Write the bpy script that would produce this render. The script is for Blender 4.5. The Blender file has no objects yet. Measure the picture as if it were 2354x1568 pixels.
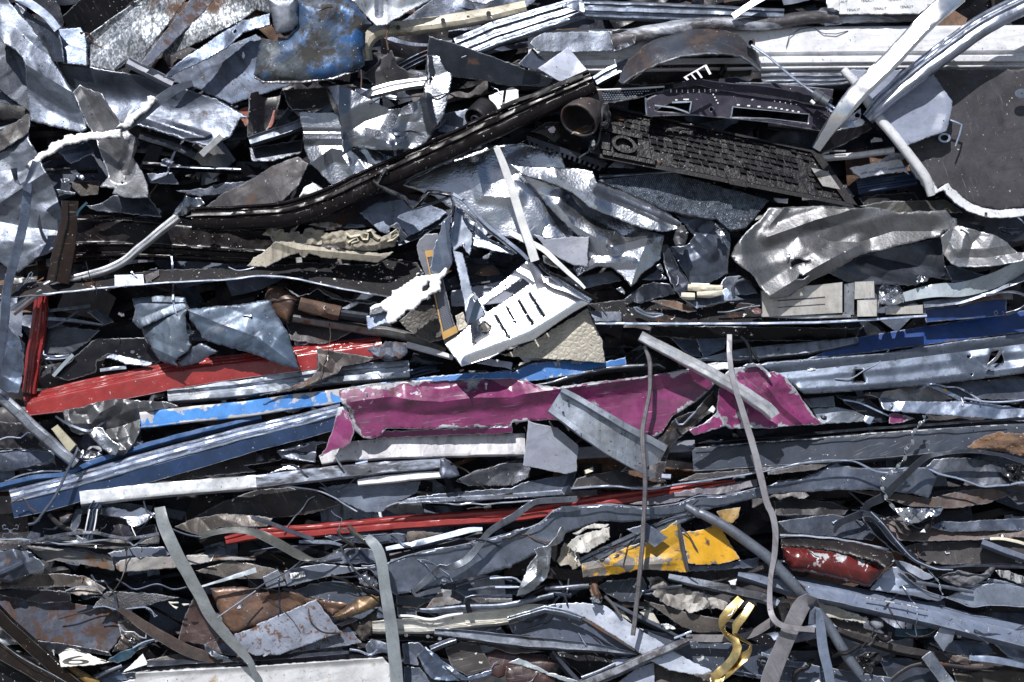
import bpy, bmesh, math, random
import numpy as np
from mathutils import Vector, Matrix
from mathutils.geometry import delaunay_2d_cdt

# ------------------------------------------------------------------ camera, sky, sun
SC = bpy.context.scene
COL = SC.collection
CAMD = 3.2          # metres from the lens to the reference plane of the heap's face
CZ = 1.35           # height of the lens
CX, CY = 1176.5, 784.0
cam = bpy.data.objects.new('camera', bpy.data.cameras.new('camera'))
COL.objects.link(cam)
cam.location = (0, -CAMD, CZ)
cam.rotation_euler = (math.radians(90), 0, 0)
cam.data.sensor_width = 36
cam.data.lens = 36 * CAMD / 2.353
cam.data.clip_end = 300
SC.camera = cam
TOSUN = Vector((-0.20, -0.62, 0.80)).normalized()
sun = bpy.data.objects.new('sun', bpy.data.lights.new('sun', 'SUN'))
COL.objects.link(sun)
sun.data.energy = 4.9
sun.data.angle = math.radians(0.5)
sun.data.color = (1.0, 0.98, 0.955)
sun.rotation_euler = TOSUN.to_track_quat('Z', 'Y').to_euler()
W = bpy.data.worlds.new('World')
SC.world = W
W.use_nodes = True
wn = W.node_tree
sky = wn.nodes.new('ShaderNodeTexSky')
sky.sky_type = 'NISHITA'
sky.sun_disc = False
sky.dust_density = 1.0
sky.sun_elevation = math.asin(TOSUN.z)
sky.sun_rotation = math.atan2(TOSUN.x, TOSUN.y)
bg = wn.nodes['Background']
bg.inputs['Strength'].default_value = 0.062
wn.links.new(sky.outputs[0], bg.inputs[0])
SC.view_settings.view_transform = 'Standard'
SC.view_settings.look = 'None'
SC.view_settings.exposure = 0.2
SC.view_settings.gamma = 1.0
SC.view_settings.use_curve_mapping = False

# ------------------------------------------------------------------ numbers: noise, points
def _hash(ix, iy, s):
    h = (ix.astype(np.int64) * 374761393 + iy.astype(np.int64) * 668265263 + int(s) * 974634777) & 0x7fffffff
    h = ((h ^ (h >> 13)) * 1274126177) & 0x7fffffff
    h = h ^ (h >> 16)
    return (h & 0xffff) / 32767.5 - 1.0

def vnoise(x, y, s=0):
    ix, iy = np.floor(x), np.floor(y)
    fx, fy = x - ix, y - iy
    fx = fx * fx * fx * (fx * (fx * 6 - 15) + 10); fy = fy * fy * fy * (fy * (fy * 6 - 15) + 10)
    a = _hash(ix, iy, s); b = _hash(ix + 1, iy, s); c = _hash(ix, iy + 1, s); d = _hash(ix + 1, iy + 1, s)
    return (a + (b - a) * fx) * (1 - fy) + (c + (d - c) * fx) * fy

def fbm(x, y, s=0, o=3):
    v, a, t = 0, 1.0, 0
    for k in range(o):
        v = v + a * vnoise(x * 2 ** k + 17.3 * k, y * 2 ** k - 9.1 * k, s + k); t += a; a *= .5
    return v / t

def P(x, y, d):
    """A place on the heap's face: x, y in millimetres across the face, d millimetres towards the viewer; farther places spread with distance."""
    k = (CAMD - d / 1000.0) / CAMD
    return ((x - CX) / 1000 * k, -d / 1000.0, CZ + (CY - y) / 1000 * k)

def pts(s):
    """'t12 40,60 80,90,15 f 300,400': points of a zoomed tile (column, row) or of the full face, third number = depth."""
    ox = oy = 0.0; k = 1.0; out = []
    for w in s.split():
        if w == 'f': ox = oy = 0.0; k = 1.0
        elif w[0] == 't': ox, oy, k = 588.3 * int(w[1]), 391.8 * int(w[2]), .25
        else:
            q = [float(v) for v in w.split(',')]
            out.append((ox + q[0] * k, oy + q[1] * k, q[2] if len(q) > 2 else None))
    return out

def inside(px, py, poly):
    r = np.zeros(px.shape, bool); n = len(poly)
    for i in range(n):
        x1, y1 = poly[i]; x2, y2 = poly[i - 1]
        if y1 == y2: continue
        c = ((y1 > py) != (y2 > py)) & (px < (x2 - x1) * (py - y1) / (y2 - y1) + x1)
        r ^= c
    return r

def segdist(px, py, poly, closed=True):
    best = np.full(px.shape, 1e9); n = len(poly)
    for i in range(n if closed else n - 1):
        ax, ay = poly[i]; bx, by = poly[(i + 1) % n]
        dx, dy = bx - ax, by - ay; L = dx * dx + dy * dy or 1e-9
        t = np.clip(((px - ax) * dx + (py - ay) * dy) / L, 0, 1)
        best = np.minimum(best, np.hypot(px - ax - t * dx, py - ay - t * dy))
    return best

def spline(p, step=10., smooth=True, closed=False):
    """Catmull-Rom (or straight) resampling of points with any number of coordinates."""
    p = [np.array(q, float) for q in p]; n = len(p); out = []
    for i in range(n if closed else n - 1):
        b, c = p[i], p[(i + 1) % n]
        a = p[i - 1] if (i > 0 or closed) else 2 * b - c
        d = p[(i + 2) % n] if (i + 2 < n or closed) else 2 * c - b
        m = max(1, int(math.hypot(*(c - b)[:2]) / step))
        for k in range(m):
            t = k / m
            if smooth:
                out.append(.5 * (2 * b + (c - a) * t + (2 * a - 5 * b + 4 * c - d) * t * t + (3 * b - a - 3 * c + d) * t ** 3))
            else: out.append(b + (c - b) * t)
    if not closed: out.append(p[-1])
    return out

def tps(cp):
    c = np.array(cp, float); n = len(c)
    def U(r2): return r2 * np.log(r2 + 1e-9)
    K = U(((c[:, None, :2] - c[None, :, :2]) ** 2).sum(2) / 1e4) + np.eye(n) * .02
    Pm = np.c_[np.ones(n), c[:, :2] / 100]
    A = np.zeros((n + 3, n + 3)); A[:n, :n] = K; A[:n, n:] = Pm; A[n:, :n] = Pm.T
    sol = np.linalg.lstsq(A, np.r_[c[:, 2], 0, 0, 0], rcond=None)[0]
    def f(x, y):
        r2 = ((x[:, None] - c[None, :, 0]) ** 2 + (y[:, None] - c[None, :, 1]) ** 2) / 1e4
        return U(r2) @ sol[:n] + sol[n] + sol[n + 1] * x / 100 + sol[n + 2] * y / 100
    return f

# ------------------------------------------------------------------ objects
MATS = {}
SEED = [7]
BYLABEL = {}
def OF(l):
    return next(o for k, o in BYLABEL.items() if k.startswith(l))

def make(name, verts, faces, mats, parent=None, midx=None, attrs=None, sharp=35, label=None, cat=None, group=None, kind=None):
    """ONE mesh object. Top-level: its origin sits at the middle of its shape. Child: it shares the parent's origin."""
    v = np.array(verts, float)
    if parent is None:
        org = (v.min(0) + v.max(0)) / 2; org[2] = v[:, 2].min()
    else: org = np.array(parent['org'][:])
    me = bpy.data.meshes.new(name)
    me.from_pydata((v - org).tolist(), [], faces)
    for m in (mats if isinstance(mats, (list, tuple)) else [mats]):
        me.materials.append(MATS[m])
    if midx is not None: me.polygons.foreach_set('material_index', midx)
    for an, av in (attrs or {}).items():
        at = me.attributes.new(an, 'FLOAT', 'POINT'); at.data.foreach_set('value', np.array(av, float))
    me.polygons.foreach_set('use_smooth', [True] * len(faces))
    me.validate()
    me.set_sharp_from_angle(angle=math.radians(sharp))
    o = bpy.data.objects.new(name, me)
    COL.objects.link(o)
    if parent is None:
        o.location = org; o['org'] = org.tolist()
        if kind: o['kind'] = kind
        if label: o['label'] = label; BYLABEL[label] = o
        if not kind: o['category'] = cat or name.replace('_', ' ')
        if group: o['group'] = group
    else:
        o.parent = parent; o['org'] = list(parent['org'][:])
        if label: o['label'] = label
        if kind: o['kind'] = kind
    return o

class F:
    """A depth function over the face that decals and parts can share."""

def S(name, label, m, ps, d=0, up=.25, rt=0, cr=(2.6, 62), wav=(8, 150), fold=(), cp=None, holes=(), th=2.5, edge='cut', tear=1.3, res=None, inflate=None, parent=None, cat=None, group=None, sharp=None, seed=None, crisp=False):
    """A piece of sheet: outline, lean (up, rt), bends (fold, cp), crumple (cr), torn edge, holes, real thickness."""
    SEED[0] += 1; sd = seed if seed is not None else SEED[0]
    rnd = random.Random(sd)
    raw = pts(ps); poly0 = [(p[0], p[1]) for p in raw]
    ar = abs(sum(poly0[i - 1][0] * poly0[i][1] - poly0[i][0] * poly0[i - 1][1] for i in range(len(poly0)))) / 2
    h = res or min(14, max(2.2, math.sqrt(ar / 2600)))
    def rs(poly):
        q = spline(poly, step=max(h, 3), smooth=False, closed=True)
        q = [(a[0], a[1]) for a in q]
        if tear:
            q = [(x + tear * (vnoise(np.array([x / 9.]), np.array([y / 9.]), sd)[0] + .5 * rnd.uniform(-1, 1)), y + tear * (vnoise(np.array([x / 9. + 40]), np.array([y / 9.]), sd)[0] + .5 * rnd.uniform(-1, 1))) for x, y in q]
        return q
    poly = rs(poly0)
    hol = [rs([(p[0], p[1]) for p in pts(q)]) for q in holes]
    xs = [p[0] for p in poly]; ys = [p[1] for p in poly]
    cx, cy = (min(xs) + max(xs)) / 2, (min(ys) + max(ys)) / 2
    gx, gy = np.meshgrid(np.arange(min(xs), max(xs), h), np.arange(min(ys), max(ys), h * .87))
    gx = gx + (np.arange(gx.shape[0]) % 2)[:, None] * h / 2
    rg = np.random.RandomState(sd % 99991)
    gx = (gx + rg.uniform(-.2, .2, gx.shape) * h).ravel(); gy = (gy + rg.uniform(-.2, .2, gy.shape) * h).ravel()
    ok = inside(gx, gy, poly) & (segdist(gx, gy, poly) > h * .45)
    for q in hol: ok &= ~inside(gx, gy, q) & (segdist(gx, gy, q) > h * .45)
    folds = []
    for f in fold:
        folds.append(([(p[0], p[1]) for p in pts(f[0])], f[1], f[2]))
    extra = []
    for fp, fh, fw in folds:
        for q in spline(fp, step=h, smooth=False): extra.append((q[0], q[1]))
    ex = np.array(extra).reshape(-1, 2)
    if len(ex):
        e_ok = inside(ex[:, 0], ex[:, 1], poly) & (segdist(ex[:, 0], ex[:, 1], poly) > h * .3)
        for q in hol: e_ok &= ~inside(ex[:, 0], ex[:, 1], q)
        ex = ex[e_ok]
        for fp, fh, fw in folds:
            dd = segdist(gx, gy, fp, False); ok &= dd > h * .4
    G = np.c_[gx[ok], gy[ok]]
    V = [Vector(p) for p in poly]; E = [(i, (i + 1) % len(poly)) for i in range(len(poly))]
    for q in hol:
        b = len(V); V += [Vector(p) for p in q]; E += [(b + i, b + (i + 1) % len(q)) for i in range(len(q))]
    V += [Vector(p) for p in G] + [Vector(p) for p in ex]
    rv, re, rf, *_ = delaunay_2d_cdt(V, E, [], 0, 1e-4)
    A = np.array([(p[0], p[1]) for p in rv]); T = np.array([f for f in rf if len(f) == 3])
    c = A[T].mean(1)
    keep = inside(c[:, 0], c[:, 1], poly)
    for q in hol: keep &= ~inside(c[:, 0], c[:, 1], q)
    T = T[keep]
    x, y = A[:, 0], A[:, 1]
    dist = segdist(x, y, poly)
    for q in hol: dist = np.minimum(dist, segdist(x, y, q))
    dcp = [(p[0], p[1], p[2]) for p in raw if p[2] is not None] + ([(p[0], p[1], p[2]) for p in pts(cp)] if cp else [])
    base = tps(dcp) if len(dcp) >= 3 else None
    ph = [(rnd.uniform(0, 6.28), rnd.uniform(0, 6.28), rnd.uniform(.7, 1.5)) for _ in range(5)]
    def D(x, y):
        z = base(x, y) if base else d + up * (y - cy) - rt * (x - cx)
        z = np.array(z, float)
        for fp, fh, fw in folds:
            dd = segdist(x, y, fp, False)
            z = z + fh * np.maximum(0, 1 - dd / fw)
        if cr and cr[0]:
            a, L = cr
            wx = x + L * .35 * vnoise(x / L, y / L, sd + 5); wy = y + L * .35 * vnoise(x / L, y / L, sd + 6)
            t = 0
            for k, (an, p0, sc) in enumerate(ph):
                q = (wx * math.cos(an) + wy * math.sin(an)) / (L * sc) + p0
                t = t + (np.abs((q % 2) - 1) * 2 - 1) / sc
            z = z + (a * 1.5 if a > 2 else a) * .6 * t * (.55 + .45 * vnoise(x / (2 * L), y / (2 * L), sd + 7))
        if wav: z = z + wav[0] * fbm(x / wav[1], y / wav[1], sd + 9, 3)
        return z
    z = D(x, y)
    if inflate: z = z + inflate[0] * np.sqrt(np.clip(1 - (1 - np.clip(dist / inflate[1], 0, 1)) ** 2, 0, 1))
    used = np.unique(T); mp = -np.ones(len(A), int); mp[used] = np.arange(len(used))
    verts = [P(x[i], y[i], z[i]) for i in used]
    faces = []
    for t in T:
        a, b, cc = (A[t[0]], A[t[1]], A[t[2]])
        ccw = (b[0] - a[0]) * (cc[1] - a[1]) - (b[1] - a[1]) * (cc[0] - a[0])
        q = [int(mp[v]) for v in t]
        faces.append(q if ccw < 0 else q[::-1])
    mats = [m, edge or m]
    o = make(name, verts, faces, mats, parent=parent, attrs={'edge': np.clip(dist[used] / 14., 0, 1)}, sharp=sharp or (24 if (cr and cr[0] > 2) else 40), label=label, cat=cat, group=group)
    md = o.modifiers.new('thickness', 'SOLIDIFY'); md.thickness = th / 1000; md.offset = -1; md.material_offset_rim = 1; md.use_even_offset = False
    o_f = F(); o_f.o = o; o_f.D = D
    return o_f

FR = {
    'flat': [(-.5, 0), (.5, 0)],
    'two': [(-.5, 0), (.12, 0), (.5, -26)],
    'two3': [(-.5, 0), (.28, 0), (.5, -22)],
    'topl': [(-.5, 0), (-.1, 0), (.5, -30)],
    'lip': [(-.5, 7), (-.4, 7), (-.37, 0), (.37, 0), (.4, 7), (.5, 7)],
    'chan': [(-.5, 18), (-.32, 18), (-.3, 0), (.3, 0), (.32, 16), (.5, 16)],
    'groove': [(-.5, 0), (-.2, 0), (-.18, -5), (.12, -5), (.14, 0), (.5, 0)],
    'ribs': [(-.5, -3), (-.44, 2), (-.34, 2), (-.32, -3), (-.16, -3), (-.14, 2), (0, 2), (.02, -3), (.18, -3), (.2, 3), (.33, 3), (.35, -4), (.5, -4)],
    'red': [(-.5, 0), (.12, 0), (.16, -2), (.2, -6), (.24, -5), (.3, -10), (.33, -13), (.37, -12), (.42, -18), (.5, -20)],
    'vee': [(-.5, -8), (0, 4), (.5, -14)],
    'round': [(-.5, -9), (-.42, -4), (-.25, -1), (0, 0), (.25, -1), (.42, -4), (.5, -9)],
    'board': [(-.5, -8), (-.47, 0), (-.43, 0), (-.42, -14), (-.36, -14), (-.35, 4), (-.22, 4), (-.2, -8), (-.12, -9), (-.1, 0), (.45, -2), (.5, -6)],
    'steps': [(-.5, 2), (-.38, 3), (-.36, -4), (-.2, -2), (-.18, 5), (.05, 6), (.08, -1), (.2, -3), (.23, 3), (.4, 1), (.5, -8)],
}

def chamfer(poly, b):
    out = []; n = len(poly)
    for i in range(n):
        p = np.array(poly[i]); a = np.array(poly[i - 1]); c = np.array(poly[(i + 1) % n])
        la, lc = np.linalg.norm(a - p), np.linalg.norm(c - p)
        if la < 1e-6 or lc < 1e-6: out.append(tuple(p)); continue
        out.append(tuple(p + (a - p) / la * min(b, la * .33))); out.append(tuple(p + (c - p) / lc * min(b, lc * .33)))
    return out

def B(name, label, m, path, w, fr='flat', t=12, d=0, roll=12, smooth=True, twist=None, parent=None, cat=None, group=None, wob=.6, dent=1.2, cap=None, bev=1.1, step=9, backm=None, trim=0):
    """A bar, profile, strap or ribbon: a cross-section w wide swept along a path across the face; w, roll and twist may change along it."""
    SEED[0] += 1; sd = SEED[0]
    raw = pts(path); n = len(raw)
    ds = [p[2] for p in raw]
    if any(v is not None for v in ds):
        known = [(i, v) for i, v in enumerate(ds) if v is not None]
        ds = [float(np.interp(i, [k for k, _ in known], [v for _, v in known])) for i in range(n)]
    else: ds = [d] * n
    def per(v):
        if isinstance(v, (list, tuple)):
            return [float(q) for q in np.interp(np.linspace(0, 1, n), np.linspace(0, 1, len(v)), v)]
        return [float(v)] * n
    ws, rl = per(w), per(roll)
    if twist is not None: rl = per(twist)
    ctr = [(raw[i][0], raw[i][1], ds[i], ws[i], rl[i]) for i in range(n)]
    c = spline(ctr, step=step, smooth=smooth)
    if not smooth and False: pass
    front = FR[fr] if isinstance(fr, str) else fr
    verts, faces, midx, eat = [], [], [], []
    m_n = None; W0 = max(ws)
    prof = [(u * W0, v) for u, v in front]
    back = [(prof[-1][0], min(v for _, v in prof) - t), (prof[0][0], min(v for _, v in prof) - t)]
    loop = prof + back
    if t <= 3:   # a thin ribbon: offset line
        loop = prof + [(u, v - t) for u, v in reversed(prof)]
    nf = len(loop)
    loop = chamfer(loop, min(bev, t * .3)) if bev else loop
    lp, fl = [], []
    for k, p in enumerate(loop):
        p2 = loop[(k + 1) % len(loop)]; L_ = math.hypot(p2[0] - p[0], p2[1] - p[1])
        lp.append(p); fl.append(0. if L_ > 15 else .35)
        if L_ > 15:
            for f_ in (6 / L_, 1 - 6 / L_): lp.append((p[0] + (p2[0] - p[0]) * f_, p[1] + (p2[1] - p[1]) * f_)); fl.append(1.)
    loop = lp
    m_n = len(loop)
    for i, q in enumerate(c):
        a = c[max(0, i - 1)]; b = c[min(len(c) - 1, i + 1)]
        tx, ty = b[0] - a[0], b[1] - a[1]; L = math.hypot(tx, ty) or 1
        tx, ty = tx / L, ty / L
        nx, ny = ty, -tx
        s = q[3] / W0; r = math.radians(q[4]); cs, sn = math.cos(r), math.sin(r)
        px = q[0] + nx * wob * vnoise(np.array([i * .31]), np.array([.5]), sd)[0] * 1.5
        py = q[1] + ny * wob * vnoise(np.array([i * .31]), np.array([.5]), sd)[0] * 1.5
        pd = q[2] + dent * 2 * vnoise(np.array([i * .23]), np.array([3.5]), sd)[0]
        for k, (u, v) in enumerate(loop):
            u1 = u * s; v1 = v + dent * .5 * vnoise(np.array([i * .6]), np.array([k * .7]), sd + 3)[0]
            uu = u1 * cs + v1 * sn * .999; vv = -u1 * sn + v1 * cs
            verts.append(P(px + nx * uu, py + ny * uu, pd + vv)); eat.append(fl[k])
    N = len(c)
    for i in range(N - 1):
        for k in range(m_n):
            k2 = (k + 1) % m_n
            faces.append((i * m_n + k, (i + 1) * m_n + k, (i + 1) * m_n + k2, i * m_n + k2))
            midx.append(0)
    faces.append(tuple(range(m_n))); midx.append(1 if cap else 0)
    faces.append(tuple(reversed(range((N - 1) * m_n, N * m_n)))); midx.append(1 if cap else 0)
    if t <= 3 and backm is None: pass
    # edge attribute: 0 on the profile's corners, 1 in the middle of its wide faces
    o = make(name, verts, faces, [m, cap or m], parent=parent, midx=midx, attrs={'edge': np.array(eat)}, sharp=30, label=label, cat=cat, group=group)
    return o

def TU(name, label, m, path, r, d=0, smooth=True, parent=None, cat=None, group=None, hollow=False, seg=10, step=6, sq=1.0, inner=None, wob=0):
    """A rod, wire or pipe along a path."""
    SEED[0] += 1; sd = SEED[0]
    raw = pts(path); n = len(raw); ds = [p[2] for p in raw]
    if any(v is not None for v in ds):
        known = [(i, v) for i, v in enumerate(ds) if v is not None]
        ds = [float(np.interp(i, [k for k, _ in known], [v for _, v in known])) for i in range(n)]
    else: ds = [d] * n
    rs = [float(q) for q in np.interp(np.linspace(0, 1, n), np.linspace(0, 1, len(r)), r)] if isinstance(r, (list, tuple)) else [float(r)] * n
    c = spline([(raw[i][0], raw[i][1], ds[i], rs[i]) for i in range(n)], step=step, smooth=smooth)
    pp = [Vector((q[0], -q[2], -q[1])) for q in c]
    verts, faces = [], []
    up = Vector((0, -1, 0))
    for i, q in enumerate(c):
        tg = (pp[min(i + 1, len(pp) - 1)] - pp[max(i - 1, 0)]).normalized()
        a = tg.cross(up)
        if a.length < 1e-3: a = tg.cross(Vector((1, 0, 0)))
        a.normalize(); b = a.cross(tg).normalized()
        for k in range(seg):
            an = 2 * math.pi * k / seg
            rr = q[3] * (1 + wob * vnoise(np.array([i * .4]), np.array([k * .9]), sd)[0])
            o = a * math.cos(an) * rr + b * math.sin(an) * rr * sq
            v = pp[i] + o
            verts.append(P(v.x, -v.z, -v.y))
    N = len(c)
    for i in range(N - 1):
        for k in range(seg):
            k2 = (k + 1) % seg
            faces.append((i * seg + k, i * seg + k2, (i + 1) * seg + k2, (i + 1) * seg + k))
    if hollow:
        o = make(name, verts, faces, [m, inner or m], parent=parent, label=label, cat=cat, group=group, attrs={'edge': np.ones(len(verts))})
        md = o.modifiers.new('wall', 'SOLIDIFY'); md.thickness = .004; md.offset = -1; md.material_offset = 1
        return o
    faces.append(tuple(reversed(range(seg)))); faces.append(tuple(range((N - 1) * seg, N * seg)))
    return make(name, verts, faces, m, parent=parent, label=label, cat=cat, group=group, attrs={'edge': np.ones(len(verts))})

def quad(ps, d=0):
    """Bilinear patch from four corners (u0v0, u1v0, u1v1, u0v1); h is height above it."""
    q = pts(ps); q = [(a[0], a[1], d if a[2] is None else a[2]) for a in q]
    def f(u, v, h=0):
        r = [(1 - u) * (1 - v) * q[0][i] + u * (1 - v) * q[1][i] + u * v * q[2][i] + (1 - u) * v * q[3][i] for i in range(3)]
        return P(r[0], r[1], r[2] + h)
    return f

class MB:
    def __init__(s): s.v, s.f, s.mi = [], [], []
    def box(s, Q, u0, v0, u1, v1, h0, h1, ins=0.0, mi=0):
        b = len(s.v); du, dv = (u1 - u0) * ins, (v1 - v0) * ins
        s.v += [Q(u0, v0, h0), Q(u1, v0, h0), Q(u1, v1, h0), Q(u0, v1, h0), Q(u0 + du, v0 + dv, h1), Q(u1 - du, v0 + dv, h1), Q(u1 - du, v1 - dv, h1), Q(u0 + du, v1 - dv, h1)]
        for q in ((4, 7, 6, 5), (0, 4, 5, 1), (1, 5, 6, 2), (2, 6, 7, 3), (3, 7, 4, 0), (0, 1, 2, 3)):
            s.f.append(tuple(b + k for k in q)); s.mi.append(mi)
    def poly(s, ps, mi=0):
        b = len(s.v); s.v += list(ps); s.f.append(tuple(range(b, b + len(ps)))); s.mi.append(mi)
    def ring(s, Q, cu, cv, ru, rv, k, h0, h1, n=24, mi=0, sq=None):
        """a washer: inner radius k times the outer one"""
        b = len(s.v)
        for j in range(n):
            a = 2 * math.pi * j / n; ca, sa = math.cos(a), math.sin(a)
            s.v += [Q(cu + ru * ca, cv + rv * sa, h1), Q(cu + ru * k * ca, cv + rv * k * sa, h1), Q(cu + ru * ca, cv + rv * sa, h0), Q(cu + ru * k * ca, cv + rv * k * sa, h0)]
        for j in range(n):
            a, c = b + 4 * j, b + 4 * ((j + 1) % n)
            s.f += [(a, a + 1, c + 1, c), (a + 2, a, c, c + 2), (a + 1, a + 3, c + 3, c + 1)]; s.mi += [mi] * 3
    def build(s, name, m, parent=None, **k):
        return make(name, s.v, s.f, m, parent=parent, midx=s.mi, attrs={'edge': np.ones(len(s.v))}, **k)

FACE = quad('f 0,0 1000,0 1000,1000 0,1000')
def PX(d=0):
    """patch in plain face millimetres at depth d"""
    def f(u, v, h=0): return P(u, v, d + h)
    return f

def TXT(word, m, Q, h, parent, name='lettering', aspect=None, th=0.0):
    """Lettering laid on patch Q (its unit square holds the word)."""
    cu = bpy.data.curves.new('word', 'FONT'); cu.body = word; cu.resolution_u = 3
    ob = bpy.data.objects.new('word', cu); COL.objects.link(ob)
    me = bpy.data.meshes.new_from_object(ob.evaluated_get(bpy.context.evaluated_depsgraph_get()))
    bpy.data.objects.remove(ob)
    v = np.array([q.co[:] for q in me.vertices]); mn, mx = v.min(0), v.max(0)
    f = [tuple(p.vertices) for p in me.polygons]
    vv = [Q((a[0] - mn[0]) / (mx[0] - mn[0]), 1 - (a[1] - mn[1]) / (mx[1] - mn[1]), h) for a in v]
    return vv, f

def TXTS(items, m, parent, name='lettering'):
    V, Fc = [], []
    for word, Q, h in items:
        v, f = TXT(word, m, Q, h, parent); b = len(V); V += v; Fc += [tuple(b + i for i in q) for q in f]
    return make(name, V, Fc, m, parent=parent, attrs={'edge': np.ones(len(V))})

# ------------------------------------------------------------------ materials (all procedural)
TONE = dict(zinc=0.38, zincdark=0.46, zincblue=0.42, galvanised=0.46, bluewear=.7, aluminium=0.66, aludull=0.62, alustain=0.62, crumple=0.64, crumpledull=0.5, steelgrey=0.52, steeldark=.6, steelbrown=0.5,
    edgedark=.6, cut=0.85, slate=0.8, slateflake=0.85, lilac=0.54, scraped=.8, tubemottle=.7, rustspeck=0.48, rustmottle=0.48, rustbeige=.75, radiator=.6, paleribbon=0.85, olive=.6, olive2=.8, pinkish=.8, steelshine=0.74, polisheddull=.72,
    bluegrey=0.52, rodgrey=.7, strappale=1.0, galvblue=0.38, zincdull2=.6, slatelight=0.82, zincwhite=0.85, dirtybar=.75, pipegrey=0.9, steelpale=0.8, strapbrown=0.9, stone=.7, lilacdirty=.75, splash=.7, rustcres=.75, rustdark=.65, debris=.8, taupe=0.62, grille=.7, stonebrown=.7, fenderm=.7, violetblack=.8)

def CAST(n): return (.97, .99, 1.04) if 'crumple' in n else (.89, .975, 1.14)

def M(name, c1, c2=None, sc=12, lo=.38, hi=.62, metal=0., rough=.45, rv=.12, rust=0, rustsc=14, rustc=(.13, .06, .03), speck=0, speckc=(.6, .6, .6), specksc=160, chip=0, chipc=(.42, .43, .46), chipsc=22, edgechip=0,
      dirt=.3, bump=.15, bumpsc=60, scratch=.15, coat=0, stretch=(1, 1, 1), spec=.5, hammered=0, hamsc=210, wear=.35, cloud=.85, cells=0, fins=0, spangle=0):
    c2 = c2 or tuple(v * .7 for v in c1)
    if name in TONE: c1 = tuple(v * TONE[name] * k for v, k in zip(c1, CAST(name))); c2 = tuple(v * TONE[name] * k for v, k in zip(c2, CAST(name)))
    mt = bpy.data.materials.new(name); mt.use_nodes = True
    nt = mt.node_tree; N = nt.nodes; Lk = nt.links.new
    bs = N['Principled BSDF']
    tc = N.new('ShaderNodeTexCoord'); oi = N.new('ShaderNodeObjectInfo')
    mul = N.new('ShaderNodeMath'); mul.operation = 'MULTIPLY'; mul.inputs[1].default_value = 37.0
    Lk(oi.outputs['Random'], mul.inputs[0])
    add = N.new('ShaderNodeVectorMath'); add.operation = 'ADD'
    Lk(tc.outputs['Object'], add.inputs[0]); Lk(mul.outputs[0], add.inputs[1])
    mp = N.new('ShaderNodeMapping'); mp.inputs['Scale'].default_value = stretch
    Lk(add.outputs[0], mp.inputs[0])
    vec, vecs = add.outputs[0], mp.outputs[0]
    dk = tuple(min(.028, v * .5 + .002) for v in c1)
    def noise(scale, detail=5, rg=.6, v=None, dist=0):
        n = N.new('ShaderNodeTexNoise'); n.inputs['Scale'].default_value = scale; n.inputs['Detail'].default_value = detail
        n.inputs['Roughness'].default_value = rg; n.inputs['Distortion'].default_value = dist
        Lk(v or vec, n.inputs['Vector']); return n.outputs['Fac']
    def rng(s, a, b, c=0, e=1):
        r = N.new('ShaderNodeMapRange'); r.inputs[1].default_value = a; r.inputs[2].default_value = b; r.inputs[3].default_value = c; r.inputs[4].default_value = e
        Lk(s, r.inputs[0]); return r.outputs[0]
    def mix(f, a, b, mode='MIX'):
        x = N.new('ShaderNodeMix'); x.data_type = 'RGBA'; x.blend_type = mode
        for s, i in ((f, 0), (a, 6), (b, 7)):
            if hasattr(s, 'links') or hasattr(s, 'is_output'): Lk(s, x.inputs[i])
            elif i == 0: x.inputs[0].default_value = s
            else: x.inputs[i].default_value = (*s, 1)
        return x.outputs[2]
    def math2(op, a, b):
        x = N.new('ShaderNodeMath'); x.operation = op
        for s, i in ((a, 0), (b, 1)):
            if hasattr(s, 'is_output'): Lk(s, x.inputs[i])
            else: x.inputs[i].default_value = s
        return x.outputs[0]
    def fmix(f, a, b):
        x = N.new('ShaderNodeMix'); x.data_type = 'FLOAT'
        Lk(f, x.inputs[0])
        for s, i in ((a, 2), (b, 3)):
            if hasattr(s, 'is_output'): Lk(s, x.inputs[i])
            else: x.inputs[i].default_value = s
        return x.outputs[0]
    col = mix(rng(noise(sc, 6, .65, vecs, .4), lo, hi), c1, c2 or tuple(v * .7 for v in c1))
    # per-thing tone
    tone = rng(oi.outputs['Random'], 0, 1, *((.55, 1.42) if name in TONE else (.86, 1.12)))
    cm = N.new('ShaderNodeVectorMath'); cm.operation = 'SCALE'; Lk(col, cm.inputs[0]); Lk(tone, cm.inputs['Scale']); col = cm.outputs[0]
    if name in TONE and 'crumple' not in name:
        fr = math2('FRACT', math2('MULTIPLY', oi.outputs['Random'], 13.7), 0)
        hv = mix(fr, (1.045, 1, .95), (.96, 1, 1.06))
        hm = N.new('ShaderNodeVectorMath'); hm.operation = 'MULTIPLY'; Lk(col, hm.inputs[0]); Lk(hv, hm.inputs[1]); col = hm.outputs[0]
    rgh = math2('ADD', rng(noise(45, 4), .3, .7, -rv, rv), rough)
    met = metal
    if spangle:
        vo = N.new('ShaderNodeTexVoronoi'); vo.inputs['Scale'].default_value = 300; Lk(vecs, vo.inputs['Vector'])
        hs = N.new('ShaderNodeSeparateColor'); Lk(vo.outputs['Color'], hs.inputs[0])
        col = mix(rng(hs.outputs[0], .35, 1, 0, spangle), col, (.62, .64, .68))
    if cells:
        vo = N.new('ShaderNodeTexVoronoi'); vo.feature = 'DISTANCE_TO_EDGE'; vo.inputs['Scale'].default_value = 95; Lk(vec, vo.inputs['Vector'])
        cellm = rng(vo.outputs['Distance'], 0, .06)
        col = mix(cellm, tuple(v * .66 for v in c1), col)
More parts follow.
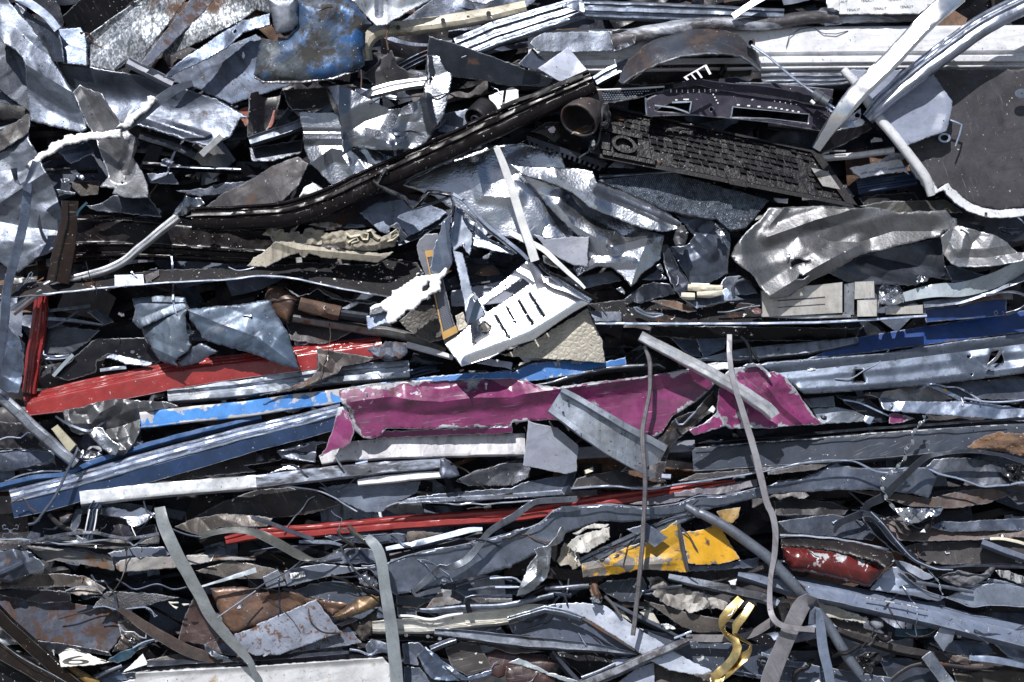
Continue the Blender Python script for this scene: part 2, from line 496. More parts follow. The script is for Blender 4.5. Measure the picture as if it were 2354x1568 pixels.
    if chip:
        n1 = noise(chipsc, 7, .62, None, .6)
        if edgechip:
            at = N.new('ShaderNodeAttribute'); at.attribute_name = 'edge'
            n1 = math2('ADD', n1, math2('MULTIPLY', math2('SUBTRACT', 1.0, at.outputs['Fac']), edgechip))
        ck = rng(n1, .70 - chip * .2, .715 - chip * .2)
        col = mix(ck, col, chipc)
        met = fmix(ck, metal, .3); rgh = fmix(ck, rgh, .5)
    # broad cloudy wear
    cl_ = rng(noise(24, 8, .68), .3, .72, 1 - .28 * cloud, 1 + .2 * cloud)
    cv = N.new('ShaderNodeVectorMath'); cv.operation = 'SCALE'; Lk(col, cv.inputs[0]); Lk(cl_, cv.inputs['Scale']); col = cv.outputs[0]
    rgh = math2('ADD', rgh, rng(noise(17, 6, .65), .3, .7, -.09 * cloud, .09 * cloud))
    if wear:
        at2 = N.new('ShaderNodeAttribute'); at2.attribute_name = 'edge'
        wf = rng(math2('ADD', at2.outputs['Fac'], math2('MULTIPLY', noise(38, 5, .6), .5)), .22, .42, wear, 0)
        col = mix(wf, col, (.6, .63, .68)); met = fmix(wf, met, .6) if metal < .6 else met
    if scratch:
        vr = N.new('ShaderNodeVectorRotate'); vr.rotation_type = 'AXIS_ANGLE'; vr.inputs['Axis'].default_value = (0, 1, 0)
        Lk(vec, vr.inputs['Vector']); Lk(mul.outputs[0], vr.inputs['Angle'])
        sm = N.new('ShaderNodeMapping'); sm.inputs['Scale'].default_value = (16, 16, 300)
        Lk(vr.outputs[0], sm.inputs[0])
        sk = rng(noise(1.4, 2, .5, sm.outputs[0], .3), .63, .72, 0, scratch)
        sk = math2('MULTIPLY', sk, rng(noise(11, 3), .45, .6))
        col = mix(sk, col, (.6, .62, .65)) if metal < .5 else mix(sk, col, tuple(min(1, v * 1.5) for v in c1))
        rgh = math2('SUBTRACT', rgh, math2('MULTIPLY', sk, .15))
    if dirt:
        v2 = N.new('ShaderNodeVectorRotate'); v2.rotation_type = 'AXIS_ANGLE'; v2.inputs['Axis'].default_value = (0, 1, 0)
        Lk(vec, v2.inputs['Vector']); Lk(math2('MULTIPLY', mul.outputs[0], 1.9), v2.inputs['Angle'])
        m2 = N.new('ShaderNodeMapping'); m2.inputs['Scale'].default_value = (5, 5, 34); Lk(v2.outputs[0], m2.inputs[0])
        sm_ = rng(noise(1.5, 5, .65, m2.outputs[0], .8), .5, .74, 0, min(.75, dirt * 1.7))
        col = mix(sm_, col, dk); rgh = math2('ADD', rgh, math2('MULTIPLY', sm_, .25))
        dn = rng(noise(7, 8, .7), .46, .72, 0, dirt)
        col = mix(dn, col, dk)
        rgh = math2('ADD', rgh, math2('MULTIPLY', dn, .4))
        dsp = rng(noise(130, 3, .6), .64, .68, 0, min(1, dirt * 1.6))
        col = mix(dsp, col, dk)
    if rust:
        rn = rng(noise(rustsc, 9, .68, None, .3), .66 - rust * .3, .74 - rust * .3)
        rc = mix(noise(60, 4), rustc, tuple(v * .4 for v in rustc))
        col = mix(rn, col, rc)
        met = fmix(rn, met, 0.); rgh = fmix(rn, rgh, .8)
    if speck:
        sp = rng(noise(specksc, 2, .5), .735 - speck * .1, .76 - speck * .1)
        sp2 = rng(noise(14, 3), .42, .6)
        sp = math2('MULTIPLY', sp, sp2)
        col = mix(sp, col, speckc)
        met = fmix(sp, met, 0.); rgh = fmix(sp, rgh, .5)
    Lk(col, bs.inputs['Base Color'])
    if hasattr(met, 'is_output'): Lk(met, bs.inputs['Metallic'])
    else: bs.inputs['Metallic'].default_value = met
    cl = N.new('ShaderNodeClamp'); cl.inputs[1].default_value = .08; Lk(rgh, cl.inputs[0]); Lk(cl.outputs[0], bs.inputs['Roughness'])
    bs.inputs['Specular IOR Level'].default_value = spec
    if coat: bs.inputs['Coat Weight'].default_value = coat; bs.inputs['Coat Roughness'].default_value = .12
    hsrc = noise(bumpsc, 6, .6)
    bp = N.new('ShaderNodeBump'); bp.inputs['Strength'].default_value = bump; bp.inputs['Distance'].default_value = .004
    Lk(hsrc, bp.inputs['Height']); last = bp
    if hammered:
        b2 = N.new('ShaderNodeBump'); b2.inputs['Strength'].default_value = hammered; b2.inputs['Distance'].default_value = .0025
        Lk(noise(hamsc, 1, .4), b2.inputs['Height']); Lk(last.outputs[0], b2.inputs['Normal']); last = b2
    if cells:
        b2 = N.new('ShaderNodeBump'); b2.inputs['Strength'].default_value = .4; b2.inputs['Distance'].default_value = .004
        Lk(rng(vo.outputs['Distance'], 0, .3), b2.inputs['Height']); Lk(last.outputs[0], b2.inputs['Normal']); last = b2
    if fins:
        wv = N.new('ShaderNodeTexWave'); wv.inputs['Scale'].default_value = fins; wv.inputs['Distortion'].default_value = 3; wv.inputs['Detail'].default_value = 3; wv.inputs['Detail Scale'].default_value = 2
        wr = N.new('ShaderNodeMapping'); wr.inputs['Rotation'].default_value = (0, .35, 0); Lk(vec, wr.inputs[0]); Lk(wr.outputs[0], wv.inputs[0])
        b2 = N.new('ShaderNodeBump'); b2.inputs['Strength'].default_value = 1; b2.inputs['Distance'].default_value = .004
        Lk(math2('ADD', wv.outputs['Fac'], noise(120, 3)), b2.inputs['Height']); Lk(last.outputs[0], b2.inputs['Normal']); last = b2
    Lk(last.outputs[0], bs.inputs['Normal'])
    MATS[name] = mt
    return mt

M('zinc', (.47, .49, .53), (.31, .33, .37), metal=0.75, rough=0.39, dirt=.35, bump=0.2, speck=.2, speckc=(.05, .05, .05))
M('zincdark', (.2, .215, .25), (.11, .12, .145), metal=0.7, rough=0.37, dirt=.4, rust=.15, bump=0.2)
M('zincblue', (.32, .37, .46), (.2, .235, .3), metal=0.75, rough=0.35, dirt=.35, bump=0.18)
M('galvanised', (.22, .25, .28), (.13, .145, .16), metal=.55, rough=.42, dirt=.5, spangle=.5, rust=.25, rustsc=10, bump=.2, stretch=(1, 1, .6))
M('bluewear', (.19, .23, .3), (.1, .105, .13), sc=9, metal=.4, rough=.5, dirt=.55, rust=.3, rustc=(.12, .085, .07), chip=.25, chipc=(.09, .17, .36), speck=.25)
M('aluminium', (.70, .72, .76), (.58, .6, .64), metal=.85, rough=.34, dirt=.22, bump=.08)
M('aludull', (.56, .575, .6), (.42, .43, .45), metal=0.8, rough=0.37, dirt=.4, bump=0.16, stretch=(.5, 1, 2))
M('alustain', (.56, .55, .53), (.42, .36, .28), sc=8, lo=.5, hi=.75, metal=0.75, rough=0.4, dirt=.45, bump=.12)
M('crumple', (.74, .76, .8), (.66, .68, .72), metal=1, rough=.28, rv=.04, dirt=.14, hammered=.22, bump=.03, cloud=.25, scratch=.1)
M('crumpledull', (.64, .64, .65), (.5, .49, .49), metal=.8, rough=.40, rv=.06, dirt=.3, hammered=.15, bump=.12, rust=.1, rustc=(.3, .22, .15), cloud=.5)
M('polished', (.86, .87, .89), (.82, .83, .86), metal=1, rough=.24, rv=.04, cloud=.3, dirt=.1, bump=.02, scratch=.3)
M('foil', (.85, .86, .88), (.75, .76, .8), metal=1, rough=.12, dirt=.1, bump=.3, bumpsc=90)
M('cut', (.74, .76, .8), (.6, .62, .66), metal=.75, rough=.35, dirt=.25)
M('edgedark', (.2, .2, .22), (.1, .1, .11), metal=.6, rough=.4, dirt=.4)
M('white', (.74, .75, .78), (.62, .63, .67), rough=.4, dirt=.22, scratch=.2, bump=.04, speck=.15, speckc=(.08, .07, .07))
M('whitebright', (.82, .83, .84), (.76, .77, .79), rough=.35, dirt=.08, bump=.03)
M('lilac', (.66, .66, .71), (.58, .57, .62), rough=.42, dirt=.2, bump=.04, speck=.2, speckc=(.06, .05, .05))
M('paleribbon', (.52, .54, .5), (.44, .45, .42), rough=.3, metal=.3, dirt=.2, bump=.05, scratch=.1)
M('pinkish', (.6, .55, .53), (.5, .45, .43), rough=.45, metal=.2, dirt=.3)
M('olive', (.16, .15, .12), (.1, .09, .075), rough=.35, metal=.4, dirt=.3)
M('slate', (.115, .13, .16), (.085, .095, .12), rough=.42, dirt=.25, scratch=.3, speck=.25, speckc=(.6, .61, .64), bump=.06, wear=0.7)
M('slateflake', (.11, .125, .16), (.08, .09, .115), rough=.45, dirt=.3, chip=.16, chipc=(.75, .76, .76), chipsc=34, speck=.4, speckc=(.75, .75, .75), bump=.1, wear=0.6)
M('steelgrey', (.26, .275, .31), (.17, .18, .21), metal=0.65, rough=0.35, dirt=.3, scratch=.25, rust=.08, bump=0.18)
M('steeldark', (.075, .078, .092), (.045, .047, .056), metal=0.65, rough=0.38, dirt=.4, scratch=.3, speck=.15, bump=0.2)
M('steelbrown', (.1, .083, .078), (.055, .047, .047), metal=.35, rough=.48, dirt=.4, rust=.15, speck=.2)
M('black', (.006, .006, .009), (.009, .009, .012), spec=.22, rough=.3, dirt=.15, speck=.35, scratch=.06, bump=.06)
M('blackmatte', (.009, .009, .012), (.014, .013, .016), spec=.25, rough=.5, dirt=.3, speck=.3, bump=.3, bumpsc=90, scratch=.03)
M('brownanod', (.009, .006, .007), (.006, .005, .006), metal=0, spec=.2, rough=.27, dirt=.2, speck=.45, scratch=.06, bump=.06)
M('brownbracket', (.032, .021, .017), (.022, .015, .013), spec=.25, rough=.34, dirt=.2, speck=.25, scratch=.2)
M('debris', (.024, .02, .021), (.013, .012, .013), spec=.25, rough=.65, dirt=.3, speck=.75, specksc=110, rust=.2, bump=.8, bumpsc=140, scratch=.04)
M('violetblack', (.036, .032, .046), (.026, .022, .033), metal=.2, spec=.3, rough=.42, dirt=.2, speck=.3, bump=.05, wear=0.5)
M('taupe', (.065, .056, .057), (.046, .04, .042), rough=.5, dirt=.5, speck=.25, bump=.12, bumpsc=200, cloud=1.7)
M('rust', (.17, .09, .05), (.075, .045, .035), rough=.7, dirt=.4, metal=.1, bump=.5, rust=.3, speck=.25)
M('rustglossy', (.17, .095, .06), (.075, .042, .034), sc=14, rough=.36, metal=.3, dirt=.35, bump=.3, speck=.3, speckc=(.55, .55, .55))
M('rustspeck', (.36, .38, .43), (.27, .29, .34), metal=.4, rough=.48, dirt=.25, rust=.44, rustsc=75, rustc=(.12, .06, .04), bump=.15)
M('rustmottle', (.2, .22, .28), (.11, .1, .11), sc=24, metal=.2, rough=.55, dirt=.4, rust=.62, rustsc=28, rustc=(.09, .05, .04), bump=.3)
M('rustbeige', (.36, .33, .29), (.25, .22, .19), rough=.5, metal=.1, dirt=.3, rust=.42, rustsc=20, rustc=(.16, .085, .05), bump=.15)
M('beige', (.43, .39, .31), (.3, .27, .22), rough=.6, dirt=.4, bump=.35, rust=.2, rustc=(.15, .1, .06))
M('cream', (.72, .68, .56), (.6, .55, .43), rough=.6, dirt=.2, bump=.2)
M('tan', (.56, .52, .44), (.42, .39, .33), rough=.55, dirt=.2, cells=1, bump=.1)
M('tandark', (.12, .11, .1), (.07, .062, .06), rough=.6, dirt=.4, cells=1, bump=.3)
M('bronze', (.3, .2, .11), (.13, .085, .06), metal=.5, rough=.38, dirt=.4, bump=.4, bumpsc=40)
M('maroon', (.06, .025, .022), (.035, .018, .018), rough=.35, dirt=.3, bump=.3, speck=.2, coat=.3)
M('red', (.29, .026, .027), (.24, .022, .023), rough=.3, coat=.2, dirt=.15, scratch=.12, chip=.12, chipc=(.4, .38, .38), chipsc=60, speck=.2, bump=.05, wear=0.85)
M('redbright', (.36, .044, .042), (.29, .035, .035), rough=.36, dirt=.15, scratch=.1, speck=.25, speckc=(.2, .1, .1), bump=.05, wear=0.7)
M('blue', (.055, .225, .57), (.045, .185, .5), rough=.4, dirt=.12, scratch=.08, chip=.66, chipc=(.45, .44, .46), chipsc=16, edgechip=.12, bump=.05, wear=0.6)
M('blueclean', (.04, .17, .48), (.032, .145, .42), rough=.4, dirt=.15, chip=.12, chipc=(.45, .45, .48), chipsc=30, edgechip=.1, speck=.2, bump=.05, wear=0.6)
M('navy', (.022, .05, .13), (.014, .032, .085), rough=.4, dirt=.25, scratch=.1, speck=.15, bump=.06, wear=0.7)
M('bluedeep', (.012, .055, .24), (.01, .04, .17), rough=.42, dirt=.2, scratch=.1, rust=.1, bump=.05, wear=0.6)
M('magenta', (.25, .04, .15), (.19, .03, .11), sc=9, rough=.3, dirt=.4, scratch=.5, chip=.42, chipc=(.44, .45, .5), chipsc=13, edgechip=.16, bump=.07, coat=.25, wear=0.8, cloud=1.3, rust=.14, rustc=(.1, .05, .05))
M('magentaclean', (.23, .036, .14), (.17, .026, .1), sc=9, rough=.3, dirt=.35, scratch=.14, chip=.1, chipc=(.44, .45, .5), chipsc=20, edgechip=.12, bump=.07, coat=.25, wear=0.7)
M('yellow', (.74, .40, .018), (.66, .34, .016), rough=.42, dirt=.15, chip=.12, chipc=(.2, .18, .17), chipsc=26, edgechip=.15, rust=.22, rustsc=30, rustc=(.12, .08, .05), bump=.25, bumpsc=26, wear=0.5)
M('yellowworn', (.68, .37, .018), (.55, .3, .02), rough=.45, dirt=.25, chip=1.0, chipc=(.2, .185, .18), chipsc=20, rust=.25, rustsc=30, rustc=(.12, .08, .05), bump=.35, bumpsc=26)
M('gold', (.95, .7, .3), (.8, .56, .22), metal=1, rough=.3, dirt=.15, bump=.06)
M('amber', (.22, .13, .03), (.12, .07, .02), rough=.35, dirt=.3)
M('orangetape', (.55, .33, .11), (.5, .3, .1), rough=.5, dirt=.1, bump=.05)
M('foam', (.95, .95, .955), (.92, .925, .93), rough=.85, rv=.02, dirt=0, scratch=0, wear=0, bump=.4, bumpsc=170)
M('radiator', (.5, .55, .6), (.2, .22, .25), sc=60, metal=.6, rough=.4, dirt=.5, fins=75, speck=.9, speckc=(.6, .65, .7), specksc=220, bump=.4)  # pale specks paint the glitter of the fins
M('grille', (.014, .013, .015), (.007, .006, .008), spec=.3, rough=.34, dirt=.3, rust=.12, speck=.3, bump=.6, bumpsc=70, scratch=.03)
M('burnt', (.15, .014, .012), (.07, .01, .01), sc=4, rough=.24, dirt=.35, chip=.72, chipc=(.55, .55, .58), chipsc=16, coat=.2, bump=.1)
M('soot', (.01, .009, .01), (.02, .015, .017), spec=.25, rough=.4, dirt=.3, chip=.1, chipc=(.5, .5, .53), chipsc=30, speck=.3, bump=.2)
M('tubemottle', (.55, .55, .56), (.09, .08, .08), sc=26, lo=.42, hi=.56, metal=.4, rough=.42, dirt=.4, stretch=(.3, 1, 1), bump=.3)
M('scraped', (.55, .56, .58), (.13, .12, .12), sc=22, lo=.45, hi=.55, metal=.5, rough=.42, dirt=.4, stretch=(.35, 1, 1.5), bump=.25)
M('tealstrip', (.03, .09, .14), (.02, .045, .07), metal=.5, rough=.3, dirt=.3)
M('stone', (.24, .235, .235), (.1, .095, .1), sc=20, rough=.6, dirt=.4, bump=.7, bumpsc=60, stretch=(1, 1, .5))
M('concrete', (.05, .048, .046), (.03, .029, .028), rough=.85, dirt=.4, bump=.3, sc=3)
M('ink', (.02, .02, .025), rough=.5, dirt=0, scratch=0)
M('inkblue', (.03, .12, .45), rough=.5, dirt=0, scratch=0)
M('plastic', (.5, .53, .56), (.3, .32, .35), metal=.5, rough=.08, dirt=.1, bump=.4, bumpsc=70)
M('bluewear2', (.03, .12, .32), (.11, .125, .15), sc=13, lo=.36, hi=.58, metal=.35, rough=.46, dirt=.6, rust=.56, rustsc=16, rustc=(.04, .038, .038), speck=.5, bump=.5)
M('rustred', (.3, .06, .025), (.2, .04, .02), rough=.5, dirt=.3)
M('maroonred', (.16, .015, .012), (.08, .01, .01), rough=.2, dirt=.2)
M('fenderm', (.085, .09, .1), (.1, .065, .05), sc=9, metal=.35, rough=.4, dirt=.3, rust=.42, rustsc=9, rustc=(.075, .048, .038), speck=.3, bump=.3)
M('edgeshine', (.3, .31, .34), (.02, .02, .024), sc=40, lo=.45, hi=.55, metal=.8, rough=.25, dirt=.2)
M('polisheddull', (.56, .58, .61), (.46, .475, .5), metal=1, rough=.27, rv=.04, dirt=.12, bump=.03, cloud=.2)
M('steelshine', (.34, .36, .4), (.26, .275, .31), metal=0.75, rough=.36, dirt=.25, scratch=.3, bump=.07)
M('aluface', (.6, .59, .57), (.5, .47, .43), metal=.45, rough=.5, dirt=.2, bump=.06, stretch=(6, 1, 1))
M('bluegrey', (.2, .25, .3), (.12, .15, .185), rough=.4, metal=.35, dirt=.4, chip=.1, chipc=(.35, .36, .38), scratch=.12, rust=.06, rustc=(.3, .27, .22), bump=.05, speck=.15)
M('rustdark', (.1, .075, .065), (.05, .042, .042), rough=.5, metal=.2, dirt=.4, rust=.3, speck=.25, bump=.3)
M('yellowish', (.5, .46, .33), (.38, .35, .27), rough=.6, dirt=.3, bump=.2)
M('blueprof', (.05, .12, .28), (.03, .08, .2), rough=.35, metal=.2, dirt=.2, wear=0.7)
M('lilacbar', (.7, .69, .72), (.5, .49, .53), sc=14, lo=.5, hi=.58, rough=.4, metal=.2, dirt=.15, bump=.03, scratch=.15, stretch=(2, 1, .6))
M('rodgrey', (.3, .26, .23), (.2, .165, .15), rough=.45, metal=.3, dirt=.35, bump=.1)
M('strappale', (.56, .54, .53), (.48, .42, .4), sc=5, rough=.42, metal=.25, dirt=.3, bump=.06)
M('galvblue', (.38, .43, .51), (.27, .31, .38), sc=7, metal=0.75, rough=0.38, dirt=.35, bump=.06, scratch=.2)
M('scuff', (.55, .56, .58), (.12, .13, .16), sc=60, lo=.46, hi=.52, rough=.45, dirt=.1)
M('rustfibre', (.2, .11, .06), (.08, .045, .03), sc=50, rough=.8, dirt=.3, bump=1, bumpsc=120, stretch=(.25, 1, 1.5), speck=.2)
M('duskypaint', (.18, .16, .2), (.12, .11, .14), rough=.45, dirt=.5, chip=.2, chipc=(.3, .28, .3), speck=.5, bump=.15)
M('foildark', (.3, .31, .34), (.06, .06, .07), sc=30, metal=.9, rough=.2, dirt=.4, bump=.4)
M('rustcres', (.19, .13, .1), (.1, .07, .06), sc=30, rough=.6, dirt=.4, rust=.35, rustsc=40, bump=.3)
M('gridmesh', (.06, .06, .07), (.03, .03, .035), metal=.3, rough=.45, dirt=.3, bump=.5, bumpsc=260)
M('zincdull2', (.3, .31, .34), (.2, .21, .23), metal=.4, rough=.5, dirt=.35, speck=.2)
M('olive2', (.22, .21, .17), (.16, .15, .125), rough=.32, metal=.5, dirt=.25, bump=.05)
M('stonebrown', (.16, .12, .09), (.07, .05, .04), sc=30, rough=.75, dirt=.4, bump=.8, bumpsc=70)
M('slatelight', (.22, .24, .285), (.18, .195, .235), rough=.42, metal=.15, dirt=.22, scratch=.2, speck=.1, bump=.05, wear=0.6)
M('whitestain', (.68, .69, .71), (.5, .5, .52), sc=9, lo=.45, hi=.7, rough=.42, metal=.2, dirt=.25, rust=.14, rustsc=12, rustc=(.4, .3, .2), bump=.06)
M('creamplate', (.86, .85, .78), (.8, .78, .7), rough=.4, dirt=.1)
M('blackbeam', (.009, .007, .006), (.014, .009, .007), spec=.2, rough=.42, dirt=.3, speck=.15, rust=.25, rustc=(.06, .04, .02), bump=.15, scratch=.05)
M('gridmesh2', (.12, .12, .13), (.07, .07, .08), metal=.5, rough=.4, dirt=.3, bump=.6, bumpsc=240)
M('creamstack', (.66, .65, .62), (.55, .53, .48), rough=.42, metal=.2, dirt=.2, stretch=(.5, 1, 1))
M('splash', (.1, .075, .065), (.06, .05, .048), rough=.5, dirt=.4, speck=.55, speckc=(.6, .58, .5), specksc=70, bump=.25)
M('yellowdusk', (.4, .23, .03), (.25, .15, .03), rough=.5, dirt=.4, rust=.3)
M('papery', (.66, .65, .62), (.45, .42, .38), sc=26, rough=.7, dirt=.45, bump=.5, rust=.2, rustc=(.2, .15, .1))
M('papery2', (.38, .36, .34), (.17, .155, .145), sc=24, rough=.65, dirt=.45, bump=.6, rust=.2)
M('beigepale', (.5, .48, .42), (.34, .31, .26), sc=20, rough=.6, dirt=.4, bump=.3, rust=.25, rustc=(.15, .11, .08))
M('foam2', (.8, .8, .78), (.6, .6, .6), rough=.8, dirt=.2, bump=.6)
M('zincwhite', (.6, .61, .64), (.4, .42, .46), sc=5, metal=.35, rough=.42, dirt=.3, bump=.08)
M('dirtybar', (.42, .41, .4), (.12, .1, .1), sc=26, lo=.42, hi=.58, metal=.3, rough=.5, dirt=.5, bump=.35)
M('lilacdirty', (.5, .49, .53), (.38, .37, .41), rough=.45, dirt=.4, speck=.4, speckc=(.08, .06, .05))
M('pipegrey', (.36, .375, .4), (.26, .27, .29), metal=0.6, rough=.42, dirt=.3, bump=.12)
M('steelpale', (.33, .36, .41), (.27, .295, .34), metal=0.7, rough=.4, dirt=.2, bump=.05)
M('ribbedfan', (.45, .46, .48), (.04, .04, .045), sc=60, lo=.48, hi=.52, metal=.5, rough=.4, dirt=.3, stretch=(1.5, 1, .1))
M('strapbrown', (.27, .25, .245), (.2, .18, .175), rough=.42, metal=.3, dirt=.3, bump=.08)
M('blackbead', (.03, .03, .033), (.02, .02, .022), rough=.15, dirt=.1, bump=.3)

M('brightalu', (.8, .81, .84), (.66, .67, .7), metal=.7, rough=.38, dirt=.18, bump=.06)
M('railyellow', (.6, .55, .43), (.5, .46, .38), sc=7, metal=.3, rough=.4, dirt=.4, rust=.2, rustc=(.25, .17, .08), bump=.1)
M('grimebrown', (.105, .088, .078), (.05, .043, .04), sc=16, rough=.42, metal=.4, dirt=.45, rust=.25, rustsc=22, rustc=(.09, .055, .04), speck=.25, bump=.25)
# ------------------------------------------------------------------ the setting: ground, and the crushed mass deep in the heap
m = MATS['concrete']
ground = make('ground', [(-60, -60, 0), (60, -60, 0), (60, 60, 0), (-60, 60, 0)], [(0, 1, 2, 3)], 'concrete', kind='structure')
def scrap_mass():
    rnd = random.Random(11); V, Fc, MI, EA = [], [], [], []
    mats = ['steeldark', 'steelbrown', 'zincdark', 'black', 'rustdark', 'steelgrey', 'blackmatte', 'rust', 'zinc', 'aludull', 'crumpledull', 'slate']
    wts = [20, 8, 7, 24, 8, 3, 14, 3, 1, 2, 2, 4]  # dark metals dominate, putting the gaps' deep shade partly into the colour
    # core: a rough block
    nx, ny = 70, 60
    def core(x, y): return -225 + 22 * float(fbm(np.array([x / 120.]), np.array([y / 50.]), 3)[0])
    b0 = 0
    for j in range(ny + 1):
        for i in range(nx + 1):
            x = -420 + 3200 * i / nx; y = -480 + (2620 * j / ny)
            V.append(P(x, y, core(x, y)))
    for j in range(ny):
        for i in range(nx):
            a = j * (nx + 1) + i; Fc.append((a, a + nx + 1, a + nx + 2, a + 1)); MI.append(0)
    back = len(V)
    rim = [i for i in range(nx + 1)] + [(j + 1) * (nx + 1) - 1 for j in range(1, ny + 1)] + [ny * (nx + 1) + i for i in range(nx - 1, -1, -1)] + [j * (nx + 1) for j in range(ny - 1, 0, -1)]
    for r in rim: x, y, z = V[r]; V.append((x, .95, z))
    n = len(rim)
    for k in range(n): Fc.append((rim[k], rim[(k + 1) % n], back + (k + 1) % n, back + k)); MI.append(0)
    Fc.append(tuple(back + k for k in range(n))); MI.append(0)
    pick = [i for i, w in enumerate(wts) for _ in range(w)]
    for q in range(1700):
        x, y = rnd.uniform(-330, 2680), rnd.uniform(-420, 2080)
        d = rnd.uniform(-205, -95); L = rnd.choice((rnd.uniform(50, 160), rnd.uniform(120, 420))); w = rnd.uniform(6, 30) if rnd.random() < .35 else rnd.uniform(24, 100)
        an = rnd.gauss(-.08, .16) if rnd.random() < .75 else rnd.uniform(-1.4, 1.4)
        mi = rnd.choice(pick); up_ = rnd.uniform(-.3, .9); rt_ = rnd.gauss(0, .12)
        kind = rnd.random(); sd = rnd.randrange(9999)
        nL = max(4, int(L / 14)); nw = 2 if w < 26 else 4
        bow = rnd.gauss(0, .05) * L; amp = rnd.uniform(2, 9); ca, sa = math.cos(an), math.sin(an)
        b = len(V); grid = []
        u_ = np.array([i / nL - .5 for i in range(nL + 1)]); us = np.repeat(u_, nw + 1); vs = np.tile(np.array([k / nw - .5 for k in range(nw + 1)]), nL + 1)
        taper = 1 + rnd.uniform(-.6, .6) * us
        lx = us * L; ly = vs * w * taper + bow * (4 * us * us - .5)
        px, py = x + lx * ca - ly * sa, y + lx * sa + ly * ca
        nz = fbm(px / 40, py / 22, sd, 2)
        dep = d + up_ * ly * .8 - rt_ * lx + amp * nz * 2 + (-10 * (vs * 2) ** 2 if kind < .3 else 0)
        py = py + 2 * vnoise(px / 25, vs * 3, sd + 1)
        for k in range(len(us)): V.append(P(px[k], py[k], dep[k]))
        off = len(us)
        for k in range(len(us)): V.append(P(px[k], py[k], dep[k] - 2.2))
        for i in range(nL):
            for k in range(nw):
                a = b + i * (nw + 1) + k; c = a + nw + 1
                Fc.append((a, a + 1, c + 1, c)); MI.append(mi)
        ring = [b + i * (nw + 1) for i in range(nL + 1)] + [b + nL * (nw + 1) + k for k in range(1, nw + 1)] + [b + i * (nw + 1) + nw for i in range(nL - 1, -1, -1)] + [b + k for k in range(nw - 1, 0, -1)]
        for k in range(len(ring)):
            a, c = ring[k], ring[(k + 1) % len(ring)]; Fc.append((a, a + off, c + off, c)); MI.append(mi if mi not in (8, 9, 10) else 9)
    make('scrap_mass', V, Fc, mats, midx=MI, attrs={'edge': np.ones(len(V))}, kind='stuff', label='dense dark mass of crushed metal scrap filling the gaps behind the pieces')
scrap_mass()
# ------------------------------------------------------------------ upper rows of the heap
NOUN = dict(flap='metal_flap', leaf='metal_leaf', scrap='metal_scrap', scraps='metal_scrap', lump='metal_lump', shard='metal_shard', chip='metal_chip', patch='metal_patch', plate='metal_plate', plates='metal_plate', tab='metal_tab', slab='metal_plate',
    shell='metal_shell', clump='scrap_clump', tatter='scrap_tatter', crumbs='foil_crumb', nub='foil_nub', wedge='metal_wedge', tongue='metal_tongue', knot='metal_knot', fold='metal_fold', board='dark_board', channel='metal_channel', wrapping='wrapping_scrap',
    chunk='stone_chunk', web='metal_web', bump='metal_bump', beads='bead_cluster', foil='foil_scrap', ball='foil_ball', lobe='metal_lobe', corner='sheet_corner', sliver='metal_sliver', spike='metal_spike', curl='metal_curl', edge='sheet_edge', tip='metal_tip', rail='metal_rail')
def sheet(l, m, ps, d=0, name='sheet_metal', **k):
    if l and name == 'sheet_metal':
        for w in l.replace(',', ' ,').split():
            if w in ('of', 'with', 'under', 'behind', 'in', 'over', 'beside', 'at', 'on', 'below', 'above', 'to', 'running', 'hanging', 'standing', ',', 'seen', 'from', 'like', 'between'): break
            name = NOUN.get(w, 'sheet_metal' if w == 'sheet' else name)
    return S(name, l, m, ps, d, **k)
def plate(l, m, ps, d=0, **k): return S('metal_plate', l, m, ps, d, **dict(dict(cr=(1.2, 80), wav=(5, 150), tear=.6), **k))
def bar(l, m, ps, w, fr='flat', d=0, name='metal_bar', **k): return B(name, l, m, ps, w, fr, d=d, **k)
def profile(l, m, ps, w, fr='groove', d=0, name='aluminium_profile', **k): return B(name, l, m, ps, w, fr, d=d, **k)
def strip(l, m, ps, w, d=0, name='metal_strip', **k): return B(name, l, m, ps, w, 'flat', d=d, **dict(dict(t=2), **k))
def wire(l, m, ps, r, d=0, name='wire', **k): return TU(name, l, m, ps, r, d=d, **k)

# --- top corner: pale grey sheets and galvanised plates
sheet('pale grey dull sheet bent along a ridge, sloping down from the top corner', 'zinc', 't00 -60,-20 60,-20 130,70 240,190 330,300 390,400 490,560 600,740 680,860 700,940 740,1020 790,1130 800,1190 730,1215 480,1160 280,1110 250,900 235,620 215,530 130,450 40,400 -60,310', 62, up=.12, cr=(2.5, 60), fold=[('t00 40,400 230,590 480,740 680,860', 16, 45)])
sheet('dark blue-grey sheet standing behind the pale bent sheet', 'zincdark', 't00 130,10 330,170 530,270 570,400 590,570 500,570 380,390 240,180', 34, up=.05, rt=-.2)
strip('narrow whitish folded rim along the dark blue-grey sheet', 'aluminium', 't00 150,-30 300,50 430,150 530,270', 20, 52)
plate('small square grey plate with a rounded corner beside the galvanised sheet', 'zincblue', 't00 535,270 740,252 775,300 800,420 797,605 580,580 570,400', 24, rt=.15)
sheet('dark navy curved sheet in the gap behind the small square plate', 'black', 't00 480,240 640,90 750,-20 1270,-20 1000,200 790,345 740,270', -30, up=-.25, edge='cut')
sheet('dark grey bent sheet at the top edge beside the whitish rim', 'steeldark', 't00 230,-20 520,-20 590,200 560,300 400,130', -6, rt=.3)
sheet('large spangled galvanised sheet with a smooth narrow flange', 'galvanised', 't00 780,345 1290,-20 1720,-20 1600,150 1350,480 1300,590 1180,560 1050,660 820,610', -4, up=.2, fold=[('t00 810,430 1340,-20', -14, 28)])
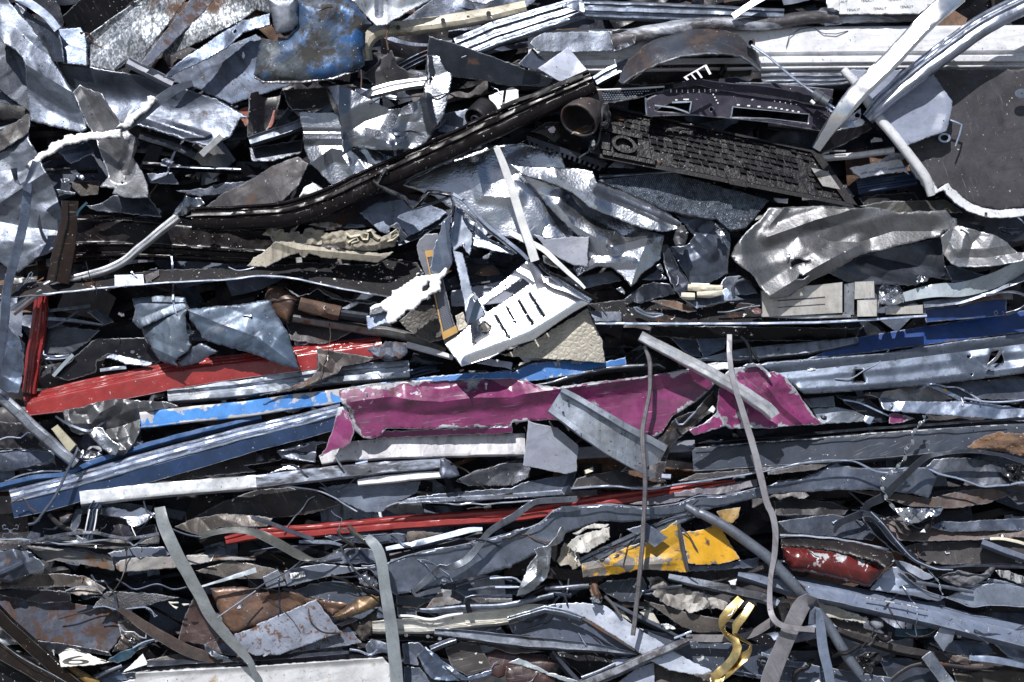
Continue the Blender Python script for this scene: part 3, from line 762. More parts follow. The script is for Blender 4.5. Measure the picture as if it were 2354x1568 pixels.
sheet('brown-mottled long plate leaning beside the spangled galvanised sheet', 'rustmottle', 't00 1760,-20 1990,-20 1580,400 1370,610 1290,585 1470,350', 2, rt=.25)
sheet('blotched dark galvanised sheet running up under the blue dented part', 'galvanised', 't00 2000,-20 2600,-20 2500,120 2354,90 2200,200 1700,450 1430,560 1330,620 1580,400', -8, up=.2)
sheet('bluish flange strip with one small hole, over the worn blue plate', 'zincblue', 't00 1500,710 1650,560 1850,430 2030,310 2220,190 2480,120 2480,230 2230,300 2080,445 1800,595 1640,665 1535,715', 30, up=.3, holes=['t00 2140,290 2160,262 2172,280 2152,312'])
sheet('broad worn plate with blue paint remains under the bluish flange', 'bluewear', 't00 1500,730 1640,640 2100,420 2354,320 2640,500 2700,780 2354,880 2130,960 1780,800', -14, up=.12)
sheet('wide trough-shaped grey sheet with a bent lower edge', 'steelgrey', 't00 500,560 750,605 1000,650 1250,690 1480,740 1740,830 2000,915 2290,1080 2210,1090 2110,1265 1900,1350 1270,1150 1090,1130 800,1100 640,800', 26, up=.1, cp='t00 500,565,22 1000,650,16 1480,740,8 2000,915,4 1400,900,-6 1000,850,-4 2100,1100,22 1500,1180,34 1900,1340,44 800,1100,20 1270,1150,36', cr=(1, 90), fold=[('t00 1240,1060 1900,1270', -5, 14)])
bar('dark grey straight bar under the wide trough sheet', 'steeldark', 't00 1285,1230 1560,1310 1805,1420', 27, 'two', d=14, roll=5)
strip('short bright bent tab at the end of the trough sheet', 'brightalu', 't00 1850,1425 2035,1250', 15, 62, roll=-10, t=3)
profile('flat grey profile end standing up behind the trough sheet', 'lilac', 't00 1170,565 1590,770', 19, 'lip', d=18, roll=25)
wire('thin bent rod closing the open grey profile end', 'edgedark', 't00 1050,645 1110,590 1170,545 1215,552', 2.5, 14)
sheet('left half of a creased gutter piece, dull blue-grey and narrow', 'zincblue', 't00 675,850 735,785 790,900 900,1080 960,1200 1050,1400 1100,1500 1180,1600 1110,1950 1000,1720 940,1740 950,1568 880,1270 770,1090', 84, rt=-.35, up=.05, label=None) if False else None
g = sheet('long creased gutter piece with one dull and one shiny face, hanging past the frosted strips', 'crumpledull', 't00 675,850 735,785 800,815 930,862 985,940 1100,1120 1180,1205 1245,1265 1262,1360 1230,1450 1300,1568 t01 1360,130 1362,250 1180,255 1030,215 1050,160 918,150 t00 1000,1620 960,1500 880,1270 770,1080', 84, up=.1, cr=(3, 34), fold=[('t00 740,800 890,1080 1000,1290 1090,1490 1110,1560', -26, 34), ('t00 1240,1270 1215,1420 1170,1560', 18, 14), ('t00 940,870 1010,1010 1120,1150', 10, 16)])

# --- frosted strips and the strap with a loop
g = strip('curved thin grey strip whose upper end carries white frost-like foam', 'steelgrey', 't00 1060,1190 1160,1160 1300,1060 1430,950 1600,830 1770,765', [16, 22, 24, 24, 21, 14], 110, roll=-8)
def foam(label, path, w, d, parent=None, name='foam_crust', seed=3, hole=None, outline=None, infl=14):
    return S(name, label, 'foam', outline, d, up=0, cr=(0, 50), wav=(1.2, 7), inflate=(infl * .3, 5), th=6, edge='foam', tear=2.4, res=2.4, parent=parent, sharp=180, holes=[hole] if hole else (), seed=seed)
foam(None, None, 0, 118, parent=g, outline='t00 1070,1165 1130,1120 1150,1080 1210,1040 1300,990 1345,940 1360,880 1400,880 1445,905 1420,960 1340,1020 1260,1090 1200,1170 1130,1178')
g = strip('drooping curved strip fully crusted with white foam', 'steelgrey', 't00 250,1550 330,1470 480,1380 640,1300 800,1255 1110,1235', [12, 14, 14, 15, 17, 20], 108, roll=-5)
foam(None, None, 0, 114, parent=g, outline='t00 255,1500 300,1470 350,1420 440,1370 480,1315 580,1280 600,1240 720,1235 800,1215 900,1220 1110,1185 1112,1265 960,1275 760,1300 640,1330 540,1380 420,1450 340,1500 265,1555')
st = strip('long flat grey strap hanging from a curled loop at the frame edge', 'zincblue', 't01 250,120 255,160 215,500 150,750 110,900 60,1130 40,1400 10,1620 -60,1950', 22, 122, name='metal_strap', roll=6, t=1.5)
B('strap_loop', None, 'zincblue', 't01 130,-20,118 150,90,125 185,130,140 235,110,150 290,10,138 330,-80,122', 20, 'flat', t=1.5, parent=st, twist=[40, 65, 80, 70, 50, 30])

# --- sheets down the edge, crossing behind the strap
sheet('shaded grey-brown sheet tucked below the pale bent sheet', 'zinc', 't00 -60,340 40,400 130,450 215,545 240,650 262,900 275,1030 0,830 -60,800', 16, up=.1, rt=.2)
sheet('narrow dark blue edge of a sheet at the frame border', 'zincdark', 't00 -60,820 20,835 240,1000 200,975 0,945 -60,940', 4)
bar('short light bent bar in the dark hollow at the frame border', 'aludull', 't00 -60,1195 60,1170 170,1130', 12, 'round', d=2)
sheet('brownish curled sheet end above the big creased grey sheet', 'steelbrown', 't00 -60,1250 60,1160 150,1120 275,1030 280,1130 255,1220 100,1330 -60,1420', 22, up=.3)
sheet('big creased grey sheet reaching down behind the long strap', 'zinc', 't00 -60,1420 110,1325 255,1190 270,1290 330,1395 410,1568 t01 480,110 550,330 590,390 560,560 510,735 330,810 160,940 70,900 -10,830 -60,760', 34, up=.1, cr=(4, 55), fold=[('t01 0,300 250,130 420,20', 10, 30), ('t01 -20,470 250,520 560,560', -10, 40), ('t01 330,800 520,700', 10, 18)])
sheet('dark bluish flap hanging below the wide trough sheet', 'zincblue', 't00 530,1390 660,1360 800,1300 870,1400 650,1510', 0, up=.3)
bar('thin black rail with a bright edge under the gutter piece', 'black', 't00 380,1560 900,1548', 9, 'two', d=-6)
bar('thin black rail with a bright edge near the black curved trim', 'black', 't00 1310,1490 1700,1520 2220,1555', 12, 'two', d=-8)
strip('thin bright lip lying along the black rail', 'cut', 't00 1480,1500 1560,1530 2210,1556', 4, 4, t=3)
sheet('crumpled whitish scrap lying on the black rail', 'zinc', 't00 1480,1470 1530,1450 1600,1485 1560,1530 1500,1510', 12, cr=(4, 12))
plate('brown box-shaped lump in the dark hollow below the frosted strip', 'brownbracket', 't01 620,105 915,95 900,220 740,235', -4)
sheet('tiny bent silver scrap above the brown box-shaped lump', 'crumple', 't01 640,10 690,-10 780,70 760,95 700,60', 8, cr=(4, 14))
sheet('small pale scrap beside the brown box-shaped lump', 'zinc', 't01 560,80 640,70 640,100 570,120', 2, cr=(3, 14))
sheet('small white-edged plate poking out under the big creased sheet', 'zinc', 't01 515,170 700,200 690,220 530,215', 14)
sheet('dark flap below the gutter piece, creased across', 'steeldark', 't01 790,325 940,300 1040,225 1200,245 1365,248 1440,340 1480,430 1150,395 880,370', 36, up=.15, cr=(3, 50))
sheet('dark grey sheet corner behind the shiny end of the gutter piece', 'steelgrey', 't01 1350,30 1580,20 1650,130 1600,130 1380,110', 10, rt=.2)
wire('thin orange-tinted rod in the shadow of the gutter piece', 'rustglossy', 't01 1375,220 1445,130', 1.6, 20)

# --- the brown channel, the black curved trim, the bent profile
profile('wide dark brown channel spotted with white flecks, lying flat', 'brownanod', 't01 700,620 1100,620 1600,650 2354,700 t11 200,720 600,740', [108, 100, 92, 86, 76, 70], [(-.5, -14), (-.42, 4), (-.36, 4), (-.33, -10), (-.2, -8), (-.17, 2), (-.12, 2), (-.1, -5), (.4, -12), (.5, -26)], d=2, roll=0)
sheet('dark brown slanted sheet above the black curved trim', 'steelbrown', 't01 1700,430 1830,380 2050,210 2354,60 2500,-40 2740,-130 2830,-60 2750,130 2600,270 2354,360 2100,380', 26, up=.25, rt=-.2)
sheet('dim dark scrap sheet behind the slanted brown sheet', 'steeldark', 't01 1620,190 1900,160 2060,110 2300,100 2050,210 1830,240', 6)
profile('bent light aluminium profile with twin ridges, its end torn open', 'brightalu', 't01 100,1290 270,1160 440,1045 560,1000 760,960 1060,862 1300,680 1480,530 1630,415', [20, 19, 18, 17, 18, 18, 18, 19, 21], [(-.5, -8), (-.45, 0), (-.2, 2), (-.12, -4), (-.05, -4), (.02, 3), (.3, 3), (.4, -6), (.5, -10)], d=72, roll=18, t=10)
sheet('flared torn end of a silvery profile above the bent light profile', 'crumple', 't01 1580,400 1640,330 1705,228 1760,250 1845,255 1875,310 1800,345 1690,415 1640,420', 82, cr=(5, 26), fold=[('t01 1710,240 1700,330 1620,410', 10, 16)])
wire('small dark wire loop beside the torn profile end', 'steelgrey', 't01 1620,440 1720,460 1785,492 1740,505 1660,490', 2.5, 66)
B('bracket', 'dark brown notched bracket of folded profile over the bent light profile', 'brownbracket', 't01 660,280 655,450 650,520 600,760 545,1030', [40, 33, 42, 50, 52], [(-.5, -8), (-.3, 0), (-.26, 3), (-.24, -2), (.46, -6), (.5, -10)], d=96, t=14, roll=14, smooth=False)
strip('greenish torn strip caught on the notched brown bracket', 'tealstrip', 't01 700,420 720,370 760,330 800,295', 6, 112)
profile('long black-brown trim sweeping up in a curve with a scratched ridge', 'brownanod', 'f 440,500 540,498 640,492 700,478 760,457 830,424 900,392 1000,348 1100,302 1200,256 1290,216 1362,184', [50, 54, 56, 58, 60, 60, 58, 58, 58, 58, 57, 56], [(-.5, -16), (-.46, -6), (-.3, 0), (-.1, 2), (-.06, -3), (.02, -3), (.05, 3), (.22, 2), (.28, -5), (.36, -5), (.4, 1), (.5, -4)], d=116, roll=10)
strip('row of ragged black burrs on the upper side of the black trim', 'blackmatte', 'f 1150,246 1200,226 1260,205 1340,176', 9, 122, wob=3)

# --- the dented blue part and the pieces around it
bp = S('dented_part', 'crushed blue-painted metal part, worn and patchy, bulging towards the top edge', 'bluewear2', 't10 -20,690 0,560 30,400 60,350 130,370 180,390 195,345 290,345 340,280 380,255 360,-20 860,-20 1010,160 1060,225 1005,300 1010,400 980,480 1000,600 940,645 700,720 400,758 60,752', 92, up=.12, cr=(3, 70), inflate=(26, 34), th=3, edge='alustain', fold=[('t10 900,100 860,400 900,640', 10, 30), ('t10 800,260 700,420 760,640', -8, 40)])
S('torn_flap', None, 'aludull', 't10 100,-20 375,-20 385,230 330,285 190,318 165,250', 112, up=.05, rt=.1, inflate=(14, 22), parent=bp.o)
S('rolled_rim', None, 'alustain', 't10 -20,690 60,738 400,745 700,705 940,635 945,660 700,735 400,772 60,768 -15,720', 112, up=.2, parent=bp.o, inflate=(6, 4), cr=(2, 20))
sheet('pale stained sheet corner hanging from the top edge with a bolt groove', 'alustain', 't10 855,-20 1640,-20 1400,110 1210,220 1110,243 1010,150', 46, up=.12, fold=[('t10 1130,-20 1128,140', -7, 10)])
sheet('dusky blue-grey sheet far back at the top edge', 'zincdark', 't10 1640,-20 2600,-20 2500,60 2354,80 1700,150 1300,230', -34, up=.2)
sheet('triangular grey plate tip at the top edge, over the dusky sheet', 'steelgrey', 't10 1850,-20 2220,-20 2120,35 1990,20', -10)
r = profile('yellowed steel rail with round holes, bending down behind the blue part', 'railyellow', 't10 1010,560 1000,430 1050,320 1150,260 1320,245 1720,195 2140,125 2480,50', [22, 26, 34, 36, 34, 36, 34, 30], [(-.5, -14), (-.42, -2), (-.1, 4), (-.04, 0), (.42, -3), (.5, -14)], d=22, roll=14)
def hole(x, y, d, rx, ry, parent, tile, name='bolt_hole', m_='ink'):
    q = pts('%s %d,%d' % (tile, x, y))[0]; mm = MB(); mm.ring(PX(d), q[0], q[1], rx, ry, .02, -4, .5, 14); return mm.build(name, m_, parent)
for cx_, cy_ in ((1305, 252), (1718, 188), (2137, 124)): hole(cx_, cy_, 31, 5.4, 5.4, r, 't10')
wire('thin rusty wire hanging down from the yellowed rail', 'rust', 't10 1225,230 1200,330 1205,400 1215,460', 2.2, 44)
wire('short rusty wire below the dented blue part', 'rust', 't10 965,640 970,720 965,810', 1.8, 110)
profile('long ribbed aluminium profile, kinked and torn in the middle at the top', 'aludull', 'f 1052,112 1140,76 1240,44 1337,14', [58, 62, 58, 54], 'ribs', d=36, roll=20, smooth=False)
profile('ribbed aluminium profile lying straight under the top edge', 'aludull', 't20 655,75 1300,95 2000,120 2500,140', [42, 44, 40, 36], 'steps', d=30, roll=18)
sheet('torn bright corner where the two ribbed profiles meet', 'aluminium', 't20 450,55 560,0 650,0 670,60 660,140 600,95 520,75', 58, cr=(4, 20))
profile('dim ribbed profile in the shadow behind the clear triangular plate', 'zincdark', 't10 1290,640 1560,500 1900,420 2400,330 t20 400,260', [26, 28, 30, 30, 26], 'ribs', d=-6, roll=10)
sheet('smooth mirror-like triangular sheet with a scratched dark lower half', 'zincdark', 't10 1592,330 1950,440 2354,590 t20 200,660 445,745 300,800 0,790 -100,780 t10 2000,730 1550,690', 44, up=-.22, cr=(0, 1), wav=(2, 160), th=1.2)  # dark zinc colour stands in for the dark reflection on this sheet
sheet('dark brown-grey flap with a curled tip below the yellowed rail', 'steelbrown', 't10 980,700 1100,590 1240,458 1275,520 1300,600 1400,660 1540,690 1300,740 1090,780', 36, up=.1, fold=[('t10 1245,470 1240,600 1300,720', 12, 26)])
strip('dark bent flange below the curled brown-grey flap', 'steeldark', 't10 900,760 1050,800 1300,770', 12, 40)
profile('curved silver strip with a doubled edge behind the crumpled bag-like piece', 'brightalu', 't10 930,930 1050,850 1180,810 1350,775 1570,745', [18, 20, 24, 22, 20], 'groove', d=58, roll=25)
sheet('crumpled silver piece like a torn bag with two raised ends', 'crumple', 't10 655,800 780,780 870,820 990,880 1120,950 1220,1000 1340,1000 1420,940 1480,930 1540,860 1540,770 1590,700 1575,510 1690,512 1740,640 1800,670 1803,720 1730,1050 1640,1200 1560,1310 1450,1370 1200,1390 900,1350 800,1430 780,1200 750,1000 700,900', 104, up=.18, cr=(4, 46), fold=[('t10 765,790 760,1000 790,1200 800,1420', 16, 26), ('t10 830,1230 1000,1120 1330,1000', -16, 40), ('t10 1340,1000 1250,1200 1300,1330 1200,1370', 14, 26), ('t10 1560,900 1590,1080 1620,1190', 20, 14), ('t10 800,1290 1000,1250 1200,1300', 12, 20), ('t10 1330,1060 1450,1040 1520,960', 9, 20)])
sheet('dark inner flap standing in the raised end of the bag-like piece', 'steelgrey', 't10 1575,510 1690,515 1720,600 1640,680 1590,740', 92, rt=.5)
sheet('hammered silver sheet half hidden behind the bag-like piece, ridged across', 'crumple', 't10 395,1030 430,1020 520,1030 700,1030 900,1150 900,1500 1150,1568 t11 1000,70 860,200 700,130 560,0 t10 490,1500 440,1350 430,1200', 66, up=.1, cr=(3, 60), fold=[('t10 425,1275 800,1275', 14, 16), ('t10 430,1225 800,1230', -8, 12), ('t10 520,1490 690,1360 900,1400', 14, 30)])
sheet('crumpled lower fold of silver sheet under the bag-like piece', 'crumple', 't10 790,1440 870,1380 950,1350 1100,1380 1250,1450 1310,1430 1600,1380 1610,1230 1600,1420 1380,1500 1250,1600 900,1600', 92, up=.3, cr=(5, 26))
profile('grey bent strip with a bright upper edge below the dented blue part', 'aludull', 't10 -60,1300 100,1250 440,1130 700,990', [20, 22, 20, 18], 'lip', d=36, roll=22)
sheet('dark grey channel under the bent strip with the bright edge', 'steeldark', 't10 -60,1360 200,1320 430,1280 420,1400 150,1480 -40,1480', 14, up=.5)
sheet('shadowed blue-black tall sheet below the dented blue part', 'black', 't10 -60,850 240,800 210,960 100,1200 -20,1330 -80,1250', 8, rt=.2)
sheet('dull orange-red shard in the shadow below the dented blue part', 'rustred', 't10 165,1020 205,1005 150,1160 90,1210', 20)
sheet('small orange-red patch of painted metal beside the trough sheet end', 'rustred', 't00 2195,1010 2345,955 2360,1080 2260,1160 2220,1100', -18)
sheet('stained dark sheet upright between the blue part and the bag-like piece', 'steelbrown', 't10 250,830 650,800 700,1000 480,1010 330,1010 280,930', 34, rt=.15, cr=(3, 50))
sheet('dark folded scrap with ragged light edge under the stained upright sheet', 'steeldark', 't10 140,1200 290,985 420,1090 300,1150 200,1200', 26, cr=(4, 30))
wire('dark round rubber ring plug beside the black trim', 'blackmatte', 't10 2350,1040', 1, 40) if False else None
bs_ = TU('bushing', 'dark round bushing with a ringed face beside the black trim', 'blackmatte', 't10 2130,1000,30 2070,1060,46 2015,1105,62', [27, 28, 25], hollow=True, seg=20, step=5)
TU('core', None, 'steelgrey', 't10 2060,1060,44 2012,1106,60', 8, parent=bs_, hollow=True, seg=14)
sheet('bright white painted metal patch behind the black trim', 'whitebright', 't10 2140,880 2354,800 t20 60,830 60,980 t10 2300,1060 2160,990', 30)
wire('black hooked wire in front of the bright white patch', 'black', 't10 2290,830 2275,980 2330,980 2360,940', 3, 60)
strip('light flat strip passing under the black trim beside the bag-like piece', 'aludull', 't10 1680,1170 2000,1235', 18, 56)
sheet('dark red glassy patch under the black trim', 'maroonred', 't10 1620,1280 1700,1240 1850,1290 1740,1340 1610,1390', 34)
sheet('long flat grey metal sheet in the hollow above the bushing', 'steelgrey', 't10 1700,1050 1960,1000 1960,1180 1690,1160', 16)

# --- the big hammered sheets in the middle
sheet('broad hammered aluminium sheet behind the black trim with a blinding spot', 'crumple', 'f 925,425 1010,380 1130,335 1200,330 1290,350 1310,420 1330,480 1320,545 1180,548 1090,532 1040,482 1000,452', 52, up=.16, cr=(2.2, 75), fold=[('f 1095,380 1110,450 1190,455', 8, 22), ('f 1200,340 1300,520', -10, 40)])
sheet('long rolled fold of hammered silver sheet ending in a knot', 'crumple', 't21 -20,-60 60,-40 300,-30 600,-20 740,5 780,100 1100,220 1400,370 1560,485 1535,535 1420,562 1230,540 860,400 700,330 560,210 400,130 100,40', 96, up=.22, cr=(3, 50), fold=[('t21 790,190 1100,320 1530,510', -12, 12), ('t21 780,120 1100,240 1540,480', 12, 20), ('t21 400,60 640,200 780,330', 10, 34)])
sheet('crumpled hanging lobe of hammered silver sheet with a pointed tip', 'crumple', 't21 40,0 100,40 400,130 560,210 700,330 860,400 1180,520 1400,600 1385,690 1370,800 1290,880 1190,950 1150,1020 1100,1072 1000,960 920,900 780,890 600,970 560,900 690,700 560,560 430,440 320,320 200,160', 74, up=.16, cr=(3.5, 52), fold=[('t21 930,700 1240,620', 16, 18), ('t21 1250,630 1180,800 1090,1060', 16, 40), ('t21 420,310 560,500 900,690', 18, 34), ('t21 620,960 760,850 1100,850', 12, 16), ('t21 100,50 300,110 420,130', 12, 40)])
sheet('flat pale rectangular offcut with a straight cut end in front of the hanging lobe', 'lilac', 't21 200,585 320,625 500,612 705,612 690,880 560,870 420,800 330,740', 104, up=.2, cr=(1, 60))
sheet('small rounded hammered tab rising behind the pale rectangular offcut', 'crumple', 't21 270,590 300,520 345,495 400,520 470,590 510,610 300,625', 96, up=.2)
strip('slim straight white bar slanting down to the shiny slotted casing', 'whitebright', 'f 1141,338 1165,400 1195,495 1230,600', [15, 18, 20, 21], 150, name='metal_bar', t=5, roll=0)
sheet('dark crushed sheet with a rusty lower corner beside the knot', 'steelgrey', 't21 1510,415 1790,440 1880,480 2000,550 2012,650 1990,800 1980,950 1830,1030 1640,1040 1560,900 1450,700 1600,690 1680,600', 58, up=.1, cr=(3.5, 48), fold=[('t21 1660,610 1830,770', 8, 20), ('t21 1790,450 1640,620', -10, 24)])
sheet('folded dark flap hanging from the knot', 'steeldark', 't21 1370,690 1430,680 1480,780 1540,900 1640,1040 1560,1180 1500,1110 1450,1000 1400,860', 82, rt=.15, cr=(3, 40), fold=[('t21 1430,690 1500,880 1620,1030', 10, 18)])
sheet('twisted shiny knot of sheet at the end of the long rolled fold', 'crumpledull', 't21 1480,640 1500,560 1545,500 1590,510 1620,580 1590,690 1500,700', 108, cr=(6, 22), inflate=(14, 12))
sheet('foil-like glitter patch on the dark crushed sheet', 'foil', 't21 1870,490 1910,520 1970,600 1960,660 1900,600 1865,560', 76, cr=(5, 10))

# --- radiator, grille, dash plates
rad = sheet('radiator core of fine crushed fins under the black grille', 'radiator', 't21 790,90 1500,5 1560,50 2354,270 2300,345 2150,525 2010,545 1880,440 1790,440 1400,360 1100,220', 60, name='radiator_core', up=.3, th=14, edge='steeldark')
B('edge_tube', None, 'aluminium', 't21 800,50 1100,40 1500,5', 9, 'round', t=8, d=46, parent=rad.o)
# the black grille: a slab with rows of raised lamellae
Qg = quad('t20 780,960,44 t30 480,1410,60 t31 830,330,92 t20 760,1420,80')
gm = MB(); gm.box(Qg, 0, 0, 1, 1, -16, 0)
rg = random.Random(5)
gb = make('car_grille', gm.v, gm.f, 'grille', label='black broken grille with rows of small ribbed cells and a square port', cat='grille', attrs={'edge': np.ones(len(gm.v))})
gm = MB()
def louvre(u0, v0, u1, v1, h):
    b = len(gm.v); gm.v += [Qg(u0, v0, 0), Qg(u1, v0, 0), Qg(u1, v1, h), Qg(u0, v1, h * .8), Qg(u0, v1, 0), Qg(u1, v1, 0)]
    for q in ((0, 3, 2, 1), (3, 4, 5, 2), (0, 4, 3), (1, 2, 5)): gm.f.append(tuple(b + k for k in q)); gm.mi.append(0)
for i in range(34):
    for j in range(9):
        u, v = i / 34, j / 9
        blk = vnoise(np.array([i * .4]), np.array([j * .5]), 4)[0]
        if blk > .6 or (u < .2 and v > .35) or (v > .72 and blk > -.2): continue
        if .2 < u < .27 and v > .6: continue
        sh_ = .012 * math.sin(j * 1.3) + .004 * rg.uniform(-1, 1)
        louvre(u + sh_, v + .004, u + .0238 + sh_, v + .104, rg.uniform(2, 8))
for k in range(14): u = .27 + k * .05; louvre(u, .76, u + .046, .95, rg.uniform(2, 6))
gm.build('rib_row', 'grille', gb)
gm = MB()
gm.box(Qg, .02, .42, .2, .5, 0, 16, .05); gm.box(Qg, .02, .88, .24, .97, 0, 18, .05); gm.box(Qg, .02, .5, .06, .88, 0, 16, .05); gm.box(Qg, .17, .5, .22, .88, 0, 16, .05)
gm.ring(Qg, .115, .68, .05, .17, .7, 0, 15, 18)
gm.build('square_port', 'grille', gb)
gm = MB(); gm.box(Qg, 0, .96, 1, 1.05, -18, 10, .02); gm.box(Qg, .955, .0, 1.0, 1, -20, 11, .02); gm.box(Qg, .5, .92, .58, 1.08, -6, 16, .1); gm.box(Qg, 0, -.03, 1, .02, -18, 8, .02)
gm.build('border_rail', 'blackmatte', gb)
gm = MB(); gm.box(Qg, .9, .36, .975, .72, 0, 12, .03); gm.build('rusty_patch', 'rustbeige', gb)
pst = TU('pipe', 'short rusty pipe stub with a bent open mouth beside the black trim', 'rustdark', 't20 780,900,50 700,1000,76 640,1070,104 608,1112,120', [34, 38, 40, 42], hollow=True, seg=26, step=5, inner='rustdark', sq=.92, wob=.06)
sheet(None, 'bronze', 't20 540,1225 640,1165 740,1150 730,1190 640,1235', 96, name='inner_lip', parent=pst, up=.5)
fl = S('flange', 'rust-grey bolted flange lying under the black trim', 'steelbrown', 't20 180,1210 320,1120 430,1120 440,1260 390,1310 290,1240', 70, inflate=(8, 14), th=4)
TU('bolt_head', None, 'rustmottle', 't20 372,1195,74 366,1192,92', 9, parent=fl.o, seg=6)
sheet('dark cast lug with a small hole beside the pipe stub', 'blackmatte', 't20 770,960 880,940 910,1060 880,1180 810,1190 770,1100', 96, inflate=(14, 14), holes=['t20 820,1100 838,1085 856,1100 850,1120 830,1122'])
def comb(label, q, n, d, m='steelgrey'):
    Q = quad(q, d); mb = MB(); mb.box(Q, 0, 0, 1, .55, -6, 0)
    for i in range(n): mb.box(Q, (i + .12) / n, .5, (i + .62) / n, 1, -6, 1, .05)
    return mb.build('toothed_strip', m, label=label, cat='toothed strip')
comb('toothed grey comb strip slanting under the pipe stub', 't20 130,1245 880,1500 820,1580 150,1330', 15, 58, 'steeldark')
comb('second toothed comb strip beside the radiator tube', 't20 880,1540 960,1470 1160,1480 1130,1550', 8, 66, 'steelgrey')
sheet('bent chromed clip in the hollow below the pipe stub', 'polished', 't20 700,1395 720,1300 760,1280 780,1330 760,1380 800,1400 790,1415', 60, cr=(3, 14))
dash = sheet('violet-black instrument fascia with a long slot and small scale marks', 'violetblack', 't20 1232,910 1450,815 1900,760 2354,760 t30 600,822 575,1000 560,1170 540,1215 0,1125 t20 2000,1090 1650,1060 1250,1070', 92, name='instrument_fascia', up=.12, cr=(1, 80), wav=(3, 160), th=3, tear=.4, holes=['t20 1310,1020 1460,945 1648,938 1630,1040', 't20 2030,985 t30 -10,1000 378,1052 366,1134 0,1090 t20 2016,1078', 't20 1812,1005 1822,988 1840,985 1852,1005 1840,1026 1820,1024'])
B('upper_lip', None, 'violetblack', 't20 1480,790 1700,760 1950,800 2354,840 t30 300,900 590,950', [10, 16, 22, 24, 24, 22], 'flat', t=4, d=104, parent=dash.o, roll=-30)
mb = MB()
def dmark(x, y, w, h_):
    q = pts(x if False else '%s %f,%f' % (y[0], y[1], y[2]))[0]
    z = float(dash.D(np.array([q[0]]), np.array([q[1]]))[0])
    mb.box(PX(z + 1.2), q[0] - w / 2, q[1] - h_ / 2, q[0] + w / 2, q[1] + h_ / 2, -.6, .4)
for k in range(9): dmark(0, ('t20', 1460 + k * 52, 838 - (k > 3) * 4 + (k % 2) * 3), 2, 7)
for k in range(6): dmark(0, ('t30', 20 + k * 52 - 0, 985 + k * 9), 5, 3)
for k in range(4): dmark(0, ('t20', 2080 + k * 95, 965 + k * 8), 7, 3.2)
for k in range(5): dmark(0, ('t30', 60 + k * 50, 930 + k * 8), 2.5, 2.5)
dmark(0, ('t20', 1510, 920), 5, 3); dmark(0, ('t20', 1600, 915), 13, 3)
for k in range(4): dmark(0, ('t20', 1850 + k * 14, 870 + k * 26), 3, 3)
mb.build('scale_print', 'whitebright', dash.o)
B('slot_rim', None, 'cut', 't20 2030,985 t30 378,1052 366,1134 0,1090 t20 2016,1078 2030,985', 2.2, 'flat', t=2, d=97, parent=dash.o, smooth=False, roll=0, wob=0, dent=.3)
B('slot_rim', None, 'cut', 't20 1310,970 1480,990 1632,1040 1648,938 1470,944', 4, 'flat', t=2, d=99, parent=dash.o, smooth=False, roll=0, wob=0, dent=.3)
bar('dull dark bar along the lower edge of the instrument fascia', 'black', 't30 0,1150 300,1175 545,1220', 12, 'round', d=84)
strip('short white upright sliver at the end of the instrument fascia', 'aludull', 't20 1228,900 1232,980 1240,1060', 4, 100)
pf = sheet('black perforated strip with a bright rim above the black grille', 'black', 't20 735,835 1400,795 1390,835 1200,890 950,940 780,940', 78, up=.3)
mb = MB()
for j in range(5):
    for i in range(22):
        x, y = 760 + i * 24 + (j % 2) * 12, 845 + j * 19 + (i * -1.3)
        q = pts('t20 %f,%f' % (x, y))[0]
        if y > 938 - max(0, (x - 950)) * .2 or x > 1330 - j * 60: continue
        z = float(pf.D(np.array([q[0]]), np.array([q[1]]))[0])
        mb.box(PX(z + 1), q[0] - 1.6, q[1] - 1.1, q[0] + 1.6, q[1] + 1.1, -.5, .4)
mb.build('perforation', 'cut', pf.o, kind='stuff')
B('bright_rim', None, 'whitebright', 't20 735,826 1060,815 1400,795', 4, 'flat', t=4, d=84, parent=pf.o)
# --- the arched fender with its socket
fe = sheet('arched brown fender piece like a half drum, open underneath', 'fenderm', 't20 980,745 1010,650 1070,555 1250,385 1500,285 1700,252 1900,260 2060,310 2150,380 2260,480 2295,620 2285,660 2220,600 2110,520 2000,500 1800,490 1550,520 1330,590 1150,680 1020,765', 100, name='fender', cp='t20 980,745,92 1070,555,66 1250,385,50 1500,285,40 1900,260,40 2150,380,52 2295,640,86 1020,765,104 1150,680,118 1330,590,130 1550,520,142 1800,490,146 2000,500,138 2220,600,104 1300,460,108 1600,380,112 1900,370,110', cr=(1.5, 60), th=4, edge='steelbrown')
mb = MB(); q = pts('t20 2195,395')[0]; mb.ring(PX(96), q[0], q[1], 10, 12, .55, -20, 14, 18); mb.build('socket', 'rustmottle', fe.o)
mb = MB(); q = pts('t20 2195,395')[0]; mb.ring(PX(84), q[0], q[1], 6, 7, .02, -6, 6, 14); mb.build('socket_hole', 'ink', fe.o)
sheet('black shadowed sheet inside the arch of the fender', 'black', 't20 1040,770 1330,600 1600,520 2000,500 2220,600 2200,700 1600,760 1200,790', 20, up=-.2)  # black sheet put in for the dark hollow under the arch
nm = MB(); Qn = quad('t20 1575,712,150 1785,590,148 1838,690,152 1640,770,152')
for a in ((0, 0, 1, .12), (0, .0, .1, .5), (.28, .1, .34, .8), (.52, .1, .6, .9), (.9, 0, 1, .9)): nm.box(Qn, *a, 0, 4)
nm.build('number_plate_fragment', 'whitebright', label='fragment of a white plate with barred symbol in the dark arch', cat='plate fragment')
bar('black strut in the arch of the fender next to the white fragment', 'black', 't20 1890,690 1940,590', 14, 'two', d=60)
cb = wire('steel cable with a round fitting slanting from the fender socket', 'cut', 't20 2200,415,110 2354,520,118 t30 150,650,124 300,770,128 430,862,132', 3.0, name='cable')
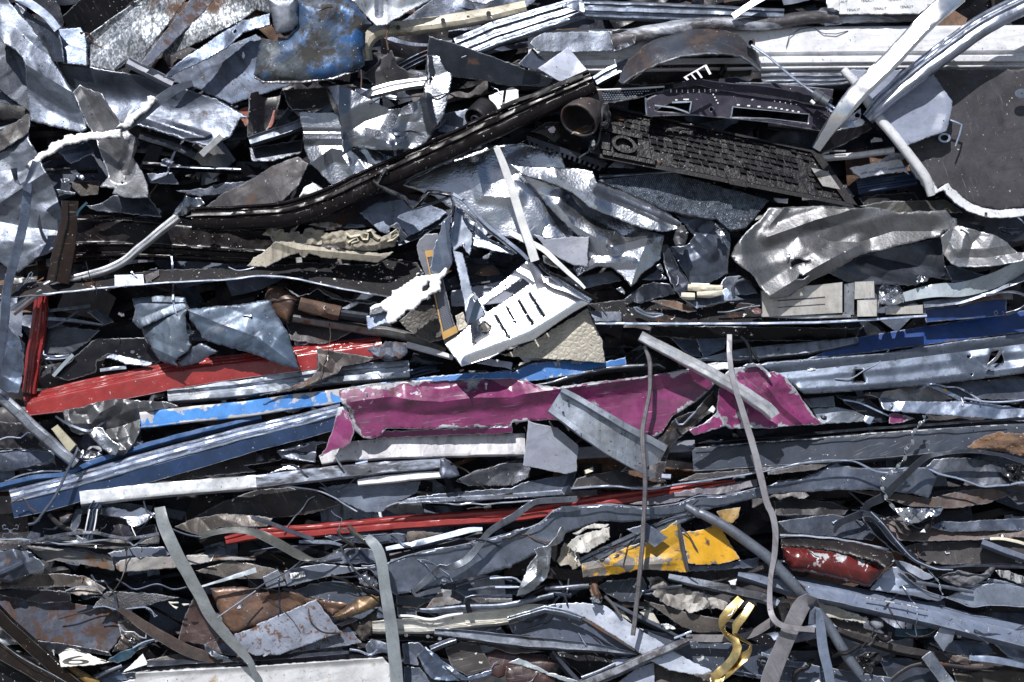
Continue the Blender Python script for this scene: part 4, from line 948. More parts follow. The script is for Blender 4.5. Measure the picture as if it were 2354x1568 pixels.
ft = TU('fitting', None, 'alustain', 't30 420,850,132 450,872,133 452,880,133 490,902,134 492,905,134 555,945,136', [12, 12, 14, 14, 12.5, 13], parent=cb, seg=18, smooth=False)
for a in ('t30 535,945,136 575,972,137 625,1005,137', 't30 525,975,134 560,1005,135 585,1030,135'): TU('prong', None, 'aluminium', a, 3.2, parent=ft)
TU('pin', None, 'whitebright', 't30 392,925,140 425,955,140', 4, parent=ft)

# --- the tube, the long white board and profiles at the top
tu = TU('pipe', 'long crushed steel pipe with mottled coating under the top edge', 'tubemottle', 't20 925,395,50 1100,350,48 1400,285,44 1800,225,36 2354,215,26 t30 400,160,20 700,165,18 1400,150,14', [23, 21, 19, 17, 16, 15, 13, 11], seg=18, wob=.08)
sheet(None, 'tubemottle', 't20 905,275 1000,270 1150,300 1130,400 1040,440 940,470 920,380', 68, name='flattened_end', parent=tu, cr=(4, 22))
lb = B('aluminium_profile', 'very long white-coated window profile running across the top', 'white', 'f 1214,118 1500,114 1900,110 2460,106', 100, 'board', d=24, t=30, roll=8, wob=.2, dent=.5)
sheet('grey shaded end piece of board below the kinked ribbed profile', 'zinc', 't20 160,400 200,350 300,300 520,292 900,288 930,470 600,478 250,475', 52, up=.3, cr=(1, 60))  # grey sheet over the white profile's end, its shading put into the colour
plate('dark triangular plate with a pale border at the end of the long white profile', 'steelgrey', 't20 55,590 190,445 315,570 230,650', 52, rt=.3)
plate('pale grey pointed square plate standing above the black trim', 'lilac', 't20 235,630 515,432 715,672 440,750', 70, rt=-.1, up=.25)
profile('silver ribbed profile piece between the pointed plate and the fender', 'aludull', 't20 760,740 900,660 1080,580', [24, 26, 26], 'groove', d=44, roll=20)
strip('slanting silver strip at the top edge beside the label board', 'aludull', 't20 2030,150 2180,50 2320,-30', 16, 62, t=3, roll=20)
bd = plate('white foil-covered board with repeated black lettering at the top edge', 'white', 't30 655,-60 1620,-60 1520,10 1390,130 660,132', 64, name2=None) if False else S('board', 'white foil-covered board with repeated black lettering at the top edge', 'white', 't30 655,-60 1640,-60 1540,20 1390,130 655,132', 36, up=.1, cr=(.5, 60), wav=(1, 90), th=9, edge='steelbrown')
def word(bd, x0, y0, x1, y1, h=1.2):
    """four corners of a word on a sheet: given in a tile, laid on the sheet's own surface"""
    def Q(u, v, e=0):
        x = x0[0] + (x1[0] - x0[0]) * u + (y1[0] - x0[0]) * v; y = x0[1] + (x1[1] - x0[1]) * u + (y1[1] - x0[1]) * v
        z = float(bd.D(np.array([x]), np.array([y]))[0])
        return P(x, y, z + h + e)
    return Q
def wq(bd, s):
    a = pts(s); return word(bd, a[0], None, a[1], a[2])
TXTS([('TENALIT', wq(bd, 't30 %d,%d %d,%d %d,%d' % (x, y, x + 122, y - 4, x - 4, y + 22)), 0) for x, y in ((724, 82), (968, 70), (1214, 54), (1462, 40), (855, -2), (1105, -14), (1330, -26))] + [('ALIT', wq(bd, 't30 668,8 735,4 664,28'), 0)], 'ink', bd.o)
sheet('torn white wrapping at the corner of the lettered board', 'whitebright', 't30 525,-40 660,-40 655,100 610,90 600,75 545,82', 42, cr=(3, 24))
st = B('metal_bar', 'broad polished flat bar leaning diagonally, blazing white in the sun', 'polished', 't30 1760,-60,150 1470,170,160 1100,560,166 800,860,168 640,1080,160 560,1200,150 450,1380,132', [46, 47, 48, 47, 40, 30, 22], [(-.5, -6), (-.42, 0), (.42, 0), (.5, -6)], t=5, roll=[4, -24, -30, -27, -12, 10, 30], wob=.3)
profile('curved ribbed aluminium profile hooked at its lower end beside the polished bar', 'aluminium', 't30 2500,-60,130 2240,60,136 1950,215,140 1650,430,142 1350,660,142 1100,870,140 900,1080,132', [52, 50, 50, 50, 48, 40, 26], [(-.5, -12), (-.42, -2), (-.3, 0), (-.26, -5), (-.16, -4), (-.12, 3), (.02, 5), (.06, -2), (.3, -1), (.42, -4), (.5, -14)], roll=-20)
sheet('crumpled torn end of sheet under the hooked ribbed profile', 'crumple', 't30 640,1170 700,1100 850,1000 850,1080 900,1120 860,1160 720,1180', 112, cr=(4, 24), holes=['t30 795,1045 820,1030 845,1050 840,1080 800,1080'])
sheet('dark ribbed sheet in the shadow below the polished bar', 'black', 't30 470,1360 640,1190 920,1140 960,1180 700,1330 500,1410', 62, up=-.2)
profile('horizontal ribbed grey profile between the instrument fascia and the white profile', 'aludull', 't30 -60,740 300,730 600,730 900,690', [34, 34, 32, 30], 'ribs', d=44, roll=15)
# --- cover plate with rim, hexagonal plate
cv = sheet('large dark taupe cover plate with a round white rim', 'taupe', 't30 1480,640 2460,640 t31 2460,350 2354,338 2130,368 1990,352 1850,300 1740,215 1640,128 1560,165 1440,0 t30 1270,1360 1000,1060', 74, name='cover_plate', up=.06, cr=(.5, 90), wav=(3, 200), th=3)
S('round_rim', None, 'white', 't31 1300,-40 1380,-60 1480,60 1555,170 1655,112 1690,160 1790,250 1890,315 2010,355 2130,365 2460,335 2460,400 2300,425 2130,440 2000,428 1850,380 1720,300 1640,215 1615,185 1490,232', 92, up=.15, cr=(0, 1), wav=(1, 60), parent=cv.o, th=8)
mb = MB(); q = pts('t30 2335,860')[0]; mb.ring(PX(96), q[0], q[1], 17, 11, .22, -1, 2, 20); mb.build('washer', 'aluminium', cv.o)
mb = MB(); q = pts('t30 1622,1268')[0]; mb.ring(PX(88), q[0], q[1], 14.5, 11, .62, -14, 6, 22); mb.build('ring_nut', 'aluminium', cv.o)
wire('thin bent wire hook on the dark cover plate', 'cut', 't30 1675,1105 1730,1125 1782,1148 1760,1240 1722,1345', 2.2, 104, smooth=False)
hx = sheet('pale smooth plate with cut corners behind the ribbed curved profile', 'lilac', 't30 700,640 1490,640 1560,740 1690,930 1692,1010 1640,1212 1450,1270 1262,1352 1000,1080 840,820', 104, name='metal_plate', up=.1, cr=(.4, 80), wav=(2, 120), fold=[('t30 1620,900 1650,1050 1590,1200', 6, 22)])
hole(2003, 395, 106, 3.4, 2.6, cv.o, 't31')
TU('round_rail', 'rounded white rail running along the cover plate to its rim', 'white', 't30 690,640,104 830,800,108 1000,1060,110 1150,1240,110 1290,1420,106 1450,1640,104 t31 1500,230,98', [10, 11, 12, 12, 12, 12, 10], seg=14)
# --- below the fascia end
profile('white strip lying under the polished bar, slightly bowed', 'white', 't30 480,1448 800,1420 1160,1370', 13, 'round', d=56)
sheet('crumpled white scrap resting behind the bowed white strip', 'whitebright', 't30 940,1290 980,1262 1040,1270 1050,1300 950,1310', 44, cr=(4, 14))
strip('thin light strip above the bowed white strip', 'aludull', 't30 540,1388 715,1386', 4, 60)
lbl = S('board', 'white board strip with a blue company line under the bowed strip', 'white', 't30 745,1545 960,1500 1215,1468 1290,1580 1300,1600 t31 1250,5 850,72', 46, up=.1, cr=(.4, 60), wav=(1, 90), th=6)
TXTS([('SCHÜCO', wq(lbl, 't30 985,1545 1090,1532 988,1578'), 0), ('SCHÜCO', wq(lbl, 't31 925,5 1040,-8 928,28'), 0)], 'inkblue', lbl.o)
S('blue_stripe', None, 'inkblue', 't30 1100,1552 1280,1525 1284,1537 1104,1564', 50, up=.1, cr=(0, 1), wav=(0, 9), th=.6, parent=lbl.o, edge='inkblue')
S('blue_stripe', None, 'inkblue', 't31 850,22 910,14 910,28 850,36', 49, up=.1, cr=(0, 1), wav=(0, 9), th=.6, parent=lbl.o, edge='inkblue')
profile('dark blue ribbed profile under the white lettered strip', 'navy', 't31 820,150 1080,110 1360,60', [36, 36, 34], 'ribs', d=24, roll=10)
sheet('dark rough slab in the hollow below the dark blue ribbed profile', 'blackmatte', 't31 840,250 1060,220 1340,200 1400,290 1050,290 880,320', 12, up=.3)
sheet('olive-grey smooth strip of sheet below the dark rough slab', 'olive', 't31 840,325 1060,285 1650,272 1790,390 1200,388 950,350', 40, up=.05, edge='cut')
# ------------------------------------------------------------------ middle rows
# --- upper shelf: long curved sheet seen on its dark littered top
sh = sheet('long curved dark sheet like a shelf, littered with debris, its front edge bright', 'debris', 't01 -60,1175 400,1142 900,1085 1400,1040 2000,1008 2354,972 t11 300,985 600,1045 900,1105 1220,1155 1500,1180 1600,1170 1570,980 1480,850 1240,800 1100,870 500,850 0,880 t01 2000,900 1450,915 700,1000 -60,1050', 60, up=.9, cr=(1, 70), th=4, edge='cut')
strip(None, 'cut', 't01 -60,1172 400,1140 900,1084 1400,1040 2000,1008 2354,972 t11 150,972 300,985 600,1045 900,1108 1230,1160', 4.2, 92, t=3, wob=.8, name='bright_edge', parent=OF('long curved dark sheet like a shelf'))
mb = MB(); Q = quad('t01 1050,962,84 1318,955,84 1328,1050,92 1052,1062,92'); mb.box(Q, 0, 0, 1, 1, -24, 0, .01)
bl0 = mb.build('aluminium_block', 'aludull', label='single aluminium block on the curved shelf beneath the bent light profile', cat='block', group='sawn aluminium blocks')
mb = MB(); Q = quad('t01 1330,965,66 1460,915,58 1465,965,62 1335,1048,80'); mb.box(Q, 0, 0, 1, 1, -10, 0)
mb.build('block', 'steelbrown', label='shadowed dark block behind the single aluminium block on the shelf', cat='block')  # the aluminium block's shadow strip, built as a dark brown solid
wire('short twisted wire loop lying on the curved shelf near the strap', 'cut', 't01 150,1110 170,1060 240,1010 270,950 290,935 300,950 270,1000 200,1060 160,1110', 1.6, 96)
wire('thin dark wire crossing the edge of the curved shelf sheet', 'steeldark', 't01 790,840 820,960 860,1040 890,1100 888,1145', 1.2, 98)
wire('curved hairline wire lying on the curved shelf', 'cut', 't01 2100,890 2180,920 2270,910 2350,890', 1.2, 84)
# --- beige corroded comb, beige plates
cmb = S('corroded_core', 'beige corroded strip with a torn toothed upper edge', 'beige', 't11 60,600 115,520 150,522 155,560 190,565 205,540 250,542 258,580 310,575 330,555 390,565 400,590 430,590 460,535 520,530 545,550 620,545 640,620 600,680 480,690 160,665 130,605', 84, cr=(4, 18), tear=1.5, up=.1)
hc = S('honeycomb_core', 'crushed beige honeycomb block with folded tubes', 'beige', 't11 595,620 640,580 720,560 850,548 1000,550 1075,540 1110,590 1150,612 1220,580 1295,540 1310,600 1280,690 1200,722 1050,740 900,738 800,720 740,690 620,695', 94, cr=(7, 16), inflate=(14, 16), th=8, tear=1.8)
for i, a in enumerate(('t11 830,570 870,605 960,590 985,630 1020,630 1025,590 985,585', 't11 1020,560 1060,545 1090,590 1140,625 1120,640 1080,610', 't11 1150,640 1190,650 1250,635 1305,590 1290,550 1240,590', 't11 840,660 880,630 930,610 950,650 880,680')):
    B('tube_wall', None, 'cream', a, 12, 'flat', t=2, d=112, parent=hc.o, twist=70, smooth=False)
sheet('beige plate bent along its length with a hooked end over the shelf', 'beige', 't11 -20,800 60,760 180,650 330,660 480,690 740,720 1000,750 1160,762 1265,748 1200,800 1125,846 850,825 600,800 480,760 452,805 430,800 390,760 280,790 90,888 -80,880', 100, up=.15, cr=(1.5, 50), fold=[('t11 180,660 400,730 480,730 1150,790', 10, 16)])
mb = MB(); Q = quad('t11 360,800,96 425,790,96 430,850,100 370,855,100'); mb.box(Q, 0, 0, 1, 1, -10, 0, .1); mb.build('block', 'rustbeige', label='tiny rusty lump under the bent beige plate', cat='lump')
sheet('thin grey sliver with a tattered edge above the beige honeycomb block', 'rustbeige', 't11 480,495 640,475 700,480 795,500 780,512 680,525 600,520', 80)
sheet('pale grey sheet corner above the honeycomb block', 'zinc', 't11 800,520 860,490 990,500 1000,525 850,530', 62)
sheet('white patch of sheet seen between the black trim and the slanted brown sheet', 'whitebright', 't11 385,300 400,230 450,150 520,115 580,130 680,240 540,270 430,290', 44)
sheet('dark round hollow flap beside the white patch', 'black', 't11 400,240 430,215 520,220 540,270 440,300', 52)
sheet('flat grey sheet corner with shadow stripes below the black trim', 'zinc', 't11 950,385 1100,300 1350,262 1560,300 1760,380 1700,440 1500,560 1395,605 1330,515 1300,480 1230,530 1220,590 1130,560', 66, up=.12, cr=(1, 80))
sheet('dark jagged scrap between the flat grey sheet and the honeycomb block', 'steeldark', 't11 1220,520 1300,470 1330,515 1395,605 1330,660 1290,640 1310,540 1270,530', 88)
strip('dented dark grey strip along the lower side of the flat grey sheet', 'steelgrey', 't11 1300,660 1500,580 1720,450 1790,370', 20, 56, roll=30)
# --- thin bent frame wires and strips over the hammered sheet
wf = profile('black-and-silver bent frame strip zigzagging over the hammered sheet', 'edgeshine', 't11 1200,-20 1120,130 1070,100 1150,150 1300,225 1360,250 1440,350 1470,330 1585,200 1680,205 1790,225', 11, 'vee', d=134, roll=0, smooth=False, t=6)
profile('thin black rim strip bent to a corner above the twisted grey blade', 'edgeshine', 't11 1460,350 1600,310 1790,240 1815,300 1800,400 1740,470 1745,560', 7, 'vee', d=132, roll=0, smooth=False, t=5)
strip('long silver strip running from the zigzag frame strip to the slotted casing', 'aluminium', 't11 1810,215 1900,270 2000,370 2150,520 2400,720 t21 150,820', 9, 142, t=3, roll=20)
strip('second long silver strip, thinner, beside the first one', 'aludull', 't11 1920,360 2050,480 2250,640 2400,760', 7, 138, t=3, roll=20)
strip('curved white strip arching over the slotted casing', 'whitebright', 't21 -20,570 120,640 280,720 420,850 540,960 620,1030 670,1085', [12, 14, 13, 12, 10, 8, 6], 136, t=3, roll=10)
sheet('bright zigzag-folded tab behind the long silver strips', 'aluminium', 't11 1905,440 1940,430 2000,480 2050,470 2140,560 2110,600 2160,640 2300,700 2354,720 2354,770 2100,690 1995,640 1990,560 1930,500', 108, cr=(5, 22), up=.3)
sheet('tapering silver leaf of sheet below the zigzag-folded tab', 'aluminium', 't11 1985,615 2100,640 2300,710 2380,760 2354,775 2150,730 1980,690', 120, up=.4)
# --- L bracket, twisted blade with foam, perforated plate, slotted casing
lbk = sheet('smooth folded metal bracket with a long leg and a notched head', 'polisheddull', 't11 1820,318 1925,372 1902,450 1930,500 1992,582 1985,690 1965,785 1930,745 1900,700 1860,705 1830,740 1905,765 1990,1100 2015,1200 2040,1180 2112,1330 1942,1425 1910,1200 1860,960 1800,690 1775,640', 146, name='bracket', up=.28, rt=.05, cr=(.5, 60), wav=(2, 90), fold=[('t11 1840,325 1790,640', 5, 16), ('t11 2015,1195 1945,1420', 8, 14)])
pp = S('perforated_plate', 'pale plate with an orange-edged perforated mesh window, standing on end', 'lilac', 't11 1500,640 1560,590 1670,578 1700,760 1700,900 1740,1100 1790,1300 1870,1540 1735,1600 1690,1400 1640,1180 1560,960 1500,820 1475,690', 134, up=.02, rt=.05, cr=(.6, 60), wav=(1.5, 80), edge='cut')
Qm = quad('t11 1552,740,139 1640,728,139 1838,1480,141 1720,1540,141')
def hexmesh(Q, nu, nv, k=.62):
    V, Fc = [], []
    for j in range(nv):
        for i in range(nu):
            cu, cv = (i + .5 + .5 * (j % 2)) / (nu + .5), (j + .5) / nv
            ru, rv = .58 / (nu + .5), .66 / nv
            b = len(V)
            for q in range(6):
                a = math.pi / 3 * q + math.pi / 6
                V.append(Q(cu + ru * math.cos(a), cv + rv * math.sin(a)))
                V.append(Q(cu + ru * k * math.cos(a), cv + rv * k * math.sin(a)))
            for q in range(6):
                a, c = b + 2 * q, b + 2 * ((q + 1) % 6); Fc.append((a, a + 1, c + 1, c))
    return V, Fc
mb = MB(); mb.box(Qm, .08, .03, .95, .97, -2.2, -1.2); mb.build('mesh_backing', 'ink', pp.o)
V_, F_ = hexmesh(lambda u, v: Qm(.1 + .82 * u, .06 + .9 * v, .8), 5, 44, .66); o_ = make('mesh_screen', V_, F_, 'lilac', parent=pp.o, attrs={'edge': np.ones(len(V_))})
mb = MB(); mb.box(Qm, 0, 0, 1, .075, -1, 1.6); mb.build('tape_strip', 'orangetape', pp.o)
mb = MB(); mb.box(Qm, -.02, .935, 1.12, 1.02, -1, 1.8); mb.build('tape_strip', 'orangetape', pp.o)
mb = MB(); mb.box(Qm, 0, .077, .1, .932, -1, 1.2); mb.build('tape_strip', 'orangetape', pp.o)
bl = sheet('twisted grey blade standing in front of the perforated plate', 'steelshine', 't11 1720,470 1745,440 1800,405 1780,560 1800,700 1808,850 1740,965 1620,930 1600,900 1640,700 1690,560', 152, name='metal_vane', rt=.3, up=.05, cr=(1, 50), fold=[('t11 1735,480 1760,700 1800,850', 10, 20)])
fo = S('foam_lump', 'ragged lump of white foam with a small hole, stuck across the grey blade', 'foam', 't11 1040,1300 1065,1240 1150,1220 1240,1150 1250,1110 1290,1100 1310,1090 1400,1020 1450,990 1520,955 1600,960 1640,880 1645,820 1690,790 1760,790 1775,880 1755,960 1700,1010 1700,1110 1630,1130 1570,1190 1480,1240 1470,1280 1370,1300 1370,1330 1310,1370 1250,1412 1195,1400 1205,1320 1150,1255 1060,1305', 164, up=.35, cr=(0, 50), wav=(2, 9), inflate=(6, 8), th=9, edge='foam', tear=2.8, res=2.6, sharp=180, holes=['t11 1535,1105 1545,1075 1590,1030 1602,1035 1590,1075 1560,1105'])
S('grey_end', None, 'steelshine', 't11 1008,1342 1195,1312 1205,1402 1032,1462', 164, parent=fo.o, cr=(.5, 40)); S('grey_end', None, 'zinc', 't11 1042,1300 1150,1250 1200,1312 1040,1335', 160, parent=fo.o, cr=(.5, 40))
cas = sheet('shiny slotted casing plate with a large window, dazzling in the sun', 'polished', 't11 1940,1428 2110,1330 2025,1190 2200,1070 2354,945 t21 0,938 140,825 225,870 280,940 300,985 420,950 600,1060 748,1175 700,1230 560,1310 380,1430 200,1560 t22 -20,60 -200,160 t12 1890,235 1790,110 1735,25 1840,-40 1935,-130', 128, name='casing', up=.36, rt=0, cr=(.5, 90), wav=(10, 230), th=2, tear=.35, edge='edgedark', fold=[('t21 270,850 480,985 745,1165', -9, 18), ('f 1080,836 1225,782 1340,712', -10, 20)],
     holes=['t11 2095,1240 2354,1062 t21 0,1055 100,992 160,1040 0,1150 t11 2354,1155 2122,1300', 't11 2303,1262 2310,1258 2392,1400 2384,1408', 't11 2196,1330 2206,1328 2340,1545 2330,1552', 't21 52,1196 62,1190 204,1412 192,1420', 't21 158,1128 168,1122 304,1344 290,1350', 't11 2045,1425 2105,1388 2165,1440 2110,1508 2045,1470'])
bar(None, 'black', 't21 265,850 330,925 480,1000 640,1100 790,1180', 8, 'round', d=148, t=6, name='rubber_seam', parent=OF('shiny slotted casing'))
sheet('black glossy chip standing at the corner of the slotted casing', 'black', 't21 285,780 400,815 430,850 420,895 290,850', 140)
mb = MB(); Q = quad('t11 2062,1432,134 2110,1402,134 2150,1440,134 2105,1485,134'); mb.box(Q, 0, 0, 1, 1, -8, 0, .06); mb.build('block', 'cream', label='cream square chip seen through the square hole of the casing', cat='chip')
mb = MB(); q = pts('t12 1995,35')[0]; mb.ring(PX(float(cas.D(np.array([q[0]]), np.array([q[1]]))[0]) + 1), q[0], q[1], 9, 8, .85, -1, .7, 20); mb.build('round_mark', 'aludull', cas.o)
sheet('pale blue-white plates seen through the casing window and behind it', 'lilac', 't11 1790,1110 1900,1090 2354,1000 2354,960 t21 600,985 640,1080 200,1200 t11 1890,1250 1800,1250', 60, up=.1)
strip('dark dotted seam strip behind the casing window', 'steeldark', 't11 1750,1070 2000,1045 2150,1020', 5, 72)
sheet('rusty nut-like lump in the dark gap above the casing', 'rust', 't11 2010,950 2100,880 2180,875 2230,920 2240,955 2100,975', 64, inflate=(12, 12))
# --- below the shelf: rusty pieces
sheet('rounded rusty brown shell half covered by the blue-grey torn sheet', 'rustglossy', 't11 80,1160 110,1060 250,1075 320,1130 400,1195 345,1265 300,1400 200,1360 90,1235', 34, inflate=(20, 24), th=3)
sheet('wavy dark rusty sheet with a bright lower rim under the shelf', 'steelbrown', 't11 250,1070 400,1150 500,1130 545,1100 572,1062 680,1120 800,1178 1000,1190 1110,1205 1050,1230 830,1205 700,1180 560,1090 480,1140 380,1160', 52, cr=(3, 30), up=.5)
TU('pipe', 'rusty pipe end narrowing to a dark rod below the shelf', 'rust', 't11 400,1225,58 560,1265,60 770,1318,62', [16, 17, 17], wob=.1)
TU('rod', 'dark bluish rod stuck into the rusty pipe end', 'steeldark', 't11 760,1315,62 900,1335,66 1030,1350,68', [12, 12, 11])
bar('long brown wedge-shaped strip below the rusty pipe', 'rustbeige', 't11 340,1345 700,1400 1000,1445 1300,1480 1550,1560 1750,1640', [16, 18, 22, 26, 20, 14], 'vee', d=50)
sheet('dark brown plate in the shadow under the brown wedge-shaped strip', 'steelbrown', 't11 270,1400 420,1380 900,1470 750,1560 600,1600 320,1560', 20)
sheet('sheet with a dark pebbled pattern behind the white foam lump', 'tandark', 't11 1320,1385 1420,1290 1500,1240 1650,1240 1720,1400 1720,1550 1600,1580 1480,1530 1380,1460', 80, up=.05)
sheet('pebbled side piece next to the casing, dirty cream', 'tan', 't11 1830,1340 1900,1300 1950,1440 1860,1480', 110)
sheet('cream sheet with a honeycomb pebble pattern, triangular, below the casing', 'tan', 't21 -60,1690 200,1568 690,1270 770,1440 830,1568 t22 852,205 700,190 0,145 -130,120', 98, up=.08, cr=(.8, 80), edge='zinc')
sheet('shiny silver scraps below the rusty shell', 'aluminium', 't11 340,1540 640,1550 700,1568 t12 700,20 360,40', 20, cr=(5, 18))
# --- lower shelf with blocks
sheet('long dark shelf plate scattered with white flakes, carrying the sawn blocks', 'debris', 't21 690,1230 1000,1190 1500,1180 2280,1230 t31 0,1300 1000,1310 1450,1318 1462,1338 1000,1372 0,1408 t21 2354,1412 1500,1415 770,1410', 92, name='shelf_plate', up=.55, cr=(.6, 80), th=4, edge='cut')
strip(None, 'cut', 't21 765,1405 1500,1408 2354,1404 t31 500,1395 1000,1368 1460,1336', 6, 116, t=4, roll=15, wob=.3, name='bright_edge', parent=OF('long dark shelf plate'))
sheet('flat grey offcut lying at the end of the shelf plate beside the casing', 'zinc', 't21 705,1290 1010,1300 1005,1390 770,1390', 112, up=.3, cr=(.3, 50))
wire('twisted strip loop lying on the shelf plate', 'aludull', 't21 1390,1330 1300,1350 1180,1310 1120,1265 1150,1262 1230,1310 1320,1320 1385,1325', 3, 118)
def block(ps, d, depth=38, label=None, m='aluface', first=None):
    mb = MB(); Q = quad(ps, d); mb.box(Q, 0, 0, 1, 1, -depth, 0, .012)
    return mb.build('aluminium_block', m, label=label, cat='block', group='sawn aluminium blocks')
lbk = block('t21 2285,1105 t31 690,1025 690,1312 t21 2295,1350', 112, 36, 'long aluminium block with two lengthwise grooves on the shelf plate')
mb = MB()
for y0, y1 in ((.42, .46), (.66, .69)):
    Q = quad('t21 2285,1105 t31 690,1025 690,1312 t21 2295,1350', 112); mb.box(Q, .2, y0, .78, y1, -1, .6)
mb.build('groove_line', 'edgedark', lbk)
block('t31 795,1025 975,1018 982,1172 792,1186', 124, 40, 'aluminium cube on top of another cube')
block('t31 818,1192 1003,1188 1001,1342 818,1346', 122, 40, 'aluminium cube beneath another cube on the shelf plate')
block('t31 1075,1268 1425,1234 1428,1318 1078,1326', 116, 30, 'low flat aluminium block at the tip of the shelf plate')
mb = MB(); Q = quad('t31 700,1050,96 790,1030,96 790,1330,100 700,1320,100'); mb.box(Q, 0, 0, 1, 1, -20, 0); mb.build('block', 'alustain', label='stained shadowed metal piece between the long block and the cubes', cat='block')
S('plastic_scrap', 'crumpled clear glittering wrap beside the aluminium cubes', 'foil', 't31 1010,1100 1070,1040 1130,1070 1190,1040 1240,1100 1250,1210 1180,1240 1080,1250 1010,1280 1000,1180', 112, cr=(9, 12), inflate=(14, 14))
bar('pale stained strip under the long aluminium block', 'alustain', 't31 -60,1330 400,1345 760,1335', 9, 'flat', d=108)
wire('thin grey wire with a looped end on the shelf plate', 'aludull', 't21 1890,1305 2000,1300 2140,1265 2280,1245', 2.2, 116)
sheet('small bright red glass shard beside the long aluminium block', 'maroonred', 't21 2200,1290 2250,1260 2290,1280 2285,1310 2230,1315', 120)
# --- crushed pieces above the lower shelf
sheet('grey leaf of sheet with a brown underside below the folded dark flap', 'zincblue', 't21 1480,1150 1560,1180 1700,1262 1850,1210 2000,1190 2130,1185 2070,1110 1960,1080 2150,1230 1900,1290 1720,1290 1560,1240', 112, up=.4) if False else sheet('grey leaf of sheet with a brown underside below the folded dark flap', 'zincblue', 't21 1540,1160 1700,1268 1860,1225 2030,1195 2140,1190 2050,1150 1980,1080 1900,1110 1750,1180', 112, up=.4)
sheet('rust-brown pointed sheet under the grey leaf of sheet', 'rust', 't21 1270,1200 1400,1190 1560,1215 1700,1290 1620,1305 1450,1260', 108, up=.4)
for i, (a, l) in enumerate((('t21 1615,1075 1700,1080 1800,1085 1935,1085', 'uppermost pale chalky stick on the grey leaf of sheet'), ('t21 1555,1150 1620,1155 1680,1155', 'short stubby pale chalky stick on the grey leaf of sheet'), ('t21 1700,1140 1800,1135 1935,1115', 'lower long pale chalky stick on the grey leaf of sheet'))):
    TU('chalky_stick', l, 'cream', a, [7, 9, 8], d=128, group='chalky sticks', wob=.12)
bar('slim white strip behind the chalky sticks', 'whitebright', 't21 1645,1045 1815,1045', 5, d=120)
sheet('pale grey sheet patch behind the grey leaf of sheet', 'zinc', 't21 1910,1050 1960,980 2080,960 2180,1010 2260,1130 2060,1150', 72)
wire('bent grey pin hooked over the pale grey sheet patch', 'steelgrey', 't21 2140,1000 2060,1030 2030,1090 2040,1170', 4, 110)
sheet('dark crumpled sheet with a ragged split at the tip of the hanging lobe', 'steeldark', 't21 1030,1190 1120,1110 1210,1050 1310,1030 1480,1050 1510,1130 1350,1170 1180,1225', 92, cr=(5, 36), fold=[('t21 1200,1050 1210,1200', 8, 16)])
sheet('small silvery dented chip in the hollow beside the split dark sheet', 'crumple', 't21 965,1090 1000,1070 1040,1110 1040,1140 1000,1120', 70, cr=(3, 12))
sheet('small bright twisted scrap beside the folded dark flap', 'crumple', 't21 1320,880 1370,850 1400,980 1385,990 1350,920', 84, cr=(5, 14))
sheet('pale flat strip of sheet beneath the hanging lobe', 'zinc', 't21 600,985 760,950 920,925 1010,1010 680,1085', 44, up=.2)
sheet('second pale strip of sheet beyond the tip of the hanging lobe', 'zinc', 't21 1200,1010 1340,910 1430,1000', 50)
# --- big crumpled grey sheet on the other side
big = sheet('big crumpled pale grey sheet with small tears, folded over itself', 'crumpledull', 't21 2010,790 2060,680 2130,590 2300,430 t31 0,345 250,333 480,325 640,332 790,347 960,340 1100,360 1200,385 1400,375 1640,365 1690,432 1735,450 1742,540 1620,560 1590,600 1430,632 1240,680 1050,730 850,775 640,905 400,1020 200,1160 20,1185 t21 2300,1090 2200,945 2040,835', 116, up=.18, cr=(4.5, 62), fold=[('t31 0,610 200,540 450,450 650,400 790,350', 14, 24), ('t31 20,1150 420,900 640,780 830,690', 16, 30), ('t31 440,590 560,650 840,660 1150,560 1500,560', -16, 40), ('t31 0,520 150,345', 7, 12)],
      holes=['t31 208,905 212,850 245,815 290,805 330,832 410,828 360,850 300,852 250,865 225,880', 't31 262,1005 290,955 330,965 380,965 330,1000'])
sheet('blotchy end lobe of crumpled grey sheet, tapering to a point', 'crumpledull', 't31 1590,605 1640,560 1745,500 1850,530 2110,605 2200,670 2290,755 2460,740 2460,820 2250,850 2050,878 1760,888 1680,850 1615,770', 126, up=.2, cr=(5, 44), fold=[('t31 1740,800 2000,805 2280,760', -12, 20), ('t31 1620,600 1740,740', 10, 30)])
sheet('dark grey inner sheet under the fold of the big crumpled sheet', 'steelgrey', 't31 555,945 700,850 860,785 1240,685 1595,625 1620,860 1700,1010 1500,985 1360,1060 1200,1055 1000,1045 700,1020', 70, up=.05, cr=(3, 60), fold=[('t31 900,850 1080,915 1500,980', 10, 24), ('t31 910,780 1300,860 1620,960', -10, 30)])
sheet('small bright dented tip on the dark grey inner sheet', 'crumple', 't31 1360,990 1400,970 1470,990 1460,1020 1370,1040', 92, cr=(4, 10))
sheet('dark leaf of sheet running out beneath the blotchy end lobe', 'steelgrey', 't31 1620,880 1700,880 2000,960 1850,1020 1690,1020', 78)
sheet('grey lump of crumpled sheet in the dark corner below the round rim', 'zinc', 't31 2110,535 2150,515 2200,540 2300,530 2340,570 2250,600 2150,570', 60, cr=(5, 18), inflate=(10, 10))
wire('thin wire curving down from the round rim', 'cut', 't31 2290,430 2340,470 2400,540', 1.8, 70)
B('metal_strap', 'broad pale strap curling back at the frame edge behind the blocks', 'paleribbon', 't31 1250,1165,84 1500,1110,88 1750,1095,92 1950,1055,96 2150,980,104 2460,810,112', [22, 30, 34, 36, 38, 38], 'flat', t=2, roll=[10, 10, 5, -5, -25, -40])
